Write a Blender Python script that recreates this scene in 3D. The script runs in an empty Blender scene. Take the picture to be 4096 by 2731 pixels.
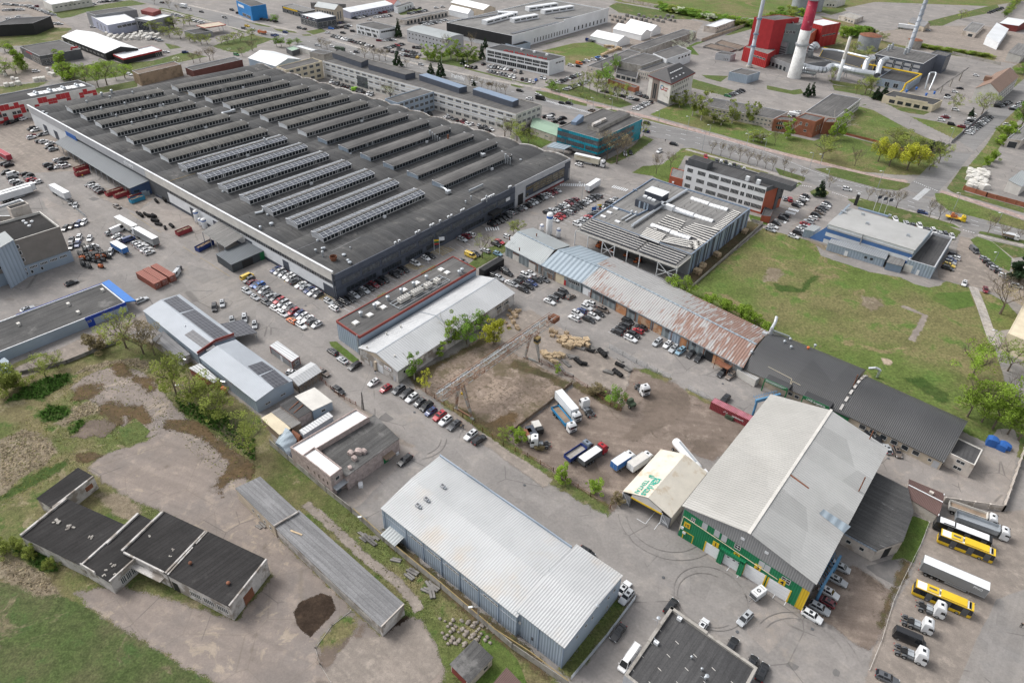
import bpy,random
from math import cos,sin,pi,sqrt,hypot,radians as rad
import numpy as np
from mathutils import Vector,Matrix
random.seed(7)
SC=bpy.context.scene
COL=SC.collection
norm,ar=np.linalg.norm,np.array
def new(name,data):
 o=bpy.data.objects.new(name,data);COL.objects.link(o);return o
IMG_W,IMG_H,FPX,PT_,ROLL,CAM_H=4096.0,2731.0,2828.5,rad(36.56),rad(1.9104),140.0
_f=ar([0,cos(PT_),-sin(PT_)]);_x=ar([1.,0,0]);_u=np.cross(_x,_f)
CX=_x*cos(ROLL)+_u*sin(ROLL);CY=-_x*sin(ROLL)+_u*cos(ROLL)
cam=bpy.data.cameras.new('camera');cam_ob=new('camera',cam)
cam.sensor_width=36;cam.lens=FPX/IMG_W*36;cam.clip_start=1;cam.clip_end=6000
cam_ob.matrix_world=Matrix([[CX[i],CY[i],-_f[i],(0,0,CAM_H)[i]]for i in range(3)]+[[0,0,0,1]])
SC.camera=cam_ob
# sky, sun, exposure
SUN_EL,SUN_AZ=rad(48),rad(-62)
w=bpy.data.worlds.new('World');SC.world=w;w.use_nodes=True
nt=w.node_tree;nt.nodes.clear()
sky=nt.nodes.new('ShaderNodeTexSky');sky.sky_type='NISHITA';sky.sun_disc=False
sky.sun_elevation=SUN_EL;sky.sun_rotation=SUN_AZ;sky.air_density=1.0;sky.dust_density=4.0;sky.altitude=140
hs=nt.nodes.new('ShaderNodeHueSaturation');hs.inputs['Saturation'].default_value=.22
bg=nt.nodes.new('ShaderNodeBackground');bg.inputs[1].default_value=.15
wo=nt.nodes.new('ShaderNodeOutputWorld')
nt.links.new(sky.outputs[0],hs.inputs['Color']);nt.links.new(hs.outputs[0],bg.inputs[0]);nt.links.new(bg.outputs[0],wo.inputs[0])
sun=bpy.data.lights.new('sun','SUN');sun.energy=1.4;sun.angle=rad(22);sun.color=(1,.965,.92)
sun_ob=new('sun',sun)
sd_=Vector((sin(SUN_AZ)*cos(SUN_EL),cos(SUN_AZ)*cos(SUN_EL),sin(SUN_EL)))
sun_ob.rotation_euler=sd_.to_track_quat('Z','Y').to_euler()
SC.view_settings.view_transform='Standard';SC.view_settings.look='None';SC.view_settings.gamma=1
SC.view_settings.exposure=0.42
SC.cycles.max_bounces=4;SC.cycles.diffuse_bounces=2;SC.cycles.glossy_bounces=2;SC.cycles.transparent_max_bounces=12
SC.cycles.caustics_reflective=False;SC.cycles.caustics_refractive=False
# survey: points read off the photograph -> metres on the site
def ray(px,py):
 return(px-IMG_W/2)/FPX*CX-(py-IMG_H/2)/FPX*CY+_f
def src(n,x,y):
 if n<0:return x*1.74150,y*1.74150
 return 1024*(n%4)+x/2.296,(0,683,1366,2048)[n//4]+y/2.296
def t(n,x,y,z=0.0):
 d=ray(*src(n,x,y));k=(z-CAM_H)/d[2]
 return ar([d[0]*k,d[1]*k])
def ts(n,*c,z=0.0):return[t(n,c[i],c[i+1],z)for i in range(0,len(c),2)]
def proj(p):
 q=ar([p[0],p[1],p[2]-CAM_H]);z=q@_f
 return IMG_W/2+FPX*(q@CX)/z,IMG_H/2-FPX*(q@CY)/z
def hgt(n,bx,by,ty):
 b=t(n,bx,by);y=src(n,bx,ty)[1];lo,hi=0.,120.
 for _ in range(40):
  m=(lo+hi)/2
  if proj((b[0],b[1],m))[1]>y:lo=m
  else:hi=m
 return lo
def mpp(n,x,y):
 p=t(n,x,y);q=proj((p[0],p[1],0));r=proj((p[0]+1,p[1],0))
 return(1.7415 if n<0 else 1/2.296)/hypot(r[0]-q[0],r[1]-q[1])
AA,BA=rad(90-129.34),rad(90-37.98)
# mesh builder
class MB:
 def __init__(s,mat=None):s.v=[];s.f=[];s.m=[];s.mats=[];s.cur=0;s.smooth=False;mat and s.mat(mat)
 def mat(s,m):
  if isinstance(m,str):m=MAT[m]
  if m not in s.mats:s.mats.append(m)
  s.cur=s.mats.index(m);return s
 def face(s,*ps):
  b=len(s.v);s.v+=[tuple(p)for p in ps];s.f.append(tuple(range(b,b+len(ps))));s.m.append(s.cur)
 def box(s,o,a,b,c):
  o,a,b,c=(ar(k,float)for k in(o,a,b,c));n=len(s.v)
  s.v+=[tuple(o),tuple(o+a),tuple(o+a+b),tuple(o+b),tuple(o+c),tuple(o+a+c),tuple(o+a+b+c),tuple(o+b+c)]
  for q in((3,2,1,0),(4,5,6,7),(0,1,5,4),(1,2,6,5),(2,3,7,6),(3,0,4,7)):
   s.f.append(tuple(n+k for k in q));s.m.append(s.cur)
 def cbox(s,c,sx,sy,sz,ang=0):
  ca,sa=cos(ang),sin(ang);a=ar([ca*sx,sa*sx,0]);b=ar([-sa*sy,ca*sy,0])
  s.box(ar(c)-a/2-b/2,a,b,(0,0,sz))
 def pz_(s,poly,z0,z1,top=True,bot=False):
  n=len(poly);b=len(s.v);Z0=z0 if hasattr(z0,'__len__')else[z0]*n;Z1=z1 if hasattr(z1,'__len__')else[z1]*n
  s.v+=[(p[0],p[1],z)for p,z in zip(poly,Z0)]+[(p[0],p[1],z)for p,z in zip(poly,Z1)]
  for i in range(n):
   j=(i+1)%n;s.f.append((b+i,b+j,b+n+j,b+n+i));s.m.append(s.cur)
  if top:s.f.append(tuple(b+n+i for i in range(n)));s.m.append(s.cur)
  if bot:s.f.append(tuple(b+n-1-i for i in range(n)));s.m.append(s.cur)
 def tube(s,p,q,r0,r1=None,n=8,cap=True):
  p,q=ar(p,float),ar(q,float);r1=r0 if r1 is None else r1
  d=q-p;L=norm(d)
  if L<1e-6:return
  d/=L;k=ar([0,0,1.])if abs(d[2])<.9 else ar([1.,0,0]);a=np.cross(d,k);a/=norm(a);c=np.cross(d,a)
  b=len(s.v)
  for pt,r in((p,r0),(q,r1)):
   for i in range(n):
    g=2*pi*i/n;s.v.append(tuple(pt+r*(cos(g)*a+sin(g)*c)))
  for i in range(n):
   j=(i+1)%n;s.f.append((b+i,b+j,b+n+j,b+n+i));s.m.append(s.cur)
  if cap:
   s.f.append(tuple(b+n-1-i for i in range(n)));s.m.append(s.cur);s.f.append(tuple(b+n+i for i in range(n)));s.m.append(s.cur)
 def path(s,pts,r,n=8):
  for a,b in zip(pts,pts[1:]):s.tube(a,b,r,n=n)
 def lt(s,c,prof,n=24,cap=True):
  b=len(s.v)
  for r,z in prof:
   for i in range(n):g=2*pi*i/n;s.v.append((c[0]+r*cos(g),c[1]+r*sin(g),c[2]+z))
  for k in range(len(prof)-1):
   for i in range(n):
    j=(i+1)%n;s.f.append((b+k*n+i,b+k*n+j,b+(k+1)*n+j,b+(k+1)*n+i));s.m.append(s.cur)
  if cap:s.f.append(tuple(b+(len(prof)-1)*n+i for i in range(n)));s.m.append(s.cur)
 def bar(s,p,q,w_,h_):
  p,q=ar(p,float),ar(q,float);d=q-p;L=norm(d)
  if L<1e-6:return
  d/=L;k=ar([0,0,1.])if abs(d[2])<.95 else ar([1.,0,0]);a=np.cross(d,k);a/=norm(a);c=np.cross(a,d)
  s.box(p-a*w_/2-c*h_/2,a*w_,d*L,c*h_)
 def loft(s,secs,close=True,cap=True):
  n=len(secs[0]);b=len(s.v)
  for r in secs:s.v+=[tuple(p)for p in r]
  for k in range(len(secs)-1):
   for i in range(n if close else n-1):
    j=(i+1)%n;s.f.append((b+k*n+i,b+k*n+j,b+(k+1)*n+j,b+(k+1)*n+i));s.m.append(s.cur)
  if cap:
   s.f.append(tuple(b+n-1-i for i in range(n)));s.m.append(s.cur);e=b+(len(secs)-1)*n;s.f.append(tuple(e+i for i in range(n)));s.m.append(s.cur)
 def mesh(s,name,org=(0,0,0)):
  me=bpy.data.meshes.new(name);ox,oy,oz=org
  me.from_pydata([(x-ox,y-oy,z-oz)for x,y,z in s.v],[],s.f)
  for m in s.mats:me.materials.append(m)
  if len(s.mats)>1:me.polygons.foreach_set('material_index',s.m)
  if s.smooth:me.polygons.foreach_set('use_smooth',[True]*len(s.f))
  return me
 def bd(s,name,parent=None,lL=None):
  org=RL.get(parent.name,(0,0,0))if parent else(0,0,0)
  o=new(name,s.mesh(name,org))
  if parent:o.parent=parent;RL[o.name]=org
  if lL:o['label']=lL
  return o
RL={}
def tag(o,lL,cat=None,group=None,kD=None):
 o['label']=lL
 if cat:o['category']=cat
 if group:o['group']=group
 if kD:o['kind']=kD
 return o
def tg(name,lL,cat,loc,group=None,rz=0):
 o=new(name,None);o.empty_display_size=.5
 o.location=(loc[0],loc[1],loc[2]if len(loc)>2 else 0);o.rotation_euler=(0,0,rz)
 RL[o.name]=tuple(o.location)if rz==0 else(0,0,0)
 return tag(o,lL,cat,group)
def dup(rO,loc,rz,lL=None,group=None,scale=None,color=None):
 r=rO.copy();COL.objects.link(r);r.location=loc if len(loc)>2 else(loc[0],loc[1],0);r.rotation_euler=(0,0,rz)
 if scale:r.scale=scale
 if lL:r['label']=lL
 if group:r['group']=group
 if color:r.color=color
 for ch in list(rO.children):
  c=ch.copy();COL.objects.link(c);c.parent=r
  if color:c.color=color
  for g in list(ch.children):
   e=g.copy();COL.objects.link(e);e.parent=c
   if color:e.color=color
 return r
MAT={}
class NG:
 def __init__(s,name):
  m=bpy.data.materials.new(name);m.use_nodes=True;s.m=m;s.t=m.node_tree;s.t.nodes.clear()
  s.out=s.n('ShaderNodeOutputMaterial');s.b=s.n('ShaderNodeBsdfPrincipled');s.t.links.new(s.b.outputs[0],s.out.inputs[0])
  s._pos=None;MAT[name]=m
 def n(s,typ,**kw):
  k=s.t.nodes.new(typ)
  for a,b in kw.items():setattr(k,a,b)
  return k
 def set(s,sock,v):
  if isinstance(v,bpy.types.NodeSocket):s.t.links.new(v,sock)
  elif v is not None:
   if sock.type=='RGBA' and hasattr(v,'__len__')and len(v)==3:v=(*v,1)
   if sock.type=='VECTOR' and not hasattr(v,'__len__'):v=(v,v,v)
   sock.default_value=v
 def pos(s):
  if s._pos is None:s._pos=s.n('ShaderNodeNewGeometry').outputs['Position']
  return s._pos
 def math(s,op,a,b=None,c=None):
  k=s.n('ShaderNodeMath',operation=op);s.set(k.inputs[0],a)
  if b is not None:s.set(k.inputs[1],b)
  if c is not None:s.set(k.inputs[2],c)
  return k.outputs[0]
 def rot(s,ang,sx=1,sy=1,sz=1):
  k=s.n('ShaderNodeMapping',vector_type='TEXTURE');s.set(k.inputs[0],s.pos());k.inputs['Rotation'].default_value=(0,0,ang);k.inputs['Scale'].default_value=(sx,sy,sz)
  return k.outputs[0]
 def nz(s,scale,detail=4,rough=.55,vec=None,dist=0):
  k=s.n('ShaderNodeTexNoise');s.set(k.inputs['Vector'],vec or s.pos());k.inputs['Scale'].default_value=scale
  k.inputs['Detail'].default_value=detail;k.inputs['Roughness'].default_value=rough;k.inputs['Distortion'].default_value=dist
  return k.outputs[0]
 def step(s,v,a,b,lo=0.,hi=1.):
  k=s.n('ShaderNodeMapRange',interpolation_type='SMOOTHSTEP');s.set(k.inputs[0],v)
  for i,q in enumerate((a,b,lo,hi)):k.inputs[i+1].default_value=q
  return k.outputs[0]
 def mix(s,f,a,b):
  k=s.n('ShaderNodeMix',data_type='RGBA');s.set(k.inputs[0],f);s.set(k.inputs[6],a);s.set(k.inputs[7],b);return k.outputs[2]
 def mul(s,col,f):
  k=s.n('ShaderNodeVectorMath',operation='SCALE');s.set(k.inputs[0],col);s.set(k.inputs['Scale'],f);return k.outputs[0]
 def sep(s,v,i):k=s.n('ShaderNodeSeparateXYZ');s.set(k.inputs[0],v);return k.outputs[i]
 def voro(s,scale,feat='F1',vec=None,rnd=1.,out='Distance'):
  k=s.n('ShaderNodeTexVoronoi',feature=feat);s.set(k.inputs['Vector'],vec or s.pos());k.inputs['Scale'].default_value=scale;k.inputs['Randomness'].default_value=rnd
  return k.outputs[out]
 def attr(s,name,out='Fac'):return s.n('ShaderNodeAttribute',attribute_name=name).outputs[out]
 def bmp(s,h,dist=.1,strength=1.):
  k=s.n('ShaderNodeBump');k.inputs['Distance'].default_value=dist;k.inputs['Strength'].default_value=strength;s.set(k.inputs['Height'],h);s.set(s.b.inputs['Normal'],k.outputs[0])
 def fin(s,col,rough=.8,spec=.3,metal=0.,alpha=None):
  s.set(s.b.inputs['Base Color'],col);s.set(s.b.inputs['Roughness'],rough);s.set(s.b.inputs['Specular IOR Level'],spec);s.set(s.b.inputs['Metallic'],metal)
  if alpha is not None:s.set(s.b.inputs['Alpha'],alpha)
  return s.m
def M(name,col,rough=.75,var=.12,spec=.3,metal=0.,sc=.35,dT=None,dA=.0,rib=None,stk=None):
 """painted or plain surface: col with large and fine tone variation; rib=(angle, pitch, tone); dirt = second colour in blotches; streak=(angle, colour, amount, along, across)"""
 if name in MAT:return MAT[name]
 g=NG(name);c=g.n('ShaderNodeRGB').outputs[0];c.default_value=(*col,1)
 a=g.nz(sc,5);b=g.nz(sc*9,3)
 f=g.math('ADD',g.step(a,.3,.7,1-var,1+var),g.step(b,.3,.7,-var*.5,var*.5))
 c=g.mul(c,f)
 if dT:c=g.mix(g.step(g.nz(sc*.8,8,.65),.62-dA*.3,.75-dA*.3,0,1),c,dT)
 if stk:
  an,sc2,amt,lx,ly=stk
  c=g.mix(g.step(g.nz(1,6,.6,g.rot(an,lx,ly,ly)),.66-amt*.3,.72-amt*.15,0,.9),c,sc2)
 if rib:
  an,pitch,tone=rib
  u=g.math('SINE',g.math('MULTIPLY',g.sep(g.rot(an),0),2*pi/pitch))
  c=g.mul(c,g.step(u,.3,1,1,1-tone));g.bmp(u,pitch*.12,.6)
 return g.fin(c,rough,spec,metal)
def gmat(name,cols,sc=.06,rough=.92,bmp=0.,edge=None,crk=None,pch=None,tks=None,dark=None):
 """cols = [base, second, third] blended by noise; edge=(noise scale, metres of raggedness) uses the sheet's 'sd' attribute as its outline"""
 g=NG(name)
 n1=g.nz(sc,8,.6);n2=g.nz(sc*5,6,.65);n3=g.nz(sc*60,3,.6)
 c=g.mix(g.step(n1,.42,.6),cols[0],cols[1])
 if len(cols)>2:c=g.mix(g.step(n2,.52,.66),c,cols[2])
 if len(cols)>3:c=g.mix(g.step(g.nz(sc*2.3,9,.7,dist=1.2),.56,.63),c,cols[3])
 v_={'asph':.08,'road':.07,'conc':.08,'dirt':.12}.get(name[:4],.3);c=g.mul(c,g.step(n3,.25,.75,1-v_,1+v_));c=g.mul(c,g.step(n2,.3,.7,1-v_*.6,1+v_*.6));c=g.mul(c,g.step(g.nz(.7,8,.75),.3,.7,1-v_*.8,1+v_*.8))
 if pch:
  an,size,amt=pch;k=g.voro(1,'F1',g.rot(an,size,size*.6,50),.55,'Color')
  c=g.mul(c,g.step(g.sep(k,0),.1,.9,1-amt,1+amt))
 if tks:
  an,amt=tks;c=g.mul(c,g.step(g.nz(1,5,.6,g.rot(an,40,2.2,2.2),.6),.35,.65,1-amt,1+amt))
 if dark:c=g.mix(g.step(g.nz(dark[1],7,.6),dark[2],dark[2]+.1,0,.8),c,dark[0])
 if name[:4]in('asph','conc'):
  k=g.math('MULTIPLY',g.step(g.voro(.075,'DISTANCE_TO_EDGE'),.004,.012,1,0),g.step(g.nz(.06,5),.5,.56));c=g.mix(g.math('MULTIPLY',k,.5),c,(.09,.085,.08));c=g.mix(g.step(g.nz(.9,6,.7),.66,.74,0,.55),c,(.11,.105,.1));c=g.mix(g.step(g.nz(.055,9,.72),.58,.7,0,.55),c,(.34,.295,.25))
 if crk:
  d=g.voro(crk[0],'DISTANCE_TO_EDGE')
  c=g.mix(g.step(d,0,crk[1],crk[2],0),c,crk[3])
 al=None
 if edge:
  e=g.math('ADD',g.attr('sd'),g.math('MULTIPLY',g.math('SUBTRACT',g.nz(edge[0],7,.65),.5),edge[1]*2.6));so=min(edge[1]*.9,2.2);al=g.math('GREATER_THAN',g.math('ADD',e,g.math('MULTIPLY',g.math('SUBTRACT',g.nz(5,4,.7),.5),so*3)),0)
 if bmp:g.bmp(g.math('ADD',n2,g.math('MULTIPLY',n3,.6)),bmp,1)
 return g.fin(c,rough,.2,0,al)
ASPH,ASPH2=(.262,.244,.231),(.24,.226,.216)
gmat('asphalt',[ASPH,ASPH2,(.288,.265,.246)],.03,pch=(AA,9,.05),tks=(AA,.04),dark=((.15,.14,.135),.11,.63))
gmat('asphalt_dark',[(.172,.17,.17),(.20,.195,.19)],.05,pch=(AA,12,.06),tks=(AA,.06),edge=(.3,.05))
gmat('asphalt_lot',[(.235,.222,.212),(.262,.243,.226),(.215,.205,.197)],.04,pch=(AA,7,.06),tks=(BA,.06),edge=(.3,.3))
gmat('asphalt_patch',[(.16,.155,.15),(.18,.17,.165)],.3,edge=(.6,.15))
gmat('road_grey',[(.21,.206,.204),(.235,.228,.222)],.02,tks=(rad(-14),.10),edge=(.2,.02))
gmat('pink_path',[(.36,.27,.245),(.38,.30,.27)],.1,edge=(.2,.02))
gmat('path_grey',[(.38,.35,.32),(.33,.31,.29)],.1,edge=(.3,.08))
gmat('grass',[(.088,.122,.036),(.112,.13,.046),(.064,.1,.028),(.17,.148,.08)],.05,bmp=.25,edge=(.5,.35))
gmat('grass_old',[(.07,.1,.032),(.11,.108,.055),(.05,.08,.025),(.15,.132,.08)],.035,bmp=.3,edge=(.4,.8))
gmat('grass_fresh',[(.085,.138,.03),(.108,.145,.04),(.066,.11,.026)],.06,bmp=.22,edge=(.5,.25))
gmat('grass_field',[(.108,.148,.038),(.165,.155,.068),(.08,.128,.03),(.2,.17,.085)],.022,bmp=.25,edge=(.5,.6))
gmat('grass_rough',[(.108,.13,.042),(.19,.165,.085),(.066,.102,.026),(.23,.2,.12)],.04,bmp=.45,edge=(.35,1.6))
gmat('grass_dry',[(.26,.215,.155),(.20,.165,.115),(.135,.125,.075),(.30,.255,.19)],.08,bmp=.4,edge=(.35,2.0))
gmat('weeds_green',[(.062,.115,.024),(.09,.135,.034),(.045,.085,.02)],.15,bmp=.6,edge=(.3,2.2))
gmat('moss_dark',[(.085,.075,.04),(.115,.085,.05),(.07,.075,.03)],.15,bmp=.12,edge=(.35,1.7))
gmat('puddle_moss',[(.115,.078,.042),(.09,.066,.038)],.2,edge=(.22,3.0))
gmat('dirt',[(.218,.176,.148),(.182,.146,.122),(.255,.21,.175),(.138,.11,.09)],.05,tks=(AA+.5,.10),bmp=.1,edge=(.3,1.2))
gmat('dirt_track',[(.272,.236,.207),(.24,.21,.185),(.305,.265,.23)],.08,tks=(AA,.08),bmp=.08,edge=(.4,.8))
gmat('dirt_dark',[(.15,.12,.098),(.185,.148,.122)],.12,bmp=.15,edge=(.18,3.5))
gmat('soil',[(.05,.034,.024),(.07,.048,.034)],.3,bmp=.3,edge=(.5,.5))
gmat('concrete_old',[(.25,.212,.188),(.222,.194,.177),(.285,.24,.207),(.335,.282,.23)],.045,dark=((.15,.126,.107),.12,.6),crk=(.07,.01,.35,(.15,.13,.10)),tks=(AA+.3,.06),edge=(.3,1.4))
gmat('concrete_yard',[(.3,.27,.248),(.275,.252,.236),(.33,.292,.26)],.05,pch=(AA,6,.06),crk=(.1,.01,.25,(.17,.15,.13)),edge=(.3,.5))
gmat('sand',[(.42,.34,.26),(.36,.29,.22)],.2,edge=(.3,1.))
def slab_mat():
 g=NG('plot_slabs');v=g.rot(BA,6,3,50)
 k=g.n('ShaderNodeTexBrick');g.set(k.inputs['Vector'],v);k.inputs['Scale'].default_value=1;k.inputs['Mortar Size'].default_value=.02;k.inputs['Brick Width'].default_value=1;k.inputs['Row Height'].default_value=1
 k.inputs['Color1'].default_value=(.33,.262,.21,1);k.inputs['Color2'].default_value=(.275,.218,.178,1);k.inputs['Mortar'].default_value=(.14,.112,.08,1)
 c=k.outputs[0];n=g.nz(.12,9,.68);m=g.nz(.9,8,.7)
 c=g.mix(g.step(n,.42,.56),c,(.21,.165,.132));c=g.mix(g.step(m,.5,.6),c,(.14,.112,.086))
 c=g.mix(g.step(g.nz(.25,8,.7,dist=1),.56,.66),c,(.36,.295,.245))
 c=g.mix(g.step(g.nz(.09,9,.78),.5,.62,0,.85),c,(.12,.1,.06))
 al=g.math('GREATER_THAN',g.math('ADD',g.attr('sd'),g.math('MULTIPLY',g.math('SUBTRACT',g.nz(.5,9,.75),.5),5)),0)
 g.bmp(m,.08);g.fin(c,.92,.2,0,al)
slab_mat()
# building materials
WHITE=(.72,.74,.76)
M('white',WHITE,.6,.05);M('white_clean',(.8,.81,.82),.5,.03);M('off_white',(.62,.6,.56),.75,.08);M('cream',(.66,.58,.43),.75,.08)
M('pale_grey',(.44,.45,.47),.65,.06);M('mid_grey',(.27,.275,.285),.65,.07);M('dark_grey',(.1,.105,.112),.6,.1);M('navy',(.07,.08,.102),.55,.08);M('navy_wall',(.088,.1,.128),.6,.08)
M('black',(.028,.029,.031),.5,.1);M('black_panel',(.03,.031,.034),.5,.12,rib=(AA,.6,.25));M('steel',(.48,.5,.52),.35,.06,.5,.55);M('galv',(.42,.45,.48),.4,.1,.5,.4)
M('ductsteel',(.62,.65,.68),.3,.05,.5,.6);M('red',(.42,.035,.04),.55,.08);M('red_dark',(.21,.05,.045),.6,.12);M('red_trim',(.24,.055,.045),.6,.1);M('orange',(.62,.17,.06),.6,.08)
M('blue',(.035,.13,.42),.55,.08);M('blue_roof',(.03,.17,.52),.5,.06);M('royal',(.02,.06,.35),.5,.08);M('steel_blue',(.2,.26,.35),.55,.06);M('crane_blue',(.1,.25,.42),.5,.15)
M('yellow',(.72,.48,.03),.5,.06);M('green_sign',(.02,.16,.06),.5,.06);M('teal',(.015,.25,.32),.4,.15,.5)
M('brick_red',(.3,.115,.07),.85,.12,dT=(.4,.2,.13),dA=.2);M('orange_wall',(.4,.11,.062),.8,.06)
M('concrete',(.36,.34,.31),.85,.14,dT=(.24,.22,.2),dA=.4);M('concrete_dark',(.22,.21,.2),.85,.18,dT=(.13,.125,.12),dA=.5);M('plaster',(.55,.5,.45),.85,.12,dT=(.36,.31,.26),dA=.4)
M('plaster_dirty',(.53,.51,.49),.85,.16,dT=(.28,.25,.22),dA=.55);M('pink_block',(.44,.36,.335),.85,.16,sc=1.2,dT=(.33,.27,.25),dA=.5);M('beige',(.5,.43,.34),.8,.1,dT=(.36,.3,.23),dA=.3);M('tan_brick',(.3,.22,.15),.85,.12,dT=(.2,.15,.1),dA=.4)
M('rust',(.2,.085,.05),.8,.25);M('rust_orange',(.42,.2,.1),.8,.25,dT=(.5,.36,.25),dA=.5);M('wood',(.52,.4,.26),.8,.25,sc=1.5);M('wood_old',(.25,.19,.14),.85,.2);M('tyre',(.018,.018,.019),.8,.1)
M('glass',(.03,.036,.042),.12,.15,.6,sc=.6);M('glass_grey',(.09,.1,.11),.15,.35,.6,sc=.8);M('glass_blue',(.1,.14,.19),.15,.3,.6,sc=.5);M('frame_white',(.68,.68,.67),.6,.04);M('frame_ochre',(.36,.27,.12),.6,.08)
M('solar',(.03,.032,.042),.25,.2,.5);M('solar_lantern',(.1,.11,.135),.3,.2,.5,sc=.7)
def grid_mat(name,base,line,an,px,py,lw,rough=.25,var=.15):
 g=NG(name);v=g.rot(an);c=g.mul(g.n('ShaderNodeRGB').outputs[0],g.step(g.nz(.5,3),.3,.7,1-var,1+var));g.t.nodes['RGB'].outputs[0].default_value=(*base,1)
 m=None
 for i,p in((0,px),(1,py)):
  k=g.math('PINGPONG',g.sep(v,i),p/2);k=g.step(k,lw*.4,lw*.6,1,0);m=k if m is None else g.math('MAXIMUM',m,k)
 g.fin(g.mix(m,c,line),rough,.5)
grid_mat('pv_panel',(.032,.034,.046),(.13,.135,.15),AA,1.75,1.1,.07)
grid_mat('pv_black',(.045,.047,.06),(.17,.175,.19),AA,1.75,1.1,.09)
grid_mat('teal_panel',(.012,.27,.36),(.006,.12,.17),BA,1.1,1.1,.14)
def btm(name,a,b,an,w_,seam=(.035,.035,.036),pch=(.2,.19,.18),pamt=.2,light=None):
 g=NG(name);v=g.rot(an);n=g.nz(.045,8,.62);st=g.nz(1,7,.65,g.rot(an,14,1.1,4))
 c=g.mix(g.step(n,.38,.62),a,b);c=g.mul(c,g.step(st,.3,.7,.8,1.2));c=g.mul(c,g.step(g.nz(3,3),.25,.75,.86,1.14))
 k=g.math('PINGPONG',g.sep(v,1),w_/2);c=g.mix(g.step(k,.02,.1,.5,0),c,seam)
 c=g.mix(g.step(g.nz(.09,9,.7),.66-pamt*.25,.74-pamt*.2,0,.8),c,pch)
 if light:c=g.mix(g.step(g.nz(1,9,.75,g.rot(an,9,2,4),.8),.6,.72,0,light[3]),c,light[:3])
 g.fin(c,.9,.2)
btm('bit_grey',(.105,.103,.102),(.142,.138,.135),BA,2.2)
btm('bit_factory',(.066,.067,.069),(.1,.099,.098),AA,1.4,pch=(.19,.183,.175),pamt=.3,light=(.2,.195,.19,.5));btm('bit_lantern',(.12,.118,.112),(.155,.15,.14),AA,1.1,pch=(.21,.2,.18),pamt=.3)
btm('bit_dark',(.06,.06,.062),(.085,.084,.085),BA,1.1,seam=(.05,.05,.051),pch=(.14,.135,.13),pamt=.1)
btm('bit_black',(.026,.025,.025),(.042,.04,.04),BA,1.0,seam=(.015,.015,.015),pch=(.085,.08,.078),pamt=.25)
btm('bit_warm',(.185,.182,.178),(.225,.22,.213),BA,2.4,pch=(.25,.24,.22))
btm('bit_worn',(.06,.06,.062),(.09,.09,.09),AA,1.2,pch=(.12,.12,.12),light=(.3,.3,.3,.75))
btm('bit_cloud',(.08,.08,.08),(.11,.108,.106),BA,1.2,pch=(.2,.195,.19),pamt=.45)
btm('slate',(.2,.2,.205),(.235,.235,.24),AA,1.6,seam=(.1,.1,.1),pch=(.29,.29,.295),pamt=.35)
btm('slate_b',(.195,.195,.2),(.23,.23,.235),AA,1.1,seam=(.09,.09,.09),pch=(.28,.28,.285),pamt=.35)
def mroof(name,col,an,pitch,tone=.16,rust=None,pnl=None,dT=None,var=.06):
 """ribbed sheet: ribs repeat along an; rust=(colour, amount) in streaks down the slope; panel=(width, tone) of sheets laid side by side"""
 g=NG(name);v=g.rot(an);c=g.n('ShaderNodeRGB').outputs[0];c.default_value=(*col,1)
 c=g.mul(c,g.step(g.nz(.12,6),.3,.7,1-var,1+var))
 if pnl:c=g.mul(c,g.step(g.sep(g.voro(1,'F1',g.rot(an,pnl[0],pnl[0]*2.2,99),.4,'Color'),0),0,1,1-pnl[1],1+pnl[1]))
 if dT:c=g.mix(g.step(g.nz(.07,8,.65),.5,.75,0,dT[3]),c,dT[:3])
 if rust:
  m=g.math('ADD',g.math('MULTIPLY',g.nz(.035,4),.8),g.math('MULTIPLY',g.nz(1,8,.7,g.rot(an,.7,5,5)),.9))
  c=g.mix(g.step(m,.98-rust[1]*.3,1.06-rust[1]*.3,0,.88),c,g.mix(g.nz(2,4),rust[0],tuple(q*1.5 for q in rust[0])))
 u=g.math('SINE',g.math('MULTIPLY',g.sep(v,0),2*pi/pitch))
 c=g.mul(c,g.step(u,.2,1,1,1-tone));g.bmp(u,pitch*.1,.5)
 g.fin(c,.5,.4,.12)
mroof('hall_roof_a',(.475,.485,.49),AA,.62,.06,dT=(.5,.42,.33,.6),pnl=(11,.03))
mroof('hall_wall',(.36,.43,.51),AA,.7,.22);mroof('hall_wall_b',(.33,.39,.47),BA,.7,.18)
mroof('sheet_cream',(.43,.42,.395),BA,.75,.11,pnl=(12,.06),dT=(.36,.34,.31,.4));mroof('sheet_grey',(.43,.43,.42),BA,.75,.13,pnl=(7,.13),dT=(.3,.29,.28,.4));mroof('sheet_front',(.31,.315,.32),AA,.55,.18)
mroof('sheet_green',(.012,.2,.085),AA,.55,.12);mroof('sheet_yellow',(.7,.48,.03),AA,.55,.1)
mroof('rusty_roof',(.39,.385,.38),AA,.9,.22,rust=((.2,.108,.078),.52));mroof('tin_roof',(.36,.385,.39),AA,.8,.1,pnl=(9,.04));mroof('tin_blue',(.3,.36,.41),AA,2.0,.06)
mroof('eternit',(.5,.51,.52),BA,.9,.1,pnl=(6,.03),dT=(.36,.37,.37,.5));mroof('solar_roof',(.37,.4,.44),AA,.6,.1);mroof('sports_roof',(.46,.46,.45),BA+.6,.9,.16,dT=(.33,.32,.3,.55))
mroof('dark_metal',(.06,.072,.085),AA,.8,.22);mroof('dark_metal_b',(.1,.115,.13),BA,.7,.3);mroof('arch_roof',(.072,.073,.076),AA,.5,.2,pnl=(9,.12));mroof('white_far',(.74,.76,.78),AA,1.2,.08);mroof('shed_panel',(.33,.4,.48),AA,1.1,.12)
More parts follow.
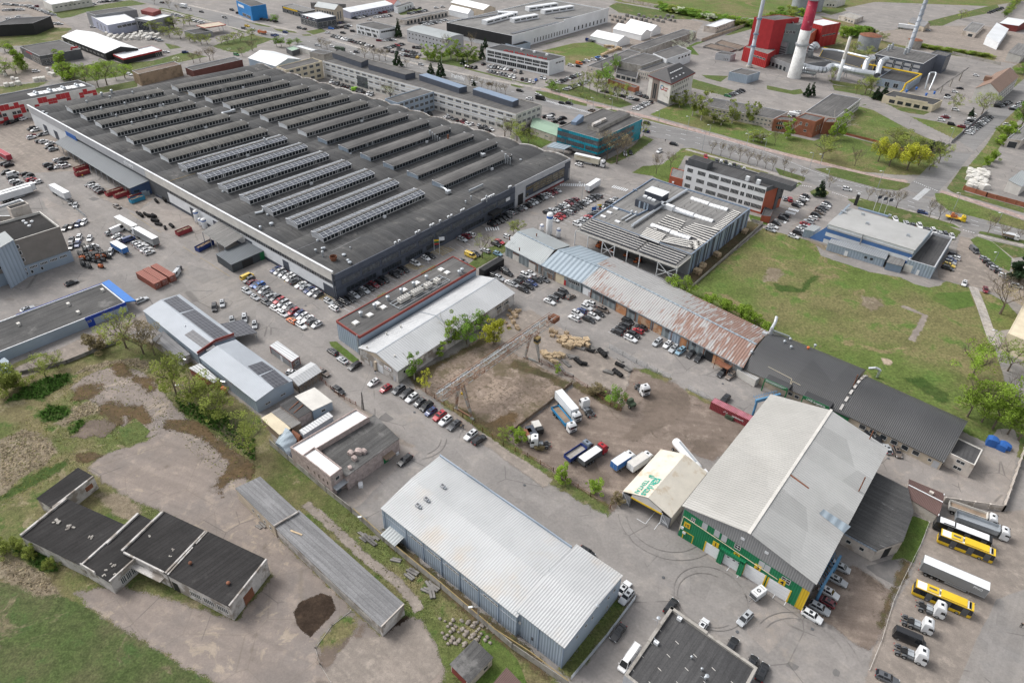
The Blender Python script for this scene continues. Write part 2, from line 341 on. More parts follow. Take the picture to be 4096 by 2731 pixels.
mroof('wall_grey_rib',(.3,.32,.34),AA,.8,.16,rust=((.22,.12,.07),.1));mroof('workshop_wall',(.25,.29,.31),AA,2.2,.2,rust=((.2,.12,.08),.28));M('tent',(.64,.6,.52),.7,.05,dT=(.54,.46,.35),dA=.3)
mroof('brown_roof',(.26,.165,.12),BA,.8,.1);mroof('slate_dark',(.055,.053,.055),AA,.5,.2);mroof('green_roof',(.28,.4,.3),BA,.8,.14);mroof('red_panel',(.4,.03,.03),AA,1.5,.1);mroof('orange_panel',(.5,.1,.05),AA,1.6,.08);mroof('container_red',(.3,.06,.07),AA,.5,.35);mroof('container_rust',(.3,.1,.07),BA,.55,.3,dT=(.38,.2,.15,.4))
mroof('tile_brown',(.14,.085,.075),AA,.35,.3,dT=(.2,.13,.11,.4))
# foliage and tinted paint
def tint_mat(name,base=None,rough=.35,spec=.5,coat=0.,leaf=False):
 g=NG(name);c=g.n('ShaderNodeObjectInfo').outputs['Color']
 if leaf:
  c=g.mul(c,g.step(g.attr('tone'),0,1,.9,2.5));g.fin(c,.8,.15)
  tr=g.n('ShaderNodeBsdfTranslucent');g.set(tr.inputs[0],c);mx=g.n('ShaderNodeMixShader');mx.inputs[0].default_value=.4
  g.t.links.new(g.b.outputs[0],mx.inputs[1]);g.t.links.new(tr.outputs[0],mx.inputs[2]);g.t.links.new(mx.outputs[0],g.out.inputs[0])
 else:
  g.fin(c,rough,spec);g.b.inputs['Coat Weight'].default_value=coat
tint_mat('car_paint',rough=.32,coat=.6);tint_mat('tint',rough=.6,spec=.3);tint_mat('leaf',leaf=True)
M('car_glass',(.018,.021,.025),.08,.05,.6);M('rubber',(.02,.02,.021),.85,.1);M('alloy',(.35,.36,.37),.35,.05,.5,.5);M('lamp_clear',(.75,.77,.8),.2,.02,.6);M('lamp_red',(.4,.02,.02),.3,.02);M('bark',(.14,.115,.09),.9,.2,sc=2);M('bark_pale',(.4,.37,.33),.85,.3,sc=3)
M('twig',(.14,.108,.085),.9,.15);M('skin',(.5,.33,.25),.6,.05);M('hair',(.04,.03,.025),.7,.1);M('stone',(.28,.25,.22),.9,.25,sc=1.5,dT=(.25,.21,.18),dA=.4)
# ground sheets
def sdist(P,poly):
 poly=ar(poly);A=poly;Bq=np.roll(poly,-1,0);d=np.full(len(P),1e9);ins=np.zeros(len(P),bool)
 for a,b in zip(A,Bq):
  e=b-a;w_=P-a;k=np.clip((w_@e)/max(e@e,1e-9),0,1);d=np.minimum(d,np.hypot(*(w_-k[:,None]*e).T))
  c=(a[1]>P[:,1])!=(b[1]>P[:,1])
  if abs(b[1]-a[1])>1e-9:ins^=c&(P[:,0]<(b[0]-a[0])*(P[:,1]-a[1])/(b[1]-a[1])+a[0])
 return np.where(ins,d,-d)
LY=[0.0];SHEETS=[]
def sht(name,mat,poly,lL=None,kD='structure',z=None,margin=3.5,cells=70,smin=.5):
 """one flat patch of ground; its outline lives in the 'sd' attribute (metres inside the edge)"""
 p=ar(poly);lo,hi=p.min(0)-margin,p.max(0)+margin;s=max(smin,sqrt((hi-lo).prod())/cells)
 nx,ny=int((hi[0]-lo[0])/s)+2,int((hi[1]-lo[1])/s)+2
 X,Y=np.meshgrid(lo[0]+s*np.arange(nx),lo[1]+s*np.arange(ny));P=np.stack([X.ravel(),Y.ravel()],1);d=sdist(P,p)
 D=d.reshape(ny,nx);keep=np.maximum.reduce([D[:-1,:-1],D[1:,:-1],D[:-1,1:],D[1:,1:]])>-margin
 lv=0;Pk=P[d>-margin][::3]
 for l2,p2,lo2,hi2 in SHEETS:
  if l2>=lv and(lo2<hi).all()and(lo<hi2).all():
   k=Pk[(Pk>lo2).all(1)&(Pk<hi2).all(1)]
   if len(k)and(sdist(k,p2)>-margin).any():lv=l2
 lv+=1;SHEETS.append((lv,p,lo,hi));zz=lv*.006;LY[0]=max(LY[0],zz)
 jj,ii=np.nonzero(keep);q=np.stack([jj*nx+ii,jj*nx+ii+1,(jj+1)*nx+ii+1,(jj+1)*nx+ii],1);used,inv=np.unique(q,return_inverse=True);q=inv.reshape(q.shape)
 me=bpy.data.meshes.new(name);me.from_pydata([(x,y,zz)for x,y in P[used]],[],q.tolist());me.materials.append(MAT[mat])
 me.attributes.new('sd','FLOAT','POINT').data.foreach_set('value',d[used].astype(np.float32))
 o=new(name,me);o['kind']=kD
 if lL:o['label']=lL
 return o
def stp(line,w0,w1=None):
 w1=w0 if w1 is None else w1;L=[ar(q)for q in line];a,b=[],[]
 for i,q in enumerate(L):
  d=L[min(i+1,len(L)-1)]-L[max(i-1,0)];d=d/norm(d);n=ar([-d[1],d[0]]);a.append(q+n*w0);b.append(q-n*w1)
 return a+b[::-1]
def smooth(line,k=4):
 L=[ar(q)for q in line];o=[]
 for i in range(len(L)-1):
  p0,p1,p2,p3=L[max(i-1,0)],L[i],L[i+1],L[min(i+2,len(L)-1)]
  for j in range(k):
   u=j/k;o.append(.5*(2*p1+(p2-p0)*u+(2*p0-5*p1+4*p2-p3)*u*u+(3*p1-p0-3*p2+p3)*u**3))
 return o+[L[-1]]
def lines(name,mat,segs,wid,z,lL=None):
 m=MB(mat)
 for a,b in segs:
  a,b=ar(a),ar(b);d=b-a;L=norm(d)
  if L<1e-6:continue
  n=ar([-d[1],d[0]])/L*wid/2;m.face((*(a+n),z),(*(a-n),z),(*(b-n),z),(*(b+n),z))
 o=m.bd(name);o['kind']='structure'
 if lL:o['label']=lL
 return o
def lp(a,b,k):return a+(b-a)*k
class Bld:
 """four-cornered building: q[0] nearest the camera, then right, far, left (counter-clockwise)"""
 def __init__(s,name,lL,q,h,cat='building',base=0.0,group=None):
  s.q=[ar(k)for k in q];s.h=h;s.z0=base;s.rO=tg(name,lL,cat,(*s.q[0],base),group)
  s.c=sum(s.q)/4
 def pt(s,u,v,z):a=lp(s.q[0],s.q[1],u);b=lp(s.q[3],s.q[2],u);p=lp(a,b,v);return ar([p[0],p[1],z])
 def L(s,i):return norm(s.q[(i+1)%4]-s.q[i])
 def face(s,i):
  a,b=s.q[i],s.q[(i+1)%4];d=(b-a)/norm(b-a);return a,d,ar([d[1],-d[0]])
 def on(s,i,d,z,out=0.):
  a,e,n=s.face(i);p=a+e*d+n*out;return ar([p[0],p[1],z])
 def slb(s,m,i,d0,d1,z0,z1,out0=-.05,out=.04):
  a,e,n=s.face(i);o=s.on(i,d0,z0,out0);m.box(o,(*(e*(d1-d0)),0),(*(n*(out-out0)),0),(0,0,z1-z0))
 def pnl(s,i,f0,f1,z0,z1,mat,name='panel',out=.04,parent=None,lL=None):
  m=MB(mat);L=s.L(i);s.slb(m,i,f0*L,f1*L,z0,z1,-.05,out);return m.bd(name,parent or s.rO,lL)
 def wnd(s,i,d0,d1,z0,z1,mu=1,frame='frame_white',glass='glass',name='window',fr=.09,rows=1,out=.05,parent=None):
  m=MB(glass);s.slb(m,i,d0,d1,z0,z1,-.02,out-.02);m.mat(frame)
  for z in(z0,z1-fr):s.slb(m,i,d0,d1,z,z+fr,-.02,out+.02)
  for k in range(mu+1):d=d0+(d1-d0-fr)*k/mu;s.slb(m,i,d,d+fr,z0+fr,z1-fr,-.02,out+.02)
  for k in range(1,rows):z=z0+(z1-z0)*k/rows;s.slb(m,i,d0+fr,d1-fr,z,z+fr,-.02,out+.01)
  return m.bd(name,parent or s.rO)
 def wins(s,i,z0,z1,n,f0=.03,f1=.97,fill=.62,**kw):
  L=s.L(i);p=(f1-f0)*L/n
  for k in range(n):d=f0*L+p*(k+(1-fill)/2);s.wnd(i,d,d+p*fill,z0,z1,**kw)
 def door(s,i,f,w_,h_,mat='white',name='door',fr=None,z=0.):
  m=MB(mat);d=f*s.L(i)-w_/2;z+=s.z0;s.slb(m,i,d,d+w_,z,z+h_,-.02,.06)
  if fr:
   m.mat(fr);s.slb(m,i,d-.18,d,z,z+h_+.18,-.02,.1);s.slb(m,i,d+w_,d+w_+.18,z,z+h_+.18,-.02,.1);s.slb(m,i,d,d+w_,z+h_,z+h_+.18,-.02,.1)
  return m.bd(name,s.rO)
 def walls(s,mat,h=None,top=False):m=MB(mat);m.pz_(s.q,s.z0,s.h if h is None else h,top);return m.bd('wall',s.rO)
 def flat(s,wall,roof,par=.5,cop=None,th=.3):
  """walls with a parapet of height par round a flat roof"""
  m=MB(wall);h=s.h;m.pz_(s.q,s.z0,h,False);i_=s.ist(th)
  m.mat(cop or wall)
  for k in range(4):
   j=(k+1)%4;m.face((*s.q[k],h),(*s.q[j],h),(*i_[j],h),(*i_[k],h));m.face((*i_[k],h),(*i_[j],h),(*i_[j],h-par),(*i_[k],h-par))
  m.bd('wall',s.rO);r=MB(roof);r.face(*[(*p,h-par)for p in i_]);return r.bd('roof',s.rO)
 def ist(s,d):
  o=[]
  for k in range(4):
   a=s.q[k];u=s.q[(k+1)%4]-a;v=s.q[(k+3)%4]-a;o.append(a+u/norm(u)*d+v/norm(v)*d)
  return o
 def rfp(s,prof,mat,wall=None,axis=0,over=.35,name='roof',th=.18,mats=None,ends=True,sO=None,eM=None):
  """roof swept along axis (0: parallel to side 0); prof = [(across 0..1, z)]"""
  so=over if sO is None else sO;s.prof=(list(prof),axis,th)
  P=(lambda u,k,z:s.pt(u,k,z))if axis==0 else(lambda u,k,z:s.pt(1-k,u,z))
  La=s.L(0)if axis==0 else s.L(1);Lc=s.L(1)if axis==0 else s.L(0)
  if wall:
   w_=MB(wall);w_.pz_(s.q,s.z0,min(z for _,z in prof),False)
   for(k0,z0),(k1,z1),sg in((prof[0],prof[0],0),(prof[-1],prof[-1],1)):
    b=min(z for _,z in prof)
    if z0>b+.01:w_.face(P(0,k0,b),P(1,k0,b),P(1,k0,z0),P(0,k0,z0))
   if ends:
    b=min(z for _,z in prof);w_.mat(eM or wall)
    for u in(0,1):w_.face(*([P(u,0,b)]*(prof[0][1]>b+.01)+[P(u,k,z)for k,z in prof]+[P(u,1,b)]*(prof[-1][1]>b+.01)))
   w_.bd('wall',s.rO)
  eo=over/La;co=so/Lc;pr=list(prof)
  if so:
   (k0,z0),(k1,z1)=pr[0],pr[1];pr[0]=(k0-co,z0-(z1-z0)/(k1-k0)*co);(k0,z0),(k1,z1)=pr[-2],pr[-1];pr[-1]=(k1+co,z1+(z1-z0)/(k1-k0)*co)
  out=[]
  for gi,seg in enumerate(mats or[(0,len(pr)-1,mat)]):
   a,b,mt=seg;m=MB(mt);pp=pr[a:b+1]
   m.loft([[P(u,k,z+th)for k,z in pp]+[P(u,k,z+.02)for k,z in pp[::-1]]for u in(-eo,1+eo)]);out.append(m.bd(name,s.rO))
  return out[0]
 def uv(s,p):
  u=v=.5;p=ar(p[:2])
  for _ in range(12):
   r=s.pt(u,v,0)[:2]-p;du=s.pt(u+.01,v,0)[:2]-s.pt(u-.01,v,0)[:2];dv=s.pt(u,v+.01,0)[:2]-s.pt(u,v-.01,0)[:2]
   d=np.linalg.solve(ar([du,dv]).T/.02,-r);u+=d[0];v+=d[1]
  return u,v
 def zroof(s,p):
  pr,ax,th=s.prof;u,v=s.uv(p);k=v if ax==0 else 1-u;ks=[a for a,_ in pr];zs=[b for _,b in pr]
  return float(np.interp(k,ks,zs))+th
 def rp(s,n,x,y,off=0.):
  z=s.h
  for _ in range(6):p=t(n,x,y,z+off);z=s.zroof(p)
  return ar([p[0],p[1],z+off])
 def osf(s,name,mat,n,*c,off=.1,th=.08):
  P=[s.rp(n,c[i],c[i+1],off)for i in range(0,len(c),2)];m=MB(mat);k=len(P);m.face(*P)
  for i in range(k):m.face(P[i],P[(i+1)%k],P[(i+1)%k]-ar([0,0,th]),P[i]-ar([0,0,th]))
  return m.bd(name,s.rO)
 def gable(s,mat,wall,rise,axis=0,**kw):return s.rfp([(0,s.h),(.5,s.h+rise),(1,s.h)],mat,wall,axis,**kw)
 def arch(s,mat,wall,rise,axis=0,n=12,**kw):return s.rfp([(k/n,s.h+rise*(1-(2*k/n-1)**2))for k in range(n+1)],mat,wall,axis,**kw)
 def orf(s,n,x,y,z):p=t(n,x,y,z);return ar([p[0],p[1],z])
 def vents(s,spots,z,r=.35,h_=1.1,mat='galv',name='roof_vent',cap=True):
  for sp in spots:
   p=s.orf(*sp,z);m=MB(mat);m.lt(p,[(r,0),(r,h_*.7),(r*1.5,h_*.72),(r*1.4,h_*.9),(r*.3,h_)]if cap else[(r,0),(r,h_)],10);m.bd(name,s.rO)
 def boxes(s,spots,z,sx,sy,sz,mat,name,ang=None,top=None):
  for sp in spots:
   p=s.orf(*sp[:3],z);m=MB(mat);m.cbox(p,sx,sy,sz,AA if ang is None else ang)
   if top:m.mat(top);m.cbox(p+ar([0,0,sz]),sx*.8,sy*.8,.12,AA if ang is None else ang)
   m.bd(name,s.rO)
def q3c(h,a,b,c):
 """plan corners from three roof corners read at height h: near, right, left"""
 p0,p1,p3=t(*a,h),t(*b,h),t(*c,h);return[p0,p1,p1+p3-p0,p3]
def quadg(h,a,b,c,depth=None):
 return q3c(h,a,b,c)
def rect(p,q,w_):
 """plan rectangle with its near side from p (near) to q (right), and w_ metres deep to the far side"""
 p,q=ar(p),ar(q);d=(q-p)/norm(q-p);n=ar([-d[1],d[0]])*w_;return[p,q,q+n,p+n]
def words(name,txt,size,mat,parent,org,right,up,align='CENTER',shear=0.,ext=.03,lL=None):
 """raised lettering standing on a face: org = baseline middle, right/up = directions"""
 cu=bpy.data.curves.new('lettering','FONT');cu.body=txt;cu.size=size;cu.align_x=align;cu.extrude=ext;cu.shear=shear;cu.offset=size*.012
 tmp=new('lettering',cu);bpy.context.view_layer.update()
 me=bpy.data.meshes.new_from_object(tmp.evaluated_get(bpy.context.evaluated_depsgraph_get()));COL.objects.unlink(tmp);bpy.data.objects.remove(tmp)
 r=Vector(right).normalized();u_=Vector(up).normalized();n=r.cross(u_)
 ro=Vector(RL.get(parent.name,(0,0,0)));o_=Vector(org)-ro
 me.transform(Matrix([[r[i],u_[i],n[i],o_[i]]for i in range(3)]+[[0,0,0,1]]));me.materials.clear();me.materials.append(MAT[mat])
 o=new(name,me);o.parent=parent
 if lL:o['label']=lL
 return o
gm=MB('asphalt');gm.face((-3000,-300,0),(3000,-300,0),(3000,5000,0),(-3000,5000,0));go=gm.bd('ground');go['kind']='structure';go['label']='worn grey asphalt ground of the industrial estate'
def D(*c):return ts(-1,*c)
# far land
sht('far_field','grass_field',D(1790,45,1900,28,2010,5,2270,15,2400,-5,2500,-35,1900,-45,1500,-30,1380,-12,1420,5,1640,38))
sht('ploughed_field','dirt_dark',D(2190,-2,2400,-12,2520,-40,2000,-42,2120,-14))
sht('far_field','grass',D(2030,75,2290,10,2300,25,2200,45,2160,62,2060,72))
sht('far_lot','dirt_track',D(2010,75,2120,60,2260,60,2352,80,2352,150,2200,130,2080,110,1990,95))
sht('scrub','grass_rough',D(1420,12,1640,40,1740,52,1860,70,2030,95,2100,112,1960,130,1890,110,1740,70,1560,38,1420,30))
sht('lawn','grass',ts(2,960,25,1710,160,1640,182,1230,170,970,110,890,60))
sht('gravel_yard','dirt_track',ts(2,900,130,1250,175,1640,185,1760,210,1700,290,1690,380,1060,440,920,330))
sht('lawn','grass_field',ts(2,270,470,560,400,740,388,905,462,830,520,600,585,490,600,490,520))
sht('lawn','grass',ts(2,175,440,400,385,690,300,560,335,250,420))
sht('lawn','grass',ts(2,1640,720,2045,835,1960,882,1640,805))
sht('lawn','grass',ts(2,1740,690,1990,700,1915,755,1790,722))
sht('lawn','grass_fresh',ts(2,1600,440,1690,390,1780,380,1650,430,1720,510,1640,500))
sht('lawn','grass',ts(2,1950,330,2180,220,2200,270,2000,325))
sht('tree_lawn','grass',ts(2,290,800,400,770,640,790,800,855,1000,905,1110,962,990,992,440,852))
sht('verge','grass',ts(2,212,832,330,850,690,955,685,978,330,915,230,862));sht('verge','grass',ts(2,750,985,840,975,1000,1020,980,1040))
sht('verge','grass_field',ts(2,1155,1082,1300,1120,2351,1428,2351,1400,1900,1262,1250,1088))
sht('lawn','grass',ts(2,1205,1245,1380,1315,1330,1365,1200,1432,1100,1465,980,1545,850,1480,1100,1350))
sht('lawn','grass_fresh',ts(2,120,1170,240,1230,400,1290,250,1370,100,1330,40,1220))
sht('lawn','grass_field',ts(2,1175,1556,1460,1405,1540,1365,1660,1362,2000,1462,2351,1572,2351,1610,1980,1500,1590,1430,1530,1540,1440,1680,1330,1640))
sht('south_lawn','grass_field',D(1492,264,1526,248,1556,238,1650,240,1700,262,1764,300,1869,324,1919,306,2009,330,2134,362,2172,340,2187,357,2164,385,2126,402,2060,402,1954,392,1764,340))
sht('lawn','grass_field',ts(3,840,978,960,1010,1330,1210,1600,1330,1640,1372,1500,1450,980,1312,640,1215,730,1060))
sht('lawn','grass_field',ts(3,1170,1045,1560,1120,1800,1175,1760,1250,1660,1305,1590,1280,1300,1130));sht('lawn','grass',ts(3,1770,1270,1880,1235,1900,1280,1810,1352,1690,1335))
sht('lawn','grass',ts(3,850,972,1030,918,1200,940,1490,1030,1430,1058,1300,1042,1000,962));sht('lawn','grass',ts(3,590,780,950,830,1055,900,1000,950,850,872,610,830))
sht('lawn','grass',ts(3,-10,785,210,832,300,818,330,860,240,872,-10,822));sht('lawn','grass_rough',ts(3,560,735,960,800,900,830,590,770))
sht('lawn','grass',ts(3,480,60,700,80,720,100,580,140,480,110));sht('lawn','grass_rough',ts(3,480,150,700,200,960,260,1000,330,800,330,660,290))
sht('lawn','grass_rough',ts(3,1380,390,1700,460,2100,520,2080,560,1700,510,1400,440));sht('lawn','grass_rough',ts(3,2351,560,2240,620,2290,700,2200,860,2351,760))
sht('verge','grass_field',ts(3,2000,1340,2190,1040,2351,940,2351,1060,2230,1180,2100,1400,1900,1600,1780,1600))
# upper left and centre
sht('lawn','grass',ts(0,440,100,700,78,850,60,1200,2,1350,40,1010,80,800,112,650,160,560,172))
sht('lawn','grass_rough',ts(0,-20,322,280,272,600,228,660,268,560,350,610,440,180,420,-20,440))
sht('verge','grass',ts(0,560,650,1000,555,1120,585,1400,560,1700,478,1905,522,1640,575,1200,690,820,748,680,755))
sht('lawn','grass',ts(0,1385,288,1560,330,1690,392,1960,425,2060,385,2360,312,2360,485,2060,502,1850,432,1500,342))
sht('lawn','grass',ts(0,1510,398,1692,436,1560,456));sht('verge','grass',ts(0,1470,72,1800,130,2105,200,2075,222,1940,208,1450,92))
sht('verge','grass',ts(0,1680,55,2045,132,1995,142,1590,60));sht('verge','grass',ts(0,2080,245,2360,310,2360,330,2200,290));sht('verge','grass',ts(0,2090,150,2360,225,2360,240,2100,170))
sht('verge','grass',ts(0,870,815,1260,738,1260,800,900,862));sht('verge','grass_rough',ts(0,-20,800,300,765,450,750,350,800,100,850,-20,870))
sht('verge','grass',ts(1,-20,312,130,330,165,360,60,400,-20,425));sht('verge','grass',ts(1,-10,208,150,242,120,252,-10,232));sht('verge','grass',ts(1,155,262,350,290,385,308,200,290))
sht('verge','grass',ts(1,455,290,600,265,645,290,530,322));sht('verge','grass',ts(1,680,380,760,388,965,442,920,448,690,396));sht('verge','grass',ts(1,575,350,640,360,668,376,600,382));sht('verge','grass',ts(1,420,320,500,318,510,332,430,332))
sht('tree_lawn','grass',ts(1,1505,540,1720,500,2020,505,2090,545,1900,622,1540,552));sht('verge','grass',ts(1,1060,482,1390,572,1900,690,2351,790,2351,808,1900,712,1380,592));sht('verge','grass',ts(1,1910,620,2351,730,2351,745,1920,635))
sht('lawn','grass',ts(1,1290,110,1500,85,1570,95,1480,120,1330,142));sht('verge','grass',ts(2,-10,740,60,750,215,780,130,778));sht('verge','grass',ts(2,-10,770,120,805,40,812,-10,800))
sht('far_lot','dirt_track',ts(0,-20,480,180,520,560,640,600,700,430,740,-20,780));sht('far_lot','dirt_track',ts(0,-20,30,280,20,440,130,600,215,660,260,440,250,260,130,-20,150))
# the boulevard, its paths and side streets
sht('boulevard','road_grey',D(370,0,450,17,523,35,588,58,670,80,760,90,828,112,933,135,1076,172,1176,198,1228,212,1261,227,1351,246,1464,272,1651,316,1764,350,1869,392,1912,407,2014,434,2059,440,2147,461,2177,485,2239,500,2380,536,2380,566,2244,537,2189,516,2052,474,1964,451,1914,440,1846,417,1764,390,1589,340,1569,339,1523,322,1481,307,1341,275,1246,242,1176,222,1028,187,898,152,828,130,708,110,650,95,588,82,488,50,370,17,280,-10,330,-18),cells=140)
sht('side_street','road_grey',stp(D(2108,445,2150,405,2215,333,2290,262,2400,165),6.5));sht('side_street','asphalt',stp(D(1535,330,1490,365,1440,388,1330,420),4.5))
sht('side_street','road_grey',stp(D(760,100,850,75,930,58,1010,30),5));sht('side_street','asphalt',stp(D(350,75,430,100,490,122,560,135,640,100),4.2));sht('plant_road','asphalt',stp(D(1975,225,2020,243,2100,288,2175,325,2205,345),3.2))
for nm,ln,w_ in(('pink_path',D(1243,204,1348,236,1451,260,1600,301,1764,345,1900,378,2030,410,2086,417),2.0),('pink_path',D(2160,440,2250,467,2370,506),2.0),('path_grey',D(1958,455,2114,490,2209,521),1.2),('path_grey',D(2246,540,2370,568),1.2),('path_grey',D(2276,553,2330,600),.9),('path_grey',D(756,90,850,118,940,143,1100,178,1243,204),1.5),('path_grey',D(1340,270,1400,250,1440,256),1.3),('path_grey',D(430,12,520,32,588,52,680,72),1.6),('path_grey',D(372,22,500,55,600,80),1.2),('path_grey',D(1575,343,1680,372,1790,402,1840,420),1.1)):
 sht('pavement',nm,stp(smooth(ln),w_))
sht('verge','grass',D(1869,388,1915,385,2024,410,2091,422,2086,429,2061,438,2014,432,1912,405));sht('verge','grass_field',D(2147,444,2165,444,2352,507,2370,534,2239,499,2179,484,2150,462))
sht('verge','grass',D(2174,433,2210,383,2250,383,2214,440,2352,478,2352,490,2190,443));sht('verge','grass_field',D(1962,452,2052,475,2189,515,2209,526,2139,510,2014,475))
sht('lawn','grass',D(1946,458,1964,457,2114,492,2208,532,2190,553,2139,540,2039,500,1971,475));sht('lawn','grass_fresh',D(2227,552,2244,543,2280,556,2324,594,2319,624,2289,610,2249,582));sht('lawn','grass',D(2277,553,2360,572,2360,588,2327,593));sht('verge','grass',D(2246,536,2370,565,2370,556,2252,531))
sht('verge','grass',D(1860,440,1884,430,1905,442,1893,455,1864,447));sht('verge','grass',D(1764,399,1777,402,1778,408,1764,404));sht('verge','grass',D(1819,430,1836,418,1842,424,1822,434));sht('verge','grass',D(1780,385,1850,408,1846,418,1790,402))
# the big field on the right
sht('field','grass_field',D(1752,524,1870,556,1886,588,2000,625,2067,637,2102,653,2132,660,2159,656,2171,645,2229,661,2252,720,2279,782,2310,880,2360,940,2360,1060,2230,1000,1950,850,1740,760,1590,712,1550,690),cells=130)
sht('bare_earth','grass_dry',ts(7,0,890,100,900,140,950,90,1010,-40,1020));sht('bare_earth','grass_dry',ts(7,870,1150,1030,1180,1060,1240,950,1290,860,1230));sht('dirt_path','dirt_track',stp(ts(7,1230,1240,1330,1280,1440,1330,1400,1420,1320,1560),1.0));sht('bare_earth','grass_dry',ts(7,330,620,560,690,800,800,700,800,500,720));sht('fresh_growth','weeds_green',ts(7,50,1030,300,1080,380,1000,420,960,470,960,330,1110,100,1120))
sht('fresh_growth','grass_fresh',ts(7,1560,1120,1850,1110,1900,1240,1700,1280,1500,1180));sht('sand_heap','sand',ts(11,1040,150,1100,160,1150,190,1120,220,1070,205));sht('fresh_growth','weeds_green',ts(11,1250,340,1420,330,1500,390,1640,480,1680,560,1600,560,1450,470))
sht('corner_lawn','grass_field',ts(7,1937,1105,2060,1140,2200,1220,2300,1330,2351,1400,2300,1450,2110,1470,2060,1440,2000,1260));sht('footpath','path_grey',stp(smooth(ts(7,1880,1060,1950,1230,2010,1400,2080,1600)),1.6));sht('lot','dirt_track',ts(7,1560,920,1700,860,1760,600,1850,620,1960,780,2230,960,2351,1060,2351,1250,2130,1140,1880,1060,1630,1010,1560,990))
# lots and yards of the estate
sht('car_park','asphalt_lot',ts(4,1120,1080,1480,960,1750,870,2100,950,2351,1180,2351,1560,1700,1120,1230,1230));sht('concrete_apron','concrete_yard',ts(4,1230,390,1450,270,1800,440,1900,560,1700,620,1480,560))
sht('yard','dirt_track',ts(4,820,120,1400,260,1250,380,900,240));sht('yard','dirt_track',ts(0,0,1120,250,1080,500,1250,800,1568,-20,1600));sht('concrete_yard','concrete_yard',ts(4,380,240,800,440,560,520,420,330))
sht('lawn','grass_fresh',ts(9,670,0,740,0,950,170,890,195,690,40));sht('lawn','grass',ts(5,1950,860,2150,700,2300,660,2330,720,2200,800,2020,900));sht('lawn','grass_field',ts(6,1100,20,1290,50,1450,60,1440,-60,1200,-40));sht('strip_garden','grass_fresh',ts(6,2170,400,2330,440,2350,500,2200,470))
sht('cobbled_strip','moss_dark',ts(6,1610,975,2170,460,2300,500,1640,1085));sht('dark_asphalt','asphalt_dark',ts(6,580,680,1500,900,1600,960,1620,1050,1400,1000,700,720))  # second sheet: strip of darker asphalt along the storage canopy posts
# plot and truck yard
sht('pallet_yard','dirt_track',D(1180,716,1220,712,1330,780,1420,830,1445,850,1435,930,1300,880,1105,765))
sht('truck_yard','dirt',D(1150,1015,1262,930,1322,884,1424,944,1452,845,1500,850,1590,905,1700,965,1740,985,1640,1060,1560,1030,1440,1140,1400,1180,1290,1110,1200,1050),cells=100)
sht('dark_tracks','dirt_dark',ts(10,1250,470,1450,380,1600,470,1650,620,1500,760,1250,820,1100,900,1000,880,1200,700));sht('dark_tracks','dirt_dark',ts(10,1650,900,1800,920,1850,1000,1700,1010));sht('dark_tracks','dirt_dark',ts(10,620,1180,800,1150,900,1330,780,1360))
sht('plot','plot_slabs',D(948,885,1108,772,1312,880,1150,1012),cells=110)
sht('plot_moss','moss_dark',ts(9,1780,560,1960,640,2080,720,2330,830,2300,960,2100,860,1900,720,1760,600));sht('plot_moss','moss_dark',ts(10,0,150,140,200,350,300,540,380,470,440,300,330,100,270,-20,230));sht('plot_moss','moss_dark',ts(9,1380,330,1720,160,2100,-40,2130,10,1700,210,1600,330,1500,420));sht('plot_moss','puddle_moss',ts(9,2100,760,2330,640,2430,700,2300,860,2200,820))
sht('fence_strip','grass_rough',D(1010,925,1024,920,1150,1013,1176,1020,1290,1100,1402,1162,1398,1186,1280,1122,1140,1032));sht('fence_strip','moss_dark',D(1312,872,1330,880,1432,930,1424,948,1318,890));sht('fence_strip','grass_rough',ts(10,1130,250,1260,250,1450,340,1420,380,1200,280));sht('fence_strip','grass_rough',ts(10,1610,440,1880,560,1860,600,1600,470))
sht('road_edge','dirt_track',D(1040,944,1160,1030,1270,1100,1250,1120,1110,1020,1020,950));sht('road_edge','dirt_track',ts(9,600,370,700,430,900,560,1100,700,1340,900,1460,960,1380,1000,1050,720,860,590))
sht('repair','asphalt_patch',ts(9,1110,720,1190,650,1270,710,1210,740));sht('repair','asphalt_patch',ts(4,810,260,860,240,920,260,860,280));sht('repair','asphalt_patch',ts(15,150,1400,200,1365,300,1420,240,1455));sht('repair','asphalt_patch',ts(15,590,1450,620,1430,665,1465,650,1510,600,1500))
sht('forecourt','concrete_yard',ts(9,740,1400,1060,1160,1300,930,1500,1010,1330,1130,1160,1290,960,1500,900,1530));sht('loading_apron','concrete_yard',ts(14,1770,400,2140,640,2170,590,1800,380));sht('loading_apron','concrete_yard',ts(15,0,740,240,880,300,900,270,1000,0,1300,-200,1100,-160,800))
sht('back_yard','concrete_yard',D(2010,1085,2030,1010,2060,990,2150,1040,2235,1075,2290,985,2330,985,2342,1020,2318,1120,2296,1172,2170,1166));sht('east_lot','dirt_track',ts(15,1370,400,1500,100,1700,20,2360,-20,2400,1600,880,1600,960,1280,1130,900,1320,600),cells=100);sht('east_lot','asphalt_lot',ts(15,1750,1568,1900,1200,2100,800,2360,700,2360,1600));sht('muddy_lot','dirt',ts(15,290,900,560,560,780,480,1000,620,1130,720,1130,900,1000,1200,930,1280,600,1060));sht('puddle','asphalt_patch',ts(15,890,500,1130,430,1320,470,1200,690,1010,590));sht('lawn','grass_fresh',ts(15,1130,440,1190,330,1330,30,1490,90,1400,300,1340,470,1240,420));sht('moss','moss_dark',ts(15,1230,440,1320,450,1270,600,1130,790,1050,1080,1000,1060,1130,700));sht('moss','moss_dark',ts(15,290,900,500,600,600,430,520,430,350,700,250,880))
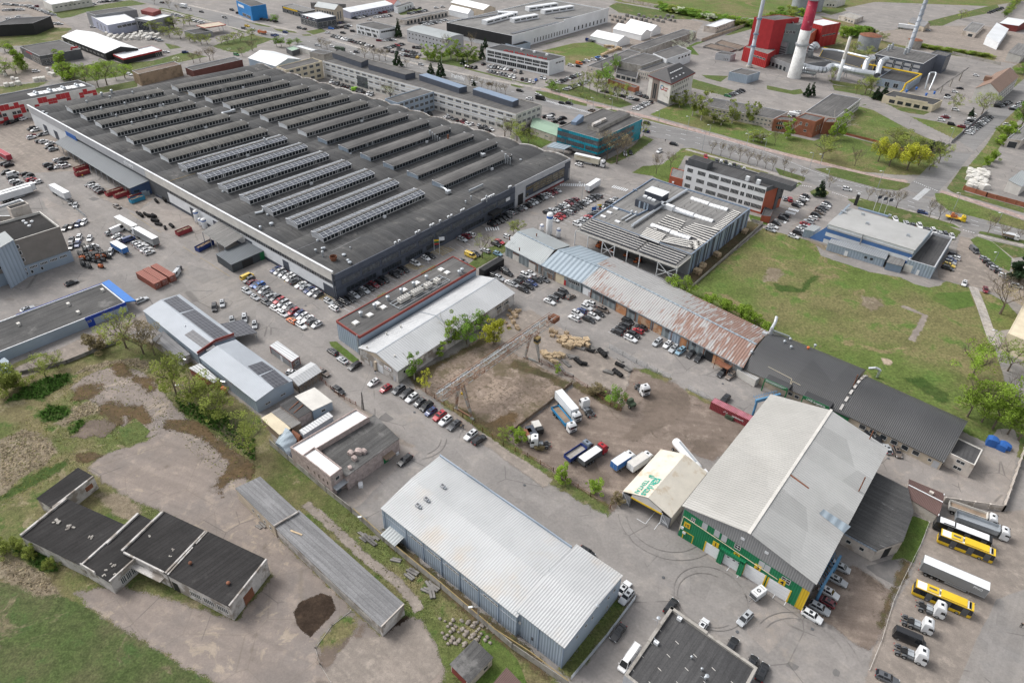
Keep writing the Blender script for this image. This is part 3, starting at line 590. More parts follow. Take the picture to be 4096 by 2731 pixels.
# waste ground and the abandoned lot
sht('waste_ground','grass_rough',D(-60,880,60,822,150,800,255,758,330,785,420,812,500,880,600,962,640,1032,762,1132,900,1250,1100,1420,1312,1590,1320,1660,-80,1660),cells=150)
sht('mown_lawn','grass_old',ts(12,-60,640,300,660,560,760,830,890,1400,1230,2060,1640,-60,1700),cells=90)
sht('dry_reeds','grass_dry',ts(8,-60,930,220,800,470,900,520,1020,420,1130,200,1240,60,1390,-60,1480));sht('dry_grass','grass_dry',ts(8,680,300,780,230,1000,180,1250,150,1400,200,1340,260,1050,200,850,270));sht('dry_grass','grass_dry',ts(8,690,600,830,540,930,560,960,640,760,690,560,790,500,750));sht('dry_grass','grass_dry',ts(8,880,1400,1100,1400,1300,1500,1250,1640,1050,1600));sht('dry_reeds','grass_dry',ts(12,-60,380,180,440,420,560,560,760,340,760,100,640,-60,600))
sht('nettles','weeds_green',ts(8,40,560,200,430,420,330,640,290,650,380,540,430,400,530,150,540));sht('nettles','weeds_green',ts(8,340,690,450,580,620,590,650,660,560,720,420,740));sht('nettles','weeds_green',ts(8,620,800,740,720,800,740,720,830,650,850));sht('nettles','weeds_green',ts(8,-40,1450,300,1220,620,1080,640,1130,360,1300,100,1420));sht('nettles','weeds_green',ts(12,80,330,250,300,480,420,560,540,400,560))
sht('cracked_lot','concrete_old',D(200,1072,250,1040,338,1012,375,982,425,958,500,1008,580,1065,565,1110,548,1125,640,1235,880,1468,938,1420,968,1422,1000,1480,1020,1540,1000,1640,570,1640,500,1570,350,1484,208,1396,170,1360,285,1345,545,1425,630,1320,480,1232,375,1175,310,1150,240,1108),cells=130)
sht('wet_lot','concrete_old',D(160,892,200,862,265,838,330,855,370,897,415,940,432,966,385,986,345,1006,300,985,270,970,225,930));sht('wet_moss','puddle_moss',ts(8,650,420,800,390,920,400,930,470,850,530,680,540));sht('wet_moss','puddle_moss',ts(8,1000,220,1130,200,1200,260,1150,340,1080,300));sht('wet_moss','puddle_moss',ts(8,1180,300,1380,330,1440,420,1360,460,1250,380));sht('wet_moss','puddle_moss',ts(8,880,560,1060,560,1300,600,1400,700,1350,780,1150,700,1050,800));sht('wet_moss','puddle_moss',ts(8,1500,720,1800,700,1950,850,2150,1000,2351,1150,2300,1250,2100,1250,2050,1420,1980,1320,2100,1100,1850,880,1550,800));sht('green_tuft','grass',ts(8,1090,820,1240,700,1380,820,1330,890,1150,950));sht('gravel_heap','dirt_dark',ts(8,700,860,820,730,980,710,1040,780,960,880,800,900));sht('wet_moss','puddle_moss',ts(8,690,1040,850,1020,930,1050,800,1110))
sht('soil_heap','soil',ts(13,345,930,400,820,600,740,690,770,740,900,610,1040,500,1145,400,1080));sht('soil_heap','soil',ts(13,1180,1110,1300,1000,1380,940,1440,980,1400,1080,1240,1170));sht('fenced_grass','grass_rough',ts(13,560,1210,780,960,900,960,940,1040,870,1160,780,1260,600,1300));sht('soil_heap','dirt_dark',ts(13,580,1300,720,1280,750,1370,640,1440,560,1380));sht('soil_heap','dirt_dark',ts(13,800,1250,900,1100,960,1090,940,1200,820,1380));sht('yard_dirt','dirt_track',ts(13,880,1150,1140,1150,1440,950,1640,1200,1720,1420,1560,1640,700,1640,640,1460))
sht('dirt_path','dirt_track',stp(smooth(ts(13,450,-80,700,130,1000,420,1250,600,1400,760,1500,900)),1.1));sht('lawn','grass_fresh',ts(13,2050,1090,2150,1080,2400,1350,2500,1600,1980,1620,2100,1300));sht('hall_strip','moss_dark',ts(13,1170,170,1260,210,1500,440,2351,1120,2600,1330,2700,1550,2351,1280,1700,740,1250,330));sht('hall_strip','grass_rough',ts(14,440,1430,960,800,1060,850,1000,960,540,1530));sht('lean_to_strip','grass_rough',ts(8,1480,260,1600,500,1700,600,2100,680,2351,900,2351,1120,2000,850,1650,640,1480,440));sht('back_lane','dirt_track',ts(8,120,250,600,40,1000,-150,1400,-260,1450,-180,950,20,620,190,200,330))
# markings painted on the roads and lots
def dsh(line,on,off):
 L=[ar(q)for q in line];o=[]
 for a,b in zip(L,L[1:]):
  d=b-a;n=norm(d);d=d/n;k=0
  while k<n-on:o.append((a+d*k,a+d*(k+on)));k+=on+off
 return o
def zebra(a,b,ln,n):
 a,b=ar(a),ar(b);d=(b-a)/n;u=d/norm(d);v=ar([-u[1],u[0]])*ln/2
 return[(a+d*(k+.25)-v,a+d*(k+.25)+v)for k in range(n)]
LZ=LY[0]+.01
far=D(1275,237,1464,283,1651,329,1764,362,1880,402,2040,448,2180,492,2352,540);nr=D(1246,233,1464,292,1651,343,1764,375,1880,415,2040,458,2180,502,2352,548)
lines('lane_marking','white',dsh(far,3,6)+dsh(nr,3,6)+dsh(D(620,80,760,105,920,145,1100,190,1230,226),3,6),.22,LZ)
lines('edge_marking','white',list(zip(D(1464,274,1651,318,1764,352,1869,394,1912,409,2014,436),D(1651,318,1764,352,1869,394,1912,409,2014,436,2059,443)))+list(zip(D(1240,228,1262,236,1351,258),D(1262,236,1351,258,1400,270))),.18,LZ)
lines('crossing_marking','white',zebra(t(7,1352,268),t(7,1470,165),2.6,20),.45,LZ);lines('crossing_marking','white',zebra(t(6,440,130),t(6,680,135),3,14),.5,LZ);lines('crossing_marking','white',zebra(t(6,925,145),t(6,1065,185),3,8),.5,LZ);lines('crossing_marking','white',zebra(t(5,2110,540),t(5,2240,530),3,6),.5,LZ)
for c in((7,190,350,285,375),(7,165,375,255,400),(7,80,455,170,480),(7,60,452,150,474)):lines('crossing_marking','white',zebra(t(*c[:3]),t(c[0],*c[3:]),2.4,7),.55,LZ)
lines('crossing_marking','white',zebra(t(1,90,290),t(1,290,325),3,12),.6,LZ);lines('crossing_marking','white',zebra(t(2,310,925),t(2,720,1040),2,26),.5,LZ);lines('crossing_marking','white',dsh(ts(7,590,200,740,250),.5,.5)+dsh(ts(7,1790,545,1900,575),.5,.5)+dsh(ts(7,1340,100,1560,190),.5,.6)+dsh(ts(7,250,130,400,150),.5,.5),.5,LZ)
def bays(n,a,b,ln,k,mat='white',skew=None):
 a,b=t(n,*a),t(n,*b);d=b-a;u=d/norm(d);v=ar([u[1],-u[0]])*ln
 return[(a+d*i/k,a+d*i/k+v)for i in range(k+1)]
lines('bay_marking','white',bays(5,(770,1250),(1690,700),5,22)+bays(5,(1520,800),(2020,600),5,8),.12,LZ)
lines('bay_marking','white',[(t(5,230,1000),t(5,170,950)),(t(5,520,1150),t(5,480,1110)),(t(6,400,1220),t(6,490,1150)),(t(6,730,1410),t(6,640,1340)),(t(6,1010,1530),t(6,880,1480)),(t(6,1060,1470),t(6,1010,1530)),(t(5,1520,760),t(5,1560,730))]+bays(6,(420,470),(830,210),4.6,12),.12,LZ)
hat=[]
for q in((5,590,1200,670,1160,60),(5,1400,910,1480,880,50),(5,1640,780,1740,730,60),(5,300,1040,360,1010,40)):
 for k in range(6):hat.append((t(q[0],q[1]-q[5]+k*q[5]*.4,q[2]-q[5]*.5+k*6),t(q[0],q[3]-q[5]*.6+k*q[5]*.4,q[4]-q[5]*.5+k*6-10)))
lines('hatch_marking','yellow',hat,.14,LZ)
lines('bay_marking','frame_ochre',[(t(4,1190,385),t(4,1480,570)),(t(4,1680,700),t(4,1810,780)),(t(4,1840,800),t(4,1960,870)),(t(4,1950,870),t(4,2110,970))]+bays(7,(580,330),(300,560),5,14)+bays(7,(330,260),(40,480),5,10),.13,LZ)
lines('bay_marking','white',bays(1,(690,370),(1060,470),5,24)+bays(1,(900,310),(1060,350),5,9)+bays(1,(1280,470),(1500,520),5,12)+[(t(14,1970,540),t(14,2000,500)),(t(14,2065,600),t(14,2095,555)),(t(14,1145,60),t(14,1225,108)),(t(14,1225,108),t(14,1320,-10)),(t(14,1305,160),t(14,1355,95)),(t(15,40,790),t(15,70,745)),(t(15,145,855),t(15,170,815))],.13,LZ)
def ring(n,x,y,r):c=t(n,x,y);return[(c+r*ar([cos(a),sin(a)]),c+r*ar([cos(a+.13),sin(a+.13)]))for a in np.arange(0,6.28,.13)]
M('rubber_mark',(.215,.2,.19),.9,.2);lines('tyre_mark','rubber_mark',ring(14,1820,780,8.2)+ring(14,1800,800,6.9)[8:40]+ring(14,1420,60,10)[24:44]+ring(14,1450,40,13)[24:44]+ring(9,1500,900,6)[40:]+ring(9,1500,900,7.5)[38:]+ring(15,330,1330,9)[0:18]+ring(15,350,1350,11)[0:18],.16,LZ)
# manholes
for k,(n,x,y)in enumerate(((9,1455,650),(9,1920,1195),(9,1995,1265),(10,115,1318),(11,1105,1072),(14,2068,1098),(15,405,1072),(10,1935,388),(14,1390,600),(5,455,1240))):
 p=t(n,x,y);m=MB('dark_grey');m.lt((*p,LZ-.002),[(.38,0),(.36,.012),(.1,.012)],14);tag(m.bd('manhole_cover'),'round iron manhole cover set in the paving','manhole','manhole covers in the ground')
UP=ar([0,0,1.])
def v3(p,z=0.):return ar([p[0],p[1],z])
# white metal hall at the bottom
b=Bld('metal_hall','long white roofed metal hall with pale blue walls and rust stained roof',q3c(7.2,(14,45,962),(14,545,335),(9,1152,1532)),7.2,'warehouse')
b.gable('hall_roof_a','hall_wall',.9,1,over=.15,eM='hall_wall_b')
for k in range(5):b.wins(3,5.35,6.05,1,.235+.135*k,.345+.135*k,.97,mu=4,fr=.1)
b.pnl(3,0,1,5.3,5.36,'pale_grey','drip_rail',.07);b.pnl(1,0,1,6.4,8.0,'hall_wall_b','end_parapet',.2)
for f in(.02,.2,.335,.475,.61,.745,.88):b.pnl(3,f,f+.004,0,7.2,'steel_blue','downpipe',.12)
m=MB('tin_roof');p=b.on(3,.06*b.L(3),2.9,0);a_,e_,n_=b.face(3);m.box(p,(*(e_*5),0),(*(n_*3),-.5),(0,0,.1));m.mat('galv')
for k in(.2,4.8):q=b.on(3,.06*b.L(3)+k,0,2.8);m.tube(q,q+UP*2.5,.06)
m.bd('side_canopy',b.rO)
for x,y in((1715,1335),(1565,1455),(1487,1512)):
 p=b.rp(9,x,y,0);m=MB('pale_grey');m.cbox(p,1.1,.9,.8,AA);m.mat('dark_grey');m.cbox(p+UP*.8,.7,.6,.05,AA);m.mat('galv');m.cbox(p+v3(.8*ar([cos(AA),sin(AA)])),.5,.5,.5,AA);m.bd('air_conditioner',b.rO)
p=b.rp(14,340,550,0);m=MB('galv');m.tube(p,p+UP*1.9,.04,n=5);m.tube(p+UP*.9,p+UP*.9+v3((.5,.3)),.03,n=5);m.bd('roof_mast',b.rO)
b=Bld('metal_hall','taller ribbed end block of the white metal hall with small gable windows',q3c(8.0,(14,480,1240),(14,1010,585),(14,47,905)),8.0,'warehouse')
b.gable('hall_roof_a','hall_wall',.75,1,over=.2,eM='hall_wall_b')
for f in(.2,.35,.46,.75,.86):b.wnd(0,f*b.L(0),f*b.L(0)+.9,5.2,6.1)
b.wnd(0,.76*b.L(0),.76*b.L(0)+.8,1.6,2.5);p=b.on(0,b.L(0)*.53,8.3,.2);m=MB('galv');m.lt(p,[(.25,0),(.25,.8),(.4,.85),(.1,1.1)],10);m.bd('roof_vent',b.rO)
for f in(.48,.99):b.pnl(3,f,f+.01,0,8,'steel_blue','downpipe',.12)
b.pnl(3,.06,.1,4.6,5.2,'off_white','wall_lamp',.3);b.pnl(3,.34,.37,2.0,3.0,'dark_grey','meter_box',.15)
# green fronted hall
b=Bld('service_hall','big grey gabled hall with green front and four numbered white gates',q3c(10.6,(15,432,640),(11,1085,985),(14,1585,-60)),10.6,'warehouse')
def green_hall():
 b.rfp([(0,10.6),(.5,14.1),(1,10.6)],'sheet_cream','sheet_front',0,over=.5,mats=[(0,1,'sheet_grey'),(1,2,'sheet_cream')],eM='sheet_front')
 L=b.L(3);pr=MB('off_white')
 for u in(0.,):pass
 q0=b.pt(-.015,.5,14.35);q1=b.pt(1.015,.5,14.35);pr.bar(q0,q1,.7,.16);pr.bd('ridge_cap',b.rO)
 m=MB('sheet_green')
 z0,z1=9.6,7.0;m.face(b.on(3,.2,0,.05),b.on(3,L*.945,0,.05),b.on(3,L*.945,z1,.05),b.on(3,.2,z0,.05));m.bd('green_cladding',b.rO)
 m=MB('sheet_yellow');m.face(b.on(3,L*.945,0,.06),b.on(3,L-.02,0,.06),b.on(3,L-.02,z1-.1,.06),b.on(3,L*.945,z1,.06));m.bd('yellow_corner',b.rO)
 def gate(f,w_,h_,num,win=False,fr=True):
  d=f*L;m=MB('white_clean');b.slb(m,3,d,d+w_,0,h_,0,.12)
  m.mat('pale_grey')
  for k in(1,2,3):b.slb(m,3,d,d+w_,h_*k/4,h_*k/4+.03,.1,.13)
  if win:
   m.mat('dark_grey')
   for k in range(3):b.slb(m,3,d+w_*(.15+.3*k),d+w_*(.27+.3*k),h_*.7,h_*.8,.1,.15)
  g=m.bd('gate',b.rO)
  if fr:m=MB('yellow');b.slb(m,3,d-.3,d,0,h_+.1,0,.2);b.slb(m,3,d+w_,d+w_+.3,0,h_+.1,0,.2);m.bd('gate_post',b.rO)
  s_=MB('yellow');c=d+w_*.55;b.slb(s_,3,c-.75,c+.75,h_+.15,h_+1.75,.05,.16);sg=s_.bd('number_sign',b.rO,'yellow sign with the number '+num)
  a_,e_,n_=b.face(3);words('number',num,1.7,'black',sg,b.on(3,c,h_+.38,.18),(*e_,0),(0,0,1))
 gate(.233,3.9,3.5,'1');gate(.385,4.6,3.9,'2',True,False);gate(.548,4.7,4.2,'3');gate(.728,4.9,4.1,'4')
 m=MB('sheet_green');b.slb(m,3,L*.345,L*.383,0,4.6,0,.9);b.slb(m,3,L*.508,L*.545,0,4.9,0,.9);b.slb(m,3,L*.345,L*.545,4.2,5.0,0,.9);m.bd('gate_surround',b.rO)
 s_=MB('yellow');b.slb(s_,3,1.0,2.6,4.3,5.9,.05,.16);sg=s_.bd('number_sign',b.rO,'yellow sign with the number 15');a_,e_,n_=b.face(3);words('number','15',1.2,'black',sg,b.on(3,1.8,4.7,.18),(*e_,0),(0,0,1))
 b.door(3,.085,2.4,2.6,'sheet_green','side_door','yellow')
 pp=MB('frame_ochre');pp.mat('cream');pp.path([b.on(3,.3,2.2,.2),b.on(3,.5,7.4,.2),b.on(3,L*.78,5.2,.2)],.09,6);pp.bd('gas_pipe',b.rO)
 for f,z,w_,h_ in((.075,7.2,1.0,1.3),(.43,6.9,1.5,1.6),(.8,5.4,2.0,1.6)):b.wnd(3,f*L,f*L+w_,z,z+h_,mu=2,rows=2,out=.12)
 for f,z in((.165,7.0),(.265,6.9),(.325,6.7),(.625,5.6),(.67,5.5)):b.pnl(3,f,f+.042,z,z+2.0,'pale_grey','translucent_panel',.07)
 m=MB('white');b.slb(m,3,.5,1.2,3.2,3.9,0,.4);b.slb(m,3,1.2,2.0,2.0,2.6,0,.4);m.bd('meter_box',b.rO)
 for f in(.455,.635):p=b.on(3,f*L,10.9-(f>.5)*1.2,.0);m=MB('white');b.slb(m,3,f*L,f*L+.9,10.6,11.3,0,.12);m.bd('wall_vent',b.rO)
 for n,x,y,h_ in((11,930,900,3.2),(11,830,1380,5.2)):p=b.rp(n,x,y,-.3);m=MB('rust');m.tube(p,p+UP*h_,.14);m.bd('stove_pipe',b.rO)
 b.osf('roof_patch','tin_blue',15,510,-30,760,130,700,190,470,10,off=.03);b.osf('roof_patch','rust',11,210,1215,380,1340,372,1350,202,1228,off=.06)
green_hall()
# blue crane runway beams beside the hall
def runway(lL,p,q,z):
 r=tg('crane_runway',lL,'crane rail',p);m=MB('crane_blue');p,q=v3(p),v3(q);d=(q-p)/norm(q-p);n=ar([-d[1],d[0],0])
 m.bar(p+UP*z,q+UP*z,.5,1.1);m.bd('beam',r);m=MB('crane_blue');L=norm(q-p);k=0.
 m.bar(p+UP*(z+.5)+n*1.3,q+UP*(z+.5)+n*1.3,.1,.12)
 while k<L-.9:m.bar(p+d*k+UP*(z+.5)+n*.2,p+d*(k+.9)+UP*(z+.5)+n*1.3,.07,.07);m.bar(p+d*k+UP*(z+.5)+n*1.3,p+d*k+UP*(z+1.4)+n*1.3,.05,.05);k+=.9
 m.bd('walkway',r)
 for k in(.06,.94):
  m=MB('crane_blue');a_=lp(p,q,k);m.tube(a_,a_+UP*z,.35);m.bd('post',r)
runway('blue steel crane runway with lattice walkway beside the parked cars',t(15,430,830,0)[:2],t(15,600,540,0)[:2],5.4)
runway('blue steel crane runway behind the green fronted hall by the red container',t(10,2190,700),t(11,60,640),6.5)
# cream tent hall
b=Bld('tent_hall','cream fabric tent hall with green lettering on its roof',q3c(4.0,(14,1462,50),(10,1790,1205),(10,1022,1375)),4.0,'tent')
def tent():
 b.rfp([(0,4.0),(.5,6.4),(1,4.0)],'tent',None,0,over=.1);L=b.L(3)
 for s_ in(0,2):m=MB('tent');m.face(b.on(s_,0,0),b.on(s_,b.L(s_),0),b.on(s_,b.L(s_),4),b.on(s_,0,4));m.bd('side_wall',b.rO)
 m=MB('tent');m.face(b.on(1,0,0),b.on(1,b.L(1),0),b.on(1,b.L(1),4),(*lp(b.q[1],b.q[2],.5),6.4),b.on(1,0,4));m.bd('back_wall',b.rO)
 m=MB('off_white');m.face(b.on(3,L*.19,3.75,.25),b.on(3,L*.81,3.75,.25),b.on(3,L*.81,4.9,.25),b.on(3,L*.5,6.5,.25),b.on(3,L*.19,4.9,.25));m.bd('gable_panel',b.rO)
 m=MB('yellow');b.slb(m,3,L*.18,L*.82,3.6,4.05,.2,.35);m.bd('yellow_beam',b.rO)
 for f0,f1 in((.0,.18),(.82,1.)):
  m=MB('mid_grey');b.slb(m,3,L*f0+.2,L*f1-.05,.1,3.6,-.02,.02);m.mat('white')
  m.bar(b.on(3,L*f0+.2,3.6,.08),b.on(3,L*f1-.1,.2,.08),.12,.1)
  for z in(1.2,1.9):m.bar(b.on(3,L*f0+.2,z,.08),b.on(3,L*f1-.4,.9,.08),.1,.1)
  m.bar(b.on(3,L*f0+.05,0,.05),b.on(3,L*f0+.05,4,.05),.25,.2);m.mat('dark_grey');m.bar(b.on(3,L*f1,0,.05),b.on(3,L*f1,4,.05),.3,.25);m.bd('leaf_door',b.rO)
 A=b.rp(10,1232,1375,.06);Z=b.rp(10,1300,1250,.06);r=b.rp(10,1235,1290,.06);u_=Z-A
 M('tent_green',(.05,.36,.27),.6,.05)
 w0,w1=b.rp(10,1318,1268,.05),b.rp(10,1212,1392,.05);rt=(w1-w0)/norm(w1-w0);nn=np.cross(rt,b.rp(10,1180,1330,.05)-w0);nn/=norm(nn);nn=nn if nn[2]>0 else-nn;up=np.cross(nn,rt)
 L1=norm(w1-w0);words('lettering','kaukas',L1/2.1,'tent_green',b.rO,lp(w0,w1,.5)-up*.6+nn*.03,rt,up)
 w2,w3=b.rp(10,1222,1280,.05),b.rp(10,1145,1378,.05);words('lettering','TENTAI',norm(w3-w2)/2.7,'tent_green',b.rO,lp(w2,w3,.5)-up*.3+nn*.03,rt,up)
 m=MB('tent_green');c=b.rp(10,1300,1275,.1);s_=L1/4
 def arc(cx,cy,r0,r1,a0,a1,n=12):
  for i in range(n):
   g0,g1=a0+(a1-a0)*i/n,a0+(a1-a0)*(i+1)/n;f=lambda r_,g:c+rt*(cx+r_*cos(g))*s_+up*(cy+r_*sin(g))*s_
   m.face(f(r0,g0),f(r1,g0),f(r1,g1),f(r0,g1))
 arc(0,0,.85,1.1,.2,2.6);arc(-.1,.1,0,.14,0,6.28)
 for k in range(4):arc(-.2,-1.1,.35+.2*k,.47+.2*k,1.9,3.6)
 m.bd('emblem',b.rO)
tent()
# dark arched workshops
def arch_hall(lL,q,h,rise):
 b=Bld('arched_workshop',lL,q,h,'workshop');b.arch('arch_roof','beige',rise+.9,1,16,over=.3);return b
b=arch_hall('dark arched workshop roof with two green signed porches on its front',q3c(3.2,(11,640,632),(11,895,262),(10,2135,250)),3.2,3.6)
def porch(b,f,w_,txt,lines_):
 r=MB('arch_roof');L=b.L(3);d=f*L;r.box(b.on(3,d,4.0,-2.6),(*(b.face(3)[1]*w_),0),(*(b.face(3)[2]*5.2),0),(0,0,.25));r.mat('green_sign')
 for k in(0,w_-.3):b.slb(r,3,d+k,d+k+.3,0,4.0,2.2,2.5)
 po=r.bd('porch',b.rO);m=MB('green_sign');b.slb(m,3,d+.1,d+w_-.1,3.9,5.0,2.45,2.62);m.mat('white')
 if lines_:
  for k in range(3):b.slb(m,3,d+.5,d+w_-.6-.5*k,4.75-.25*k,4.83-.25*k,2.6,2.65)
 sg=m.bd('sign_board',po)
 if txt:words('lettering',txt,.95,'white_clean',sg,b.on(3,d+w_*.5,4.15,2.65),(*b.face(3)[1],0),(0,0,1),shear=.15)
porch(b,.25,7.5,'',True);porch(b,.66,8,'UAB langstena',False)
for f in(.5,.57):b.wnd(3,f*b.L(3),f*b.L(3)+1.4,1.2,2.4,out=.3)
m=MB('arch_roof');m.box(b.on(3,.885*b.L(3),3.1,-.6),(*(b.face(3)[1]*7),0),(*(b.face(3)[2]*1.6),0),(0,0,.2));m.mat('green_sign');b.slb(m,3,.885*b.L(3),.885*b.L(3)+7,1.2,3.0,0,.8);m.bd('bay_porch',b.rO);b.wins(3,1.7,2.8,2,.888,.985,.9,mu=4,out=.9)
for sp,mt in(((11,210,60),'galv'),((11,430,45),'galv'),((11,365,70),'orange'),((11,150,10),'galv'),((10,2200,100),'galv'),((7,200,1560),'galv')):
 p=b.rp(*sp,0);m=MB(mt);m.lt(p,[(.3,-.3),(.3,.5),(.5,.55),(.45,.8),(.1,1)],10);m.bd('roof_vent',b.rO)
m=MB('ductsteel');p=b.rp(7,20,1500,0);p2=b.rp(7,190,1540,0);m.tube(p,p+UP*2.4,.8,.55,12);m.path([p+UP*2.2,p+UP*3.2+v3((1.5,2.2)),p+UP*4+v3((2.2,4.0))],.5,10);m.path([p+v3((.5,0),1.4),p2+UP*.6,p2-UP*.3],.35,8);m.cbox(p+v3((-2,-.5)),1.6,1.2,.9,AA);m.bd('extraction_duct',b.rO)
m=MB('cream');
m.path([b.rp(11,5,215,.1),b.rp(11,225,325,.1),b.rp(11,190,430,.1)],.07,5);m.path([b.rp(11,200,425,.1),b.rp(11,232,345,.1),b.rp(11,305,380,.1)],.07,5);m.bd('gas_pipe',b.rO)
b2=arch_hall('long dark grey arched workshop roof with a row of windows in its cream wall',q3c(3.2,(11,1610,1100),(11,1825,735),(11,655,640)),3.2,3.6)
b2.wins(3,1.0,2.6,6,.2,.82,.62,mu=1,out=.12);b2.wnd(3,.88*b2.L(3),.88*b2.L(3)+1,1.2,2.2);b2.door(3,.955,1.6,2.3,'pale_grey');b2.pnl(0,0,1,2.6,3.5,'white','verge_board',.1)
m=MB('plaster_dirty')
for k in range(9):
 u=k/9;z=lambda w_:3.2+4.5*(1-(2*w_-1)**2)+.25;m.bar((*b2.pt(0,.999,0)[:2],z(0))if 0 else v3(lp(b2.q[3],b2.q[2],u+.01),z(u+.01)),v3(lp(b2.q[3],b2.q[2],u+.08),z(u+.08)),.7,.5)
m.bd('gable_coping',b2.rO);m=MB('rust');p=b2.rp(11,785,405,-.3);m.tube(p,p+UP*4.2,.16);m.bd('stove_pipe',b2.rO)
b3=Bld('gatehouse','white two storey block with dark flat roof at the end of the arched workshop',q3c(4.8,(11,1900,1135),(11,1973,990),(11,1665,1020)),4.8);b3.flat('plaster','bit_dark',.25,'off_white')
for z in(.9,3.1):b3.wnd(3,b3.L(3)*.35,b3.L(3)*.68,z,z+1.1,mu=2,out=.06)
m=MB('ductsteel');p=t(11,1000,330);m.path([v3(p,.2),v3(p,3),v3(p,3.4)+v3((-1.2,.6)),v3(p,2.6)+v3((-3,1.2))],.45,10);tag(m.bd('extraction_duct'),'bent grey extraction duct standing behind the arched workshops','duct')
# worn sheds right of the green hall
b=Bld('storage_shed','low shed with worn black and white streaked roof beside the grey hall',[t(15,1000,352,4),t(11,1275,1348,4),t(11,980,1198,4),t(15,695,185,4)],4,'shed');b.rfp([(0,3.9),(1,4.2)],'bit_worn','plaster',1,over=.2)
b.wnd(3,b.L(3)*.15,b.L(3)*.3,1.5,2.6,out=.06);b.wnd(3,b.L(3)*.55,b.L(3)*.7,1.5,2.6,out=.06);b.pnl(3,0,1,3.7,4.2,'hall_wall','fascia',.25)
b=Bld('storage_shed','lean-to shed with cloudy grey roof and a dark open doorway beside the lawn',[t(15,1235,272,4.1),t(15,1335,0,4.1),t(11,1280,1350,4.1),t(15,1002,350,4.1)],4.1,'shed');b.rfp([(0,4.1),(1,4.3)],'bit_worn','plaster',1,over=.15);m=MB('black');b.slb(m,3,b.L(3)*.35,b.L(3)*.62,0,3.4,0,.05);m.bd('doorway',b.rO)
b=Bld('gabled_shed','small brown tiled gabled shed with white ridge and chimney',[t(11,1560,1600,3),t(11,1612,1400,3),t(11,1298,1268,3),t(11,1262,1420,3)],3,'shed');b.gable('tile_brown','plaster',.9,1,over=.15)
m=MB('white');m.bar(b.pt(.5,-.01,4.15),b.pt(.5,1.01,4.15),.3,.12);m.bar(b.pt(0,-.01,3.2),b.pt(1,-.01,3.2),.2,.2);m.bd('ridge_trim',b.rO);p=b.rp(11,1492,1400,-.2);m=MB('plaster');m.cbox(p,1,.8,.9,AA);m.bd('chimney',b.rO)
# dark flat roof building at the bottom right
q2_,q3_,q1_=t(14,1462,868,4.6),t(14,1030,1492,4.6),t(14,2258,1424,4.6)
b=Bld('flat_roof_block','dark flat roofed block with pale parapet cut by the bottom edge of the picture',[q3_+q1_-q2_,q1_,q2_,q3_],4.6);b.flat('pale_grey','bit_dark',.5,'concrete',.6)
m=MB('concrete');
for i,f0,f1 in((2,.0,.52),(1,.56,1.0)):b.slb(m,i,f0*b.L(i),f1*b.L(i),4.55,4.85,-.62,.05)
m.bd('coping',b.rO)
for sp,s_ in(((14,1535,985),.8),((14,1322,1205),.8)):p=b.orf(*sp,4.1);m=MB('white');m.cbox(p,1,.7,.8,AA);m.mat('galv');m.tube(p+UP*.8,p+UP*.8+v3((-.5,.8),.4),.06);m.bd('air_conditioner',b.rO)
b.vents([(14,1645,1340),(14,1740,1450),(14,1770,1530)],4.1,.18,.9)
for sp in((14,1330,1030),(14,1770,1560)):p=b.orf(*sp,4.1);m=MB('galv');m.tube(p,p+UP*2.4,.05);m.lt(p+UP*2.3,[(.1,0),(.38,.12),(.42,.2),(.1,.3)],12);m.tube(p+UP*1.2,p+UP*1.4+v3((-1.0,.5)),.04);m.bd('antenna_mast',b.rO)
m=MB('off_white')
for i in range(5):
 for j in range(4):p=b.pt(.12+.19*j,.97-.21*i,4.13);m.cbox(p,.9,.12,.02,AA-.2)
m.bd('seam_tab',b.rO)
# garages, derelict farm block, huts
b=Bld('garage_row','far end of the long garage row with lighter grey roof and pale parapet',q3c(4.1,(13,165,128),(13,392,2),(8,2165,1352)),4.1,'garages');b.rfp([(0,3.9),(1,4.2)],'slate_b','beige',1,over=.1)
b.wins(3,1.2,2.4,4,.35,.95,.3,mu=1);m=MB('plaster_dirty');m.bar(b.pt(0,0,4.2),b.pt(1,0,4.4),.35,.4);m.bd('fire_wall',b.rO)
b=Bld('garage_row','long low garage row with ribbed slate grey roof and white end wall',q3c(3.7,(13,1152,1052),(13,1358,850),(13,185,145)),3.7,'garages');b.rfp([(0,3.8),(1,3.6)],'slate_b','plaster_dirty',1,over=.15)
for k in range(9):b.door(3,.42+.065*k,2.5,2.3,'concrete','garage_door')
m=MB('plaster');m.bar(b.pt(0,0,3.85),b.pt(1,0,4.0),.25,.25);m.bd('verge',b.rO);m=MB('wood');m.cbox(b.pt(.35,.87,3.95),.4,3.2,.08,1.2);m.bd('roof_plank',b.rO)
DR=[('front','derelict block with black bitumen roof, two roof cowls and long glazed window bands',q3c(5,(12,2108,868),(13,98,440),(12,1545,582)),5),('mid','derelict block with black roof and broken concrete rubble between two parapets',q3c(5,(12,1525,568),(12,1893,182),(12,1125,368)),5),('lobby','small derelict lobby with collapsed slabs on its black roof',q3c(4.2,(12,1010,645),(12,1238,440),(12,765,498)),4.2),('link','narrow sunken derelict roof strip with moss between two concrete parapets',q3c(4.2,(12,1108,362),(12,1395,82),(12,985,300)),4.2),('wing','wide derelict wing with black roof, moss tufts and lumps of concrete',q3c(4.2,(12,755,492),(12,1160,128),(12,197,225)),4.2),('annex','small derelict annex with black roof and a sapling growing on top',q3c(4,(8,488,1532),(8,862,1245),(8,342,1445)),4)]
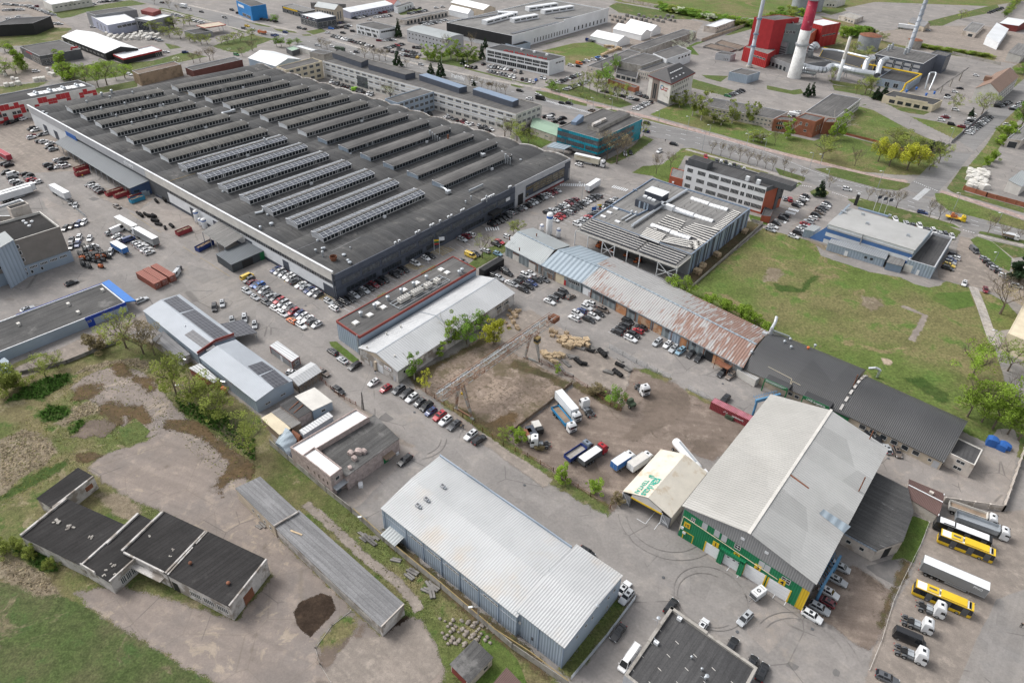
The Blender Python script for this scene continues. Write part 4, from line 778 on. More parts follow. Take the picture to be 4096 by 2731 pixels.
for nm,lb,q,h in DR:
 b=Bld('derelict_block',lb,q,h,'ruin');b.rfp([(0,h),(1,h+.1)],'bit_black','plaster_dirty',0,over=.12);L3,L0=b.L(3),b.L(0)
 m=MB('plaster_dirty')
 if nm in('front','annex','lobby'):m.bar(b.pt(0,0,h+.35),b.pt(1,0,h+.35),.35,.45)
 if nm in('front','mid','wing','link'):m.bar(b.pt(0,1,h+.4),b.pt(1,1,h+.4),.5,.7)if nm!='front' else None
 if nm in('front',):m.bar(b.pt(0,1,h+.3),b.pt(.62,1,h+.3),.3,.4);m.bar(b.pt(.7,1,h+.3),b.pt(1,1,h+.3),.3,.35)
 if nm=='wing':m.bar(b.pt(0,0,h+.35),b.pt(1,0,h+.35),.4,.5)
 if nm=='mid':m.bar(b.pt(0,.04,h+.3),b.pt(0,.96,h+.3),.35,.4);m.bar(b.pt(0,0,h+.35),b.pt(1,0,h+.35),.4,.5)
 if m.v:m.bd('parapet',b.rO)
 if nm=='front':
  b.wins(3,1.5,3.4,3,.3,.96,.8,mu=5,glass='glass_grey');d=MB('black');b.slb(d,3,L3*.02,L3*.12,0,3.2,0,.03);d.bd('doorway',b.rO);b.door(0,.42,3,3,'rust','broken_gate')
  for sp in((12,1752,478),(12,2100,662)):p=b.rp(*sp,-.1);m=MB('rust');m.lt(p,[(.2,0),(.2,.5),(.45,.55),(.35,.8),(.05,.9)],12);m.bd('roof_cowl',b.rO)
 if nm=='mid':b.wins(3,1.3,3.2,2,.2,.8,.7,mu=5,glass='glass_grey');m=MB('plaster_dirty');m.box(b.on(3,L3*.02,3.0,0),(*(b.face(3)[1]*L3*.9),0),(*(b.face(3)[2]*1.4),0),(0,0,.2));m.bd('canopy',b.rO)
 if nm=='lobby':b.wins(0,.8,3,3,.3,.95,.9,mu=3,glass='glass_grey');d=MB('plaster_dirty');b.slb(d,3,-.4,L3*.5,3.6,5.3,0,.25);d.bd('broken_parapet',b.rO)
 if nm=='annex':b.wnd(0,L0*.72,L0*.92,1.4,3.1,mu=1,frame='off_white',glass='rust')
for n,x,y,r in((12,530,85,1.0),(12,650,145,1.0),(12,835,238,.7),(12,1365,222,.6),(12,1600,342,.55),(12,1560,410,.45),(12,1030,490,.8),(12,985,530,.6),(12,958,580,.45),(12,1055,570,.4)):
 p=v3(t(n,x,y,5.1 if x>1250 else 4.35),5.1 if x>1250 else 4.35);m=MB('concrete');rnd=random.Random(x)
 for k in range(4):m.cbox(p+ar([rnd.uniform(-r,r)*.7,rnd.uniform(-r,r)*.5,-.05]),r*rnd.uniform(.5,1.1),r*rnd.uniform(.3,.7),r*rnd.uniform(.25,.5),rnd.uniform(0,3))
 tag(m.bd('concrete_lump'),'broken lump of pale concrete lying on the black derelict roofs','rubble','concrete lumps on the derelict roofs')
b=Bld('hut','small cream hut with flat grey roof and dark garage door beside the boulders',q3c(2.7,(13,1955,1560),(13,2168,1338),(13,1790,1395)),2.7,'hut');b.rfp([(0,2.8),(1,2.6)],'bit_cloud','plaster',1,over=.2);b.wnd(0,b.L(0)*.62,b.L(0)*.82,.9,2.0,frame='off_white');b.door(3,.45,4.2,2.1,'red_dark','garage_door')
b=Bld('gabled_shed','rusty brown roof corner cut by the bottom edge near the cream hut',[t(14,-60,1700,3),t(14,110,1600,3),t(13,2300,1442,3),t(13,2130,1640,3)],3,'shed');b.rfp([(0,3),(1,3.2)],'tile_brown','plaster',0,over=.15)
# pink block house with white L-shaped roof
b=Bld('workshop_block','lower dark roofed part of the pink block workshop with pallets of blocks on it',q3c(5.0,(9,828,1240),(9,1312,892),(9,605,1000)),5.0,'workshop');b.rfp([(0,5),(1,5.1)],'bit_cloud','pink_block',0,over=.12)
b.door(0,.72,1.6,2.2,'green_sign');b.wnd(0,b.L(0)*.78,b.L(0)*.86,1.2,2.3);m=MB('wood_old');m.box(b.on(0,b.L(0)*.66,2.7,0),(*(b.face(0)[1]*3.4),0),(*(b.face(0)[2]*1.5),-.3),(0,0,.15));m.bd('canopy',b.rO)
b=Bld('workshop_block','tall pink block strip with clean white roof along the sheds',q3c(7.0,(9,432,1052),(9,1040,690),(9,312,966)),7.0,'workshop');b.flat('pink_block','white_clean',.45,'pink_block',.25)
b=Bld('workshop_block','tall pink block wing with white roof and small windows facing the concrete fence',q3c(7.3,(9,680,1240),(9,790,1158),(9,425,1040)),7.3,'workshop');b.flat('pink_block','white_clean',.45,'pink_block',.25)
for f in(.12,.35,.52,.68,.83):b.wnd(3,b.L(3)*f,b.L(3)*f+.55,3.2,4.6,frame='pink_block');
b.wnd(0,b.L(0)*.35,b.L(0)*.7,4.6,5.8,frame='off_white');m=MB('galv');m.box(b.on(0,0.2,3.2,0),(*(b.face(0)[1]*4),0),(*(b.face(0)[2]*1.5),-.2),(0,0,.12));m.bd('canopy',b.rO);b.door(0,.5,1.4,2.4,'dark_grey')
# little sheds between
for lb,q,h,roof,wall in(('low shed with cream felt roof and pale blue wall',q3c(3.0,(9,522,642),(9,698,552),(9,362,512)),3.0,'off_white','shed_panel'),('dark flat shed roof with rusty beams lying on it',q3c(3.1,(9,388,712),(9,510,632),(9,217,590)),3.1,'bit_dark','pink_block'),('long narrow shed with faded cream roof',q3c(2.5,(9,218,862),(9,315,800),(9,52,712)),2.5,'cream','wood_old'),('low brown roofed shed between the cream roof and the dark roof',q3c(2.4,(9,330,800),(9,412,748),(9,145,655)),2.4,'bit_warm','wood_old'),('low shed patched with white metal sheets against the pink block wall',q3c(3.0,(9,440,862),(9,705,688),(9,402,825)),3.0,'eternit','hall_wall')):
 b=Bld('lean_to_shed',lb,q,h,'shed');b.rfp([(0,h),(1,h+.25)],roof,wall,1,over=.12)
 if 'blue wall' in lb:b.wnd(0,b.L(0)*.4,b.L(0)*.62,1.1,2.0)
 if 'rusty' in lb:
  for v_ in(.3,.55):m=MB('rust');m.bar(b.pt(.1,v_,h+.4),b.pt(.95,v_+.1,h+.4),.2,.2);m.bd('roof_beam',b.rO)
b=Bld('arched_shelter','small arched shelter of pale blue metal sheet by the concrete fence',q3c(2.0,(9,300,1048),(9,372,905),(9,182,932)),2.0,'shelter');b.arch('tin_blue','hall_wall',1.2,0,8,over=.1)
b=Bld('arched_shelter','small rusty brown arched shelter behind the white roof',q3c(1.6,(9,395,920),(9,422,868),(9,325,870)),1.6,'shelter');b.arch('rust','rust',1.0,1,8,over=.05)
# solar roof workshop
M('pv_frame',(.3,.32,.34),.4,.05)
b=Bld('solar_workshop','grey metal workshop with two solar arrays at the end of its roof',q3c(4.5,(9,0,548),(9,332,362),(8,1838,148)),4.5,'workshop');b.gable('solar_roof','shed_panel',1.0,1,over=.2)
for c in((0,30,168,-22,240,20,70,80)[:0],):pass
b.osf('solar_array','pv_black',9,-75,225,55,180,158,250,18,305);b.osf('solar_array','pv_black',9,42,315,166,255,302,368,165,424)
for f in(.2,.62):b.wnd(0,b.L(0)*f,b.L(0)*f+1.8,1.3,2.0,mu=2)
b=Bld('solar_workshop','long grey metal workshop with rows of solar panels and dark red end band',q3c(4.3,(8,1815,118),(4,2150,1512),(4,1320,1288)),4.3,'workshop');b.gable('solar_roof','shed_panel',1.0,1,over=.2)
b.osf('solar_array','pv_black',4,1502,1190,1622,1147,1782,1265,1650,1300);b.osf('solar_array','pv_black',4,1665,1312,1788,1272,2122,1512,1985,1558);b.osf('solar_array','pv_black',4,1695,1505,1772,1458,1985,1615,1900,1655)
b.vents([(4,1705,1440)],4.6,.18,.9);m=MB('red_trim');m.bar(v3(b.q[0],4.6),v3(lp(b.q[0],b.q[1],.5),5.7),.3,1.3);m.bar(v3(lp(b.q[0],b.q[1],.5),5.7),v3(b.q[1],4.6),.3,1.3);m.bd('red_band',b.rO)
b.wins(3,1.3,2.1,4,.1,.9,.18,mu=1)
q_=q3c(3.0,(4,2152,1532),(5,15,1488),(4,2022,1408));r=tg('solar_carport','open carport roofed with dark solar panels beside the workshop','carport',q_[0]);m=MB('pv_black');m.pz_(q_,3.0,3.12,True,True);m.bd('panel_roof',r)
for i in range(4):
 for j in range(2):m=MB('galv');p=lp(lp(q_[0],q_[1],.05+.9*j),lp(q_[3],q_[2],.05+.9*j),.05+.3*i);m.tube(v3(p),v3(p,3.0),.09);m.bd('post',r)
m=MB('galv')
for j in(.05,.95):m.bar(v3(lp(q_[0],q_[1],j),2.85),v3(lp(q_[3],q_[2],j),2.85),.15,.25)
m.bd('beam',r)
b=Bld('site_cabin','long grey site cabin with white ribbed roof and red trim',q3c(2.8,(9,328,188),(9,396,140),(9,127,42)),2.8,'cabin');b.rfp([(0,2.8),(1,2.85)],'eternit','wall_grey_rib',1,over=.05);m=MB('red_trim')
for k in range(4):m.bar(v3(b.q[k],2.75),v3(b.q[(k+1)%4],2.75),.2,.28);m.bar(v3(b.q[k],0),v3(b.q[k],2.8),.18,.18)
m.bd('red_trim',b.rO);b.wnd(0,b.L(0)*.4,b.L(0)*.85,1.0,1.7);b.door(3,.5,1,2.1,'white')
b=Bld('open_shed','white gabled shed roof on an open timber lattice beside the workshop',q3c(2.9,(9,388,408),(9,600,275),(9,292,322)),2.9,'shed');b.gable('eternit',None,.9,0,over=.15)
for i in(0,1,2,3):
 m=MB('wood_old');n_=7
 for k in range(n_+1):d=b.L(i)*k/n_;m.bar(b.on(i,d,0),b.on(i,d,2.9),.12,.12)
 for k in range(n_):d=b.L(i)/n_;m.bar(b.on(i,d*k,.1),b.on(i,d*(k+1),2.8),.08,.08)
 m.bar(b.on(i,0,1.5),b.on(i,b.L(i),1.5),.1,.1);m.bd('lattice_side',b.rO)
b=Bld('boiler_annex','low grey slate lean-to with ducts behind the solar workshop',[t(8,1660,165,2.6),t(8,1745,120,2.6),t(8,1500,-90,2.6),t(8,1400,-10,2.6)],2.6,'annex');b.rfp([(0,2.6),(1,2.9)],'slate','plaster_dirty',1,over=.1)
b=Bld('boiler_annex','small white roofed lean-to with red trim and a steel duct on the workshop wall',[t(8,1965,385,2.4),t(8,2008,350,2.4),t(8,1835,205,2.4),t(8,1742,250,2.4)],2.4,'annex');b.rfp([(0,2.4),(1,2.6)],'eternit','red_trim',1,over=.1)
m=MB('ductsteel');
for n,x,y in((8,1690,215),(8,2045,420)):p=v3(t(n,x,y));m.path([p,p+UP*2.4,p+UP*2.6+v3((1.6,-.6))],.3,8)
m.mat('orange');m.cbox(v3(t(8,2060,465)),1.6,1.2,1.8,AA);tag(m.bd('extraction_duct'),'steel extraction ducts and orange box on the solar workshop side','duct')
# white gabled shed and red banded flat hall
b=Bld('gabled_shed','long white gabled shed with cream block front and banner sign',q3c(4.7,(9,1298,272),(6,20,1125),(9,948,58)),4.7,'workshop');b.rfp([(0,4.7),(.52,6.9),(1,4.7)],'eternit','plaster_dirty',0,over=.3,eM='beige')
for f in(.04,.3,.42,.62,.7,.83,.9):b.wnd(0,b.L(0)*f,b.L(0)*f+2.6,2.3,3.5,mu=3)
b.pnl(3,.66,.84,3.0,4.0,'white_clean','banner',.08);[b.pnl(3,.675+.012*k,.684+.012*k,3.35,3.65,'dark_grey' if k not in(5,6)else 'red','banner_stroke',.1)for k in range(12)];b.door(3,.54,2.6,2.9,'white','gate');b.door(3,.3,1,2.1,'pale_grey');b.door(3,.91,1,2.1,'pale_grey');m=MB('beige');b.slb(m,3,b.L(3)*.41,b.L(3)*.46,0,3.4,0,.6);m.bd('pier',b.rO);b.wnd(3,b.L(3)*.1,b.L(3)*.22,2.2,2.7,mu=2)
m=MB('galv');m.bar(b.pt(-.005,.52,7.05),b.pt(1.005,.52,7.05),.4,.12);m.bar(b.pt(.46,0,4.95),b.pt(.46,.52,7.15),.3,.15);m.bar(b.pt(.46,.52,7.15),b.pt(.46,1,4.95),.3,.15);m.bd('ridge_cap',b.rO);b.vents([(9,1275,145),(9,1020,62),(5,1330,1440),(5,1200,1505)],5.6,.22,1.0,'off_white')
b=Bld('flat_hall','flat grey roofed hall with dark red band and air conditioning units on top',q3c(7.6,(5,950,1520),(5,2020,895),(5,737,1375)),7.6,'warehouse');b.flat('shed_panel','bit_grey',.25,'red_trim',.25)
m=MB('red_trim')
for i in range(4):b.slb(m,i,-.05,b.L(i)+.05,6.75,7.62,0,.12)
m.bd('red_band',b.rO)
for sp in((5,915,1400),(5,1045,1328),(5,1170,1258),(5,1112,1225),(5,1360,1098),(5,1478,1035),(5,1700,912),(5,1755,940)):p=b.orf(*sp,7.35);m=MB('off_white');m.cbox(p,2.0,2.0,.35,AA);m.mat('white_clean');m.cbox(p+UP*.35,1.6,1.6,.18,AA);m.bd('skylight',b.rO)
b.vents([(5,965,1335),(5,1213,1190),(5,1336,1122),(5,1450,1062),(5,1568,1000),(5,1868,955),(5,1895,935),(5,1093,1262)],7.35,.5,1.9)
for k,(x,y,w_)in enumerate(((1360,1195,4.4),(1480,1130,4.2),(1580,1075,2.6),(1662,1035,1.8))):
 p=b.orf(5,x,y,7.35);m=MB('off_white');m.cbox(p+UP*.3,1.9,w_,1.5,AA);m.mat('dark_grey')
 for j in range(int(w_)):
  for i in(-.45,.45):m.lt(p+v3((cos(AA)*i-sin(AA)*(j-(int(w_)-1)/2)*.95,sin(AA)*i+cos(AA)*(j-(int(w_)-1)/2)*.95),1.8),[(.36,0),(.34,.04)],12)
 m.bd('air_conditioner',b.rO)
m=MB('galv');c=[b.orf(5,x,y,7.7)for x,y in((1228,1218),(1320,1268),(1782,1005),(1685,962))]
for k in range(4):m.bar(c[k],c[(k+1)%4],.18,.18)
m.bar(lp(c[0],c[1],.35),lp(c[3],c[2],.35),.25,.25);m.bar(lp(c[0],c[1],.8),lp(c[3],c[2],.8),.15,.15);m.bd('pipe_frame',b.rO)
for n,x,y,w_,l_ in((5,1585,910,1.6,7),(5,1160,1140,1.2,3.4)):p=b.orf(n,x,y,7.36);M('weeds_plain',(.12,.13,.035),.9,.3,sc=2);m=MB('weeds_plain');rnd=random.Random(x);[m.cbox(p+ar([cos(BA)*k,sin(BA)*k,0])+ar([rnd.uniform(-w_,w_)*.4,rnd.uniform(-w_,w_)*.4,0]),.5,.4,rnd.uniform(.03,.12),rnd.uniform(0,3))for k in np.arange(-l_/2,l_/2,.12)];m.bd('roof_moss',b.rO)
b.pnl(3,.9,.93,0,7.6,'galv','ladder',.35)
# workshop row
WL=(('pale grey gabled workshop at the upper end of the rusty row, two gates',q3c(4.3,(6,272,862),(6,525,688),(5,2292,690)),'tin_roof'),('blue grey gabled workshop in the middle of the row with cream gate and red door',q3c(4.3,(6,640,1026),(6,985,838),(6,276,866)),'tin_blue'),('long workshop with rust streaked metal roof and peeling blue grey wall',q3c(4.3,(10,2118,232),(6,2345,1478),(6,648,1028)),'rusty_roof'))
for k,(lb,q,rf)in enumerate(WL):
 b=Bld('workshop',lb,q,4.3,'workshop');b.rfp([(0,4.3),(.58,7.2),(1,4.3)],rf,'workshop_wall',1,over=.35)
 m=MB('tin_blue');m.bar(b.pt(.42,-.005,7.4),b.pt(.42,1.005,7.4),.7,.12);m.bd('ridge_cap',b.rO);m=MB('galv');m.bar(b.on(3,0,4.2,.4),b.on(3,b.L(3),4.2,.4),.18,.15);m.bd('gutter',b.rO);L=b.L(3)
 if k==0:
  for f in(.3,.75):b.door(3,f,3.4,2.7,'off_white','gate');b.wnd(3,f*L-1.7,f*L+1.7,2.8,3.6,mu=4,frame='workshop_wall',glass='rust')
  b.vents([(6,225,605),(6,68,735),(5,2330,640)],6.2,.2,1.4,'rust')
 if k==1:b.door(3,.47,3.9,3.6,'cream','gate');b.door(3,.6,.9,2.2,'red','side_door');b.wins(3,2.2,3.4,2,.04,.3,.85,mu=5);b.wins(3,2.2,3.4,1,.66,.97,.9,mu=6);b.vents([(6,605,790)],5.9,.2,1.0)
 if k==2:
  b.door(3,.035,3.4,2.8,'white','gate');b.door(3,.055,.8,2.1,'red','side_door')
  for f0,f1 in((.075,.145),(.155,.235),(.325,.365),(.56,.59),(.72,.745),(.9,.93)):b.wnd(3,f0*L,f1*L,2.5,3.7,mu=5,frame='dark_grey',glass='glass_grey')
  for f,w_,mt in((.275,4.6,'rust_orange'),(.43,5.2,'rust_orange'),(.515,3.4,'rust_orange'),(.62,4.6,'shed_panel'),(.67,2.8,'rust_orange'),(.875,4,'rust_orange')):b.door(3,f,w_,3.4,mt,'gate')
  d=MB('black');b.slb(d,3,.8*L,.845*L,0,3.4,0,.05);d.bd('doorway',b.rO);m=MB('rust')
  for f in(.065,.15,.24,.31,.37,.48,.6,.7,.79,.86):b.slb(m,3,f*L,f*L+.2,0,4.2,0,.15)
  m.bd('wall_post',b.rO);m=MB('rust');m.box(b.on(3,.875*L,2.5,0),(*(b.face(3)[1]*5),0),(*(b.face(3)[2]*2.6),0),(0,0,.15))
  for d in(.1,4.8):q=b.on(3,.875*L+d,0,2.4);m.bar(q,q+UP*2.5,.12,.12)
  m.bd('porch',b.rO)
b=Bld('lean_to_shed','low grey slate lean-to behind the rusty workshop roof',[t(6,1400,1050,3.2),t(6,1420,1010,3.2),t(6,985,820,3.2),t(6,870,845,3.2)],3.2,'shed');b.rfp([(0,3.2),(1,3.5)],'slate','concrete',1,over=.1)
# the big factory with its roof lanterns
FQ=[t(5,712,945,10.7),t(2,535,1452,10.7),t(1,0,580,10.7),t(0,262,978,10.7)]
def factory():
 b=Bld('factory','huge dark roofed factory with two columns of long roof lanterns',FQ,10.7,'factory');NV=16;prof=[]
 for k in range(NV):
  for j in range(6):f=j/6;prof.append(((k+f)/NV,9.7+1.1*(1-(2*f-1)**2)))
 prof.append((1,9.5));b.rfp(prof,'bit_factory','pale_grey',0,over=.25,sO=.1);L0,L3=b.L(0),b.L(3)
 m=MB('navy_wall');b.slb(m,0,0,.705*L0,0,10.2,0,.35);m.bd('office_front',b.rO)
 b.pnl(0,0,.705,7.6,7.8,'navy','ledge',.5);b.pnl(0,0,.705,3.6,4.3,'navy','ledge',.5)
 for k in range(10):b.wnd(0,(.018+.067*k)*L0,(.018+.067*k+.06)*L0,4.9,7.2,mu=7,frame='navy',glass='glass_grey',fr=.14,out=.42)
 for f0,f1 in((.03,.13),(.15,.22),(.235,.3),(.315,.39),(.46,.56),(.62,.7)):b.wnd(0,f0*L0,f1*L0,1.2,3.2,mu=8,frame='navy',glass='glass',fr=.14,out=.42)
 m=MB('black');b.slb(m,0,.575*L0,.62*L0,3.4,4.4,.3,3.2);b.slb(m,0,.578*L0,.582*L0,0,3.4,2.6,3.0);b.slb(m,0,.613*L0,.617*L0,0,3.4,2.6,3.0);m.bd('entrance_canopy',b.rO)
 b.pnl(0,.705,1,0,10.6,'pale_grey','pale_wall',.2);b.pnl(0,.76,.985,2.2,7.8,'navy','navy_band',.3);b.pnl(0,.97,1.0,0,9.4,'navy','navy_corner',.4);b.pnl(0,.76,.985,0,.9,'red_dark','plinth',.35)
 for k in range(5):b.wnd(0,(.8+.034*k)*L0,(.8+.034*k+.029)*L0,3.4,7.0,mu=4,rows=3,frame='frame_ochre',glass='glass_grey',fr=.12,out=.38)
 for f0,f1 in((.763,.778),(.78,.797)):b.wnd(0,f0*L0,f1*L0,5.6,6.8,mu=3,frame='frame_ochre',out=.36)
 b.wnd(0,.765*L0,.772*L0,2.6,3.8,frame='frame_ochre',out=.36);m=MB('black');b.slb(m,0,.722*L0,.748*L0,0,5.2,.1,.25);m.bd('gateway',b.rO);b.pnl(0,.99,.999,1,6,'mid_grey','gate',.45)
 for f in(.15,.16,.205,.213,.245,.252,.272,.296,.305,.335,.342,.4,.406,.412,.418,.424,.43,.437,.49,.495):p=b.on(0,f*1.5*L0*.93,10.25,-.6)if f*1.5*.93<.7 else b.on(0,.69*L0,10.25,-.6);m=MB('white');m.cbox(p,.9,.6,.75,BA);m.mat('dark_grey');m.cbox(p+UP*.1,.5,.64,.5,BA);m.bd('air_conditioner',b.rO)
 b.pnl(0,.66,.68,5.2,6.6,'white','wall_notice',.5)
 m=MB('off_white');b.slb(m,3,0,L3,7.6,11.6,0,.5);m.bd('fascia',b.rO)
 b.pnl(3,.005,.485,7.7,11.5,'pale_grey','grey_fascia',.56);b.pnl(3,0,1,11.5,11.7,'white','fascia_coping',.7)
 b.pnl(3,0,1,5.6,7.6,'dark_grey','dark_band',.15);b.pnl(3,.55,1,0,5.6,'white','white_wall',.3);b.pnl(3,0,.2,0,7.6,'white','white_wall',.3);b.pnl(3,.5,1,0,1.2,'navy','plinth',.4);b.pnl(3,.2,.55,0,5.6,'dark_grey','dark_wall',.2)
 for k in range(8):b.wnd(3,(.56+.053*k)*L3,(.56+.053*k+.048)*L3,5.75,7.3,mu=8,frame='mid_grey',glass='glass',fr=.18,out=.3)
 for f,w_ in((.79,4.5),(.885,3.5),(.985,5.5),(.70,5),(.63,5),(.06,4),(.11,4)):m=MB('navy');b.slb(m,3,f*L3-w_/2,f*L3+w_/2,0,4.6,0,.45);m.bd('gate',b.rO)
 b.pnl(3,.17,.215,3.0,8.6,'blue','blue_wall_panel',.7);b.pnl(3,.998,1.0,0,10.7,'navy','corner_trim',.6)
 rr,e_=b.face(3)[0],b.face(3)[1];words('lettering','vilmers',3.0,'white_clean',b.rO,b.on(3,.425*L3,8.6,.6),(*e_,0),UP,ext=.05)
 for c,(ua,ub)in enumerate(((.082,.455),(.536,.912))):
  for k in range(1,15):
   u0,u1=ua,ub
   if c==1 and k>=10:u0-=.03*(k-9)/5;u1-=.012*(k-9)
   if c==0 and k>=8:u1-=.012*(k-8)/6
   if c==1 and k==1:u1=.86
   vc=(k+.5)/NV;hv=.0135;zb=10.75;zt=12.75;solar=c==0 and k<=7;dark=c==1 and k<=6
   fr='frame_white' if not dark else 'galv';roofm='solar_lantern' if solar else('bit_lantern' if c==0 or k>7 else 'bit_grey')
   R=MB(roofm);n=6;top=[(vc+hv*1.12*(2*j/n-1),zt+.75*(1-(2*j/n-1)**2))for j in range(n+1)]
   R.loft([[b.pt(u,v,z)for v,z in top]+[b.pt(u,v,z-.15)for v,z in top[::-1]]for u in(u0-.002,u1+.002)])
   if solar:
    R.mat('white');nb=22
    for i in range(nb+1):
     u=u0+(u1-u0)*i/nb
     for j in range(n):R.bar(b.pt(u,*top[j])+UP*.1,b.pt(u,*top[j+1])+UP*.1,.11,.1)
    for j in(0,1,2,4,5,6):R.bar(b.pt(u0,*top[j])+UP*.1,b.pt(u1,*top[j])+UP*.1,.09,.1)
    R.mat('bit_lantern');R.bar(b.pt(u0,vc,zt+.9),b.pt(u1,vc,zt+.9),1.1,.08)
   rO=R.bd('roof_lantern',b.rO)
   W_=MB('glass');W_.face(b.pt(u0,vc-hv,zb),b.pt(u1,vc-hv,zb),b.pt(u1,vc-hv,zt),b.pt(u0,vc-hv,zt));W_.face(b.pt(u0,vc+hv,zb),b.pt(u1,vc+hv,zb),b.pt(u1,vc+hv,zt),b.pt(u0,vc+hv,zt));W_.mat(fr);npn=30
   rnd=random.Random(c*50+k)
   for z in(zb+.05,zt-.08):W_.bar(b.pt(u0,vc-hv-.0003,z),b.pt(u1,vc-hv-.0003,z),.14,.22)
   for i in range(npn+1):u=u0+(u1-u0)*i/npn;W_.bar(b.pt(u,vc-hv-.0003,zb),b.pt(u,vc-hv-.0003,zt),.3,.14)
   for i in rnd.sample(range(2,npn-2),2+(rnd.random()<.3)):
    u=u0+(u1-u0)*(i+.5)/npn;W_.mat('white' if rnd.random()<.35 else fr);W_.bar(b.pt(u,vc-hv-.0006,zb+.2),b.pt(u,vc-hv-.0006,zt-.1),1.1 if rnd.random()<.4 else.3,.16)
   W_.bd('window_band',rO)
   for u,u_,z_ in((u0,u0-.001,.05),(u1,u1+.001,.2)):
    E_=MB('pale_grey' if solar else 'shed_panel' if dark else 'white');E_.face(*[b.pt(u,v,z)for v,z in[(vc-hv,9.6)]+[(v,z-.1)for v,z in top]+[(vc+hv,9.6)]]);E_.mat('white');E_.bar(b.pt(u_,vc-hv,zt+z_),b.pt(u_,vc+hv,zt+.4),.22,.28);E_.bd('end_wall',rO)
   if k%3==1:p=b.pt(u0+(u1-u0)*rnd.uniform(.55,.8),vc-hv-.004,10.4);m=MB('white');m.cbox(p,1.4,.8,1.1,BA);m.bd('fan_unit',rO)
   if solar and k%2:p=b.pt(u0-.006,vc-.004,10.4);m=MB('galv');m.lt(p,[(.55,0),(.55,1.0),(.2,1.3)],10);m.bd('fan_unit',rO)
   if c==0 and k>10:
    for q in(.2,.45,.7):p=b.pt(u0+(u1-u0)*q,vc+.004,zt+.6);m=MB('galv');m.lt(p,[(.4,0),(.4,1.0),(.55,1.05),(.5,1.4)],8);m.bd('roof_vent',rO)
 for sp,r,h_ in(((5,550,745),.35,1.4),((5,612,725),.4,1.2),((5,628,722),.4,1.2),((5,617,790),.35,2.6),((5,808,780),.5,1.0),((5,862,850),.5,1.0),((5,845,830),.4,1.0),((5,868,718),.2,1.2),((5,145,505),.6,1.6),((5,45,545),.4,2.0),((5,1975,268),.25,2.0),((5,1925,300),.25,1.5),((5,2117,280),.3,2.8),((0,400,1035),.5,.9),((0,430,1050),.5,.9),((1,258,1440),.5,.8),((0,940,885),.5,2.4),((0,1030,860),.5,2.4),((1,870,1415),.4,.8),((2,80,1470),.4,.7)):
  p=b.rp(*sp,0);m=MB('galv');m.lt(p-UP*.3,[(r,0),(r,h_*.75),(r*1.6,h_*.8),(r*1.3,h_),(.05,h_*1.1)],10);m.bd('roof_vent',b.rO)
 p=b.rp(5,713,820,0);m=MB('rust');m.lt(p-UP*.2,[(1.0,0),(1.0,.8),(1.3,1.0),(1.3,1.8),(1.2,1.8),(1.1,1.2)],16,False);m.bd('round_vent',b.rO)
 for sp,n_ in(((1,1600,1280),5),((1,1765,1320),1),((1,2290,1500),3),((1,90,1350),2)):
  for k in range(n_):p=b.rp(sp[0],sp[1]+22*k,sp[2]+5*k,0);m=MB('ductsteel' if n_>1 else 'rust');h_=4.5-.7*k;m.tube(p-UP*.3,p+UP*h_,.45 if k==0 else.3);m.bd('roof_pipe',b.rO)
 for n,c in((5,(1700,140,1740,170,1765,195)),(1,(2025,1385,2060,1405,2085,1425)),(0,(2090,1090,2040,1040,2140,1020))):m=MB('ductsteel');P=[b.rp(n,c[i],c[i+1],.8)for i in(0,2,4)];m.path(P,.5,8);m.cbox(P[-1]-UP*.6,2.2,1.6,1.3,BA);m.bd('roof_duct',b.rO)
 m=MB('ductsteel');P=[b.rp(5,x,y,.7)for x,y in((-10,390),(60,375),(70,345))];m.path(P,.45,8);m.bd('roof_duct',b.rO)
 for c in((5,1955,210,2085,150),):p,q=b.rp(*c[:3],.2),b.rp(c[0],c[3],c[4],.2);m=MB('galv');m.bar(p+UP*1.1,q+UP*1.1,.4,.9);[m.bar(lp(p,q,k),lp(p,q,k)+UP*1.2,.12,.12)for k in(.05,.35,.65,.95)];m.bd('solar_rack',b.rO)
 for c in((5,300,755,590,640),(5,690,740,960,610),(4,1545,100,1790,25),(0,1570,800,1800,890)):p,q=b.rp(*c[:3],.03),b.rp(c[0],c[3],c[4],.03);m=MB('mid_grey' if c[0]==5 else 'frame_ochre');[m.bar(b.rp(c[0],lp(c[1],c[3],k/6),lp(c[2],c[4],k/6),.03),b.rp(c[0],lp(c[1],c[3],(k+1)/6),lp(c[2],c[4],(k+1)/6),.03),.14,.1)for k in range(6)];m.bd('roof_cable',b.rO)
 m=MB('plaster_dirty');u=1.0
 for i in range(len(prof)-1):(k0,z0),(k1,z1)=prof[i],prof[i+1];m.bar(b.pt(1.0,k0,z0+.35),b.pt(1.0,k1,z1+.35),.6,.55)
 m.bd('gable_coping',b.rO)
 rnd=random.Random(5);m=MB('dark_grey')
 for i in range(150):u,v=rnd.uniform(.02,.98),rnd.uniform(.02,.98);p=b.pt(u,v,0);z=b.zroof(p);m.tube((p[0],p[1],z-.1),(p[0],p[1],z+.7),.08,n=5)
 m.bd('roof_pipes',b.rO)['kind']='stuff'
factory()
b=Bld('blue_lean_to','long blue grey roofed lean-to against the pale factory side',[t(4,1190,166,4.4),t(4,1375,90,6.2),t(0,620,1250,6.2),t(0,500,1312,4.4)],4.4,'shed');b.rfp([(0,6.2),(1,4.4)],'dark_metal_b',None,1,over=.2)
m=MB(M('blue_wall',(.05,.085,.17),.6,.08));m.face(b.on(0,0,0),b.on(0,b.L(0),0),b.on(0,b.L(0),6.2),b.on(0,0,4.4));m.bd('end_wall',b.rO);b.wnd(0,.15*b.L(0),.42*b.L(0),2.2,3.2,frame='navy')
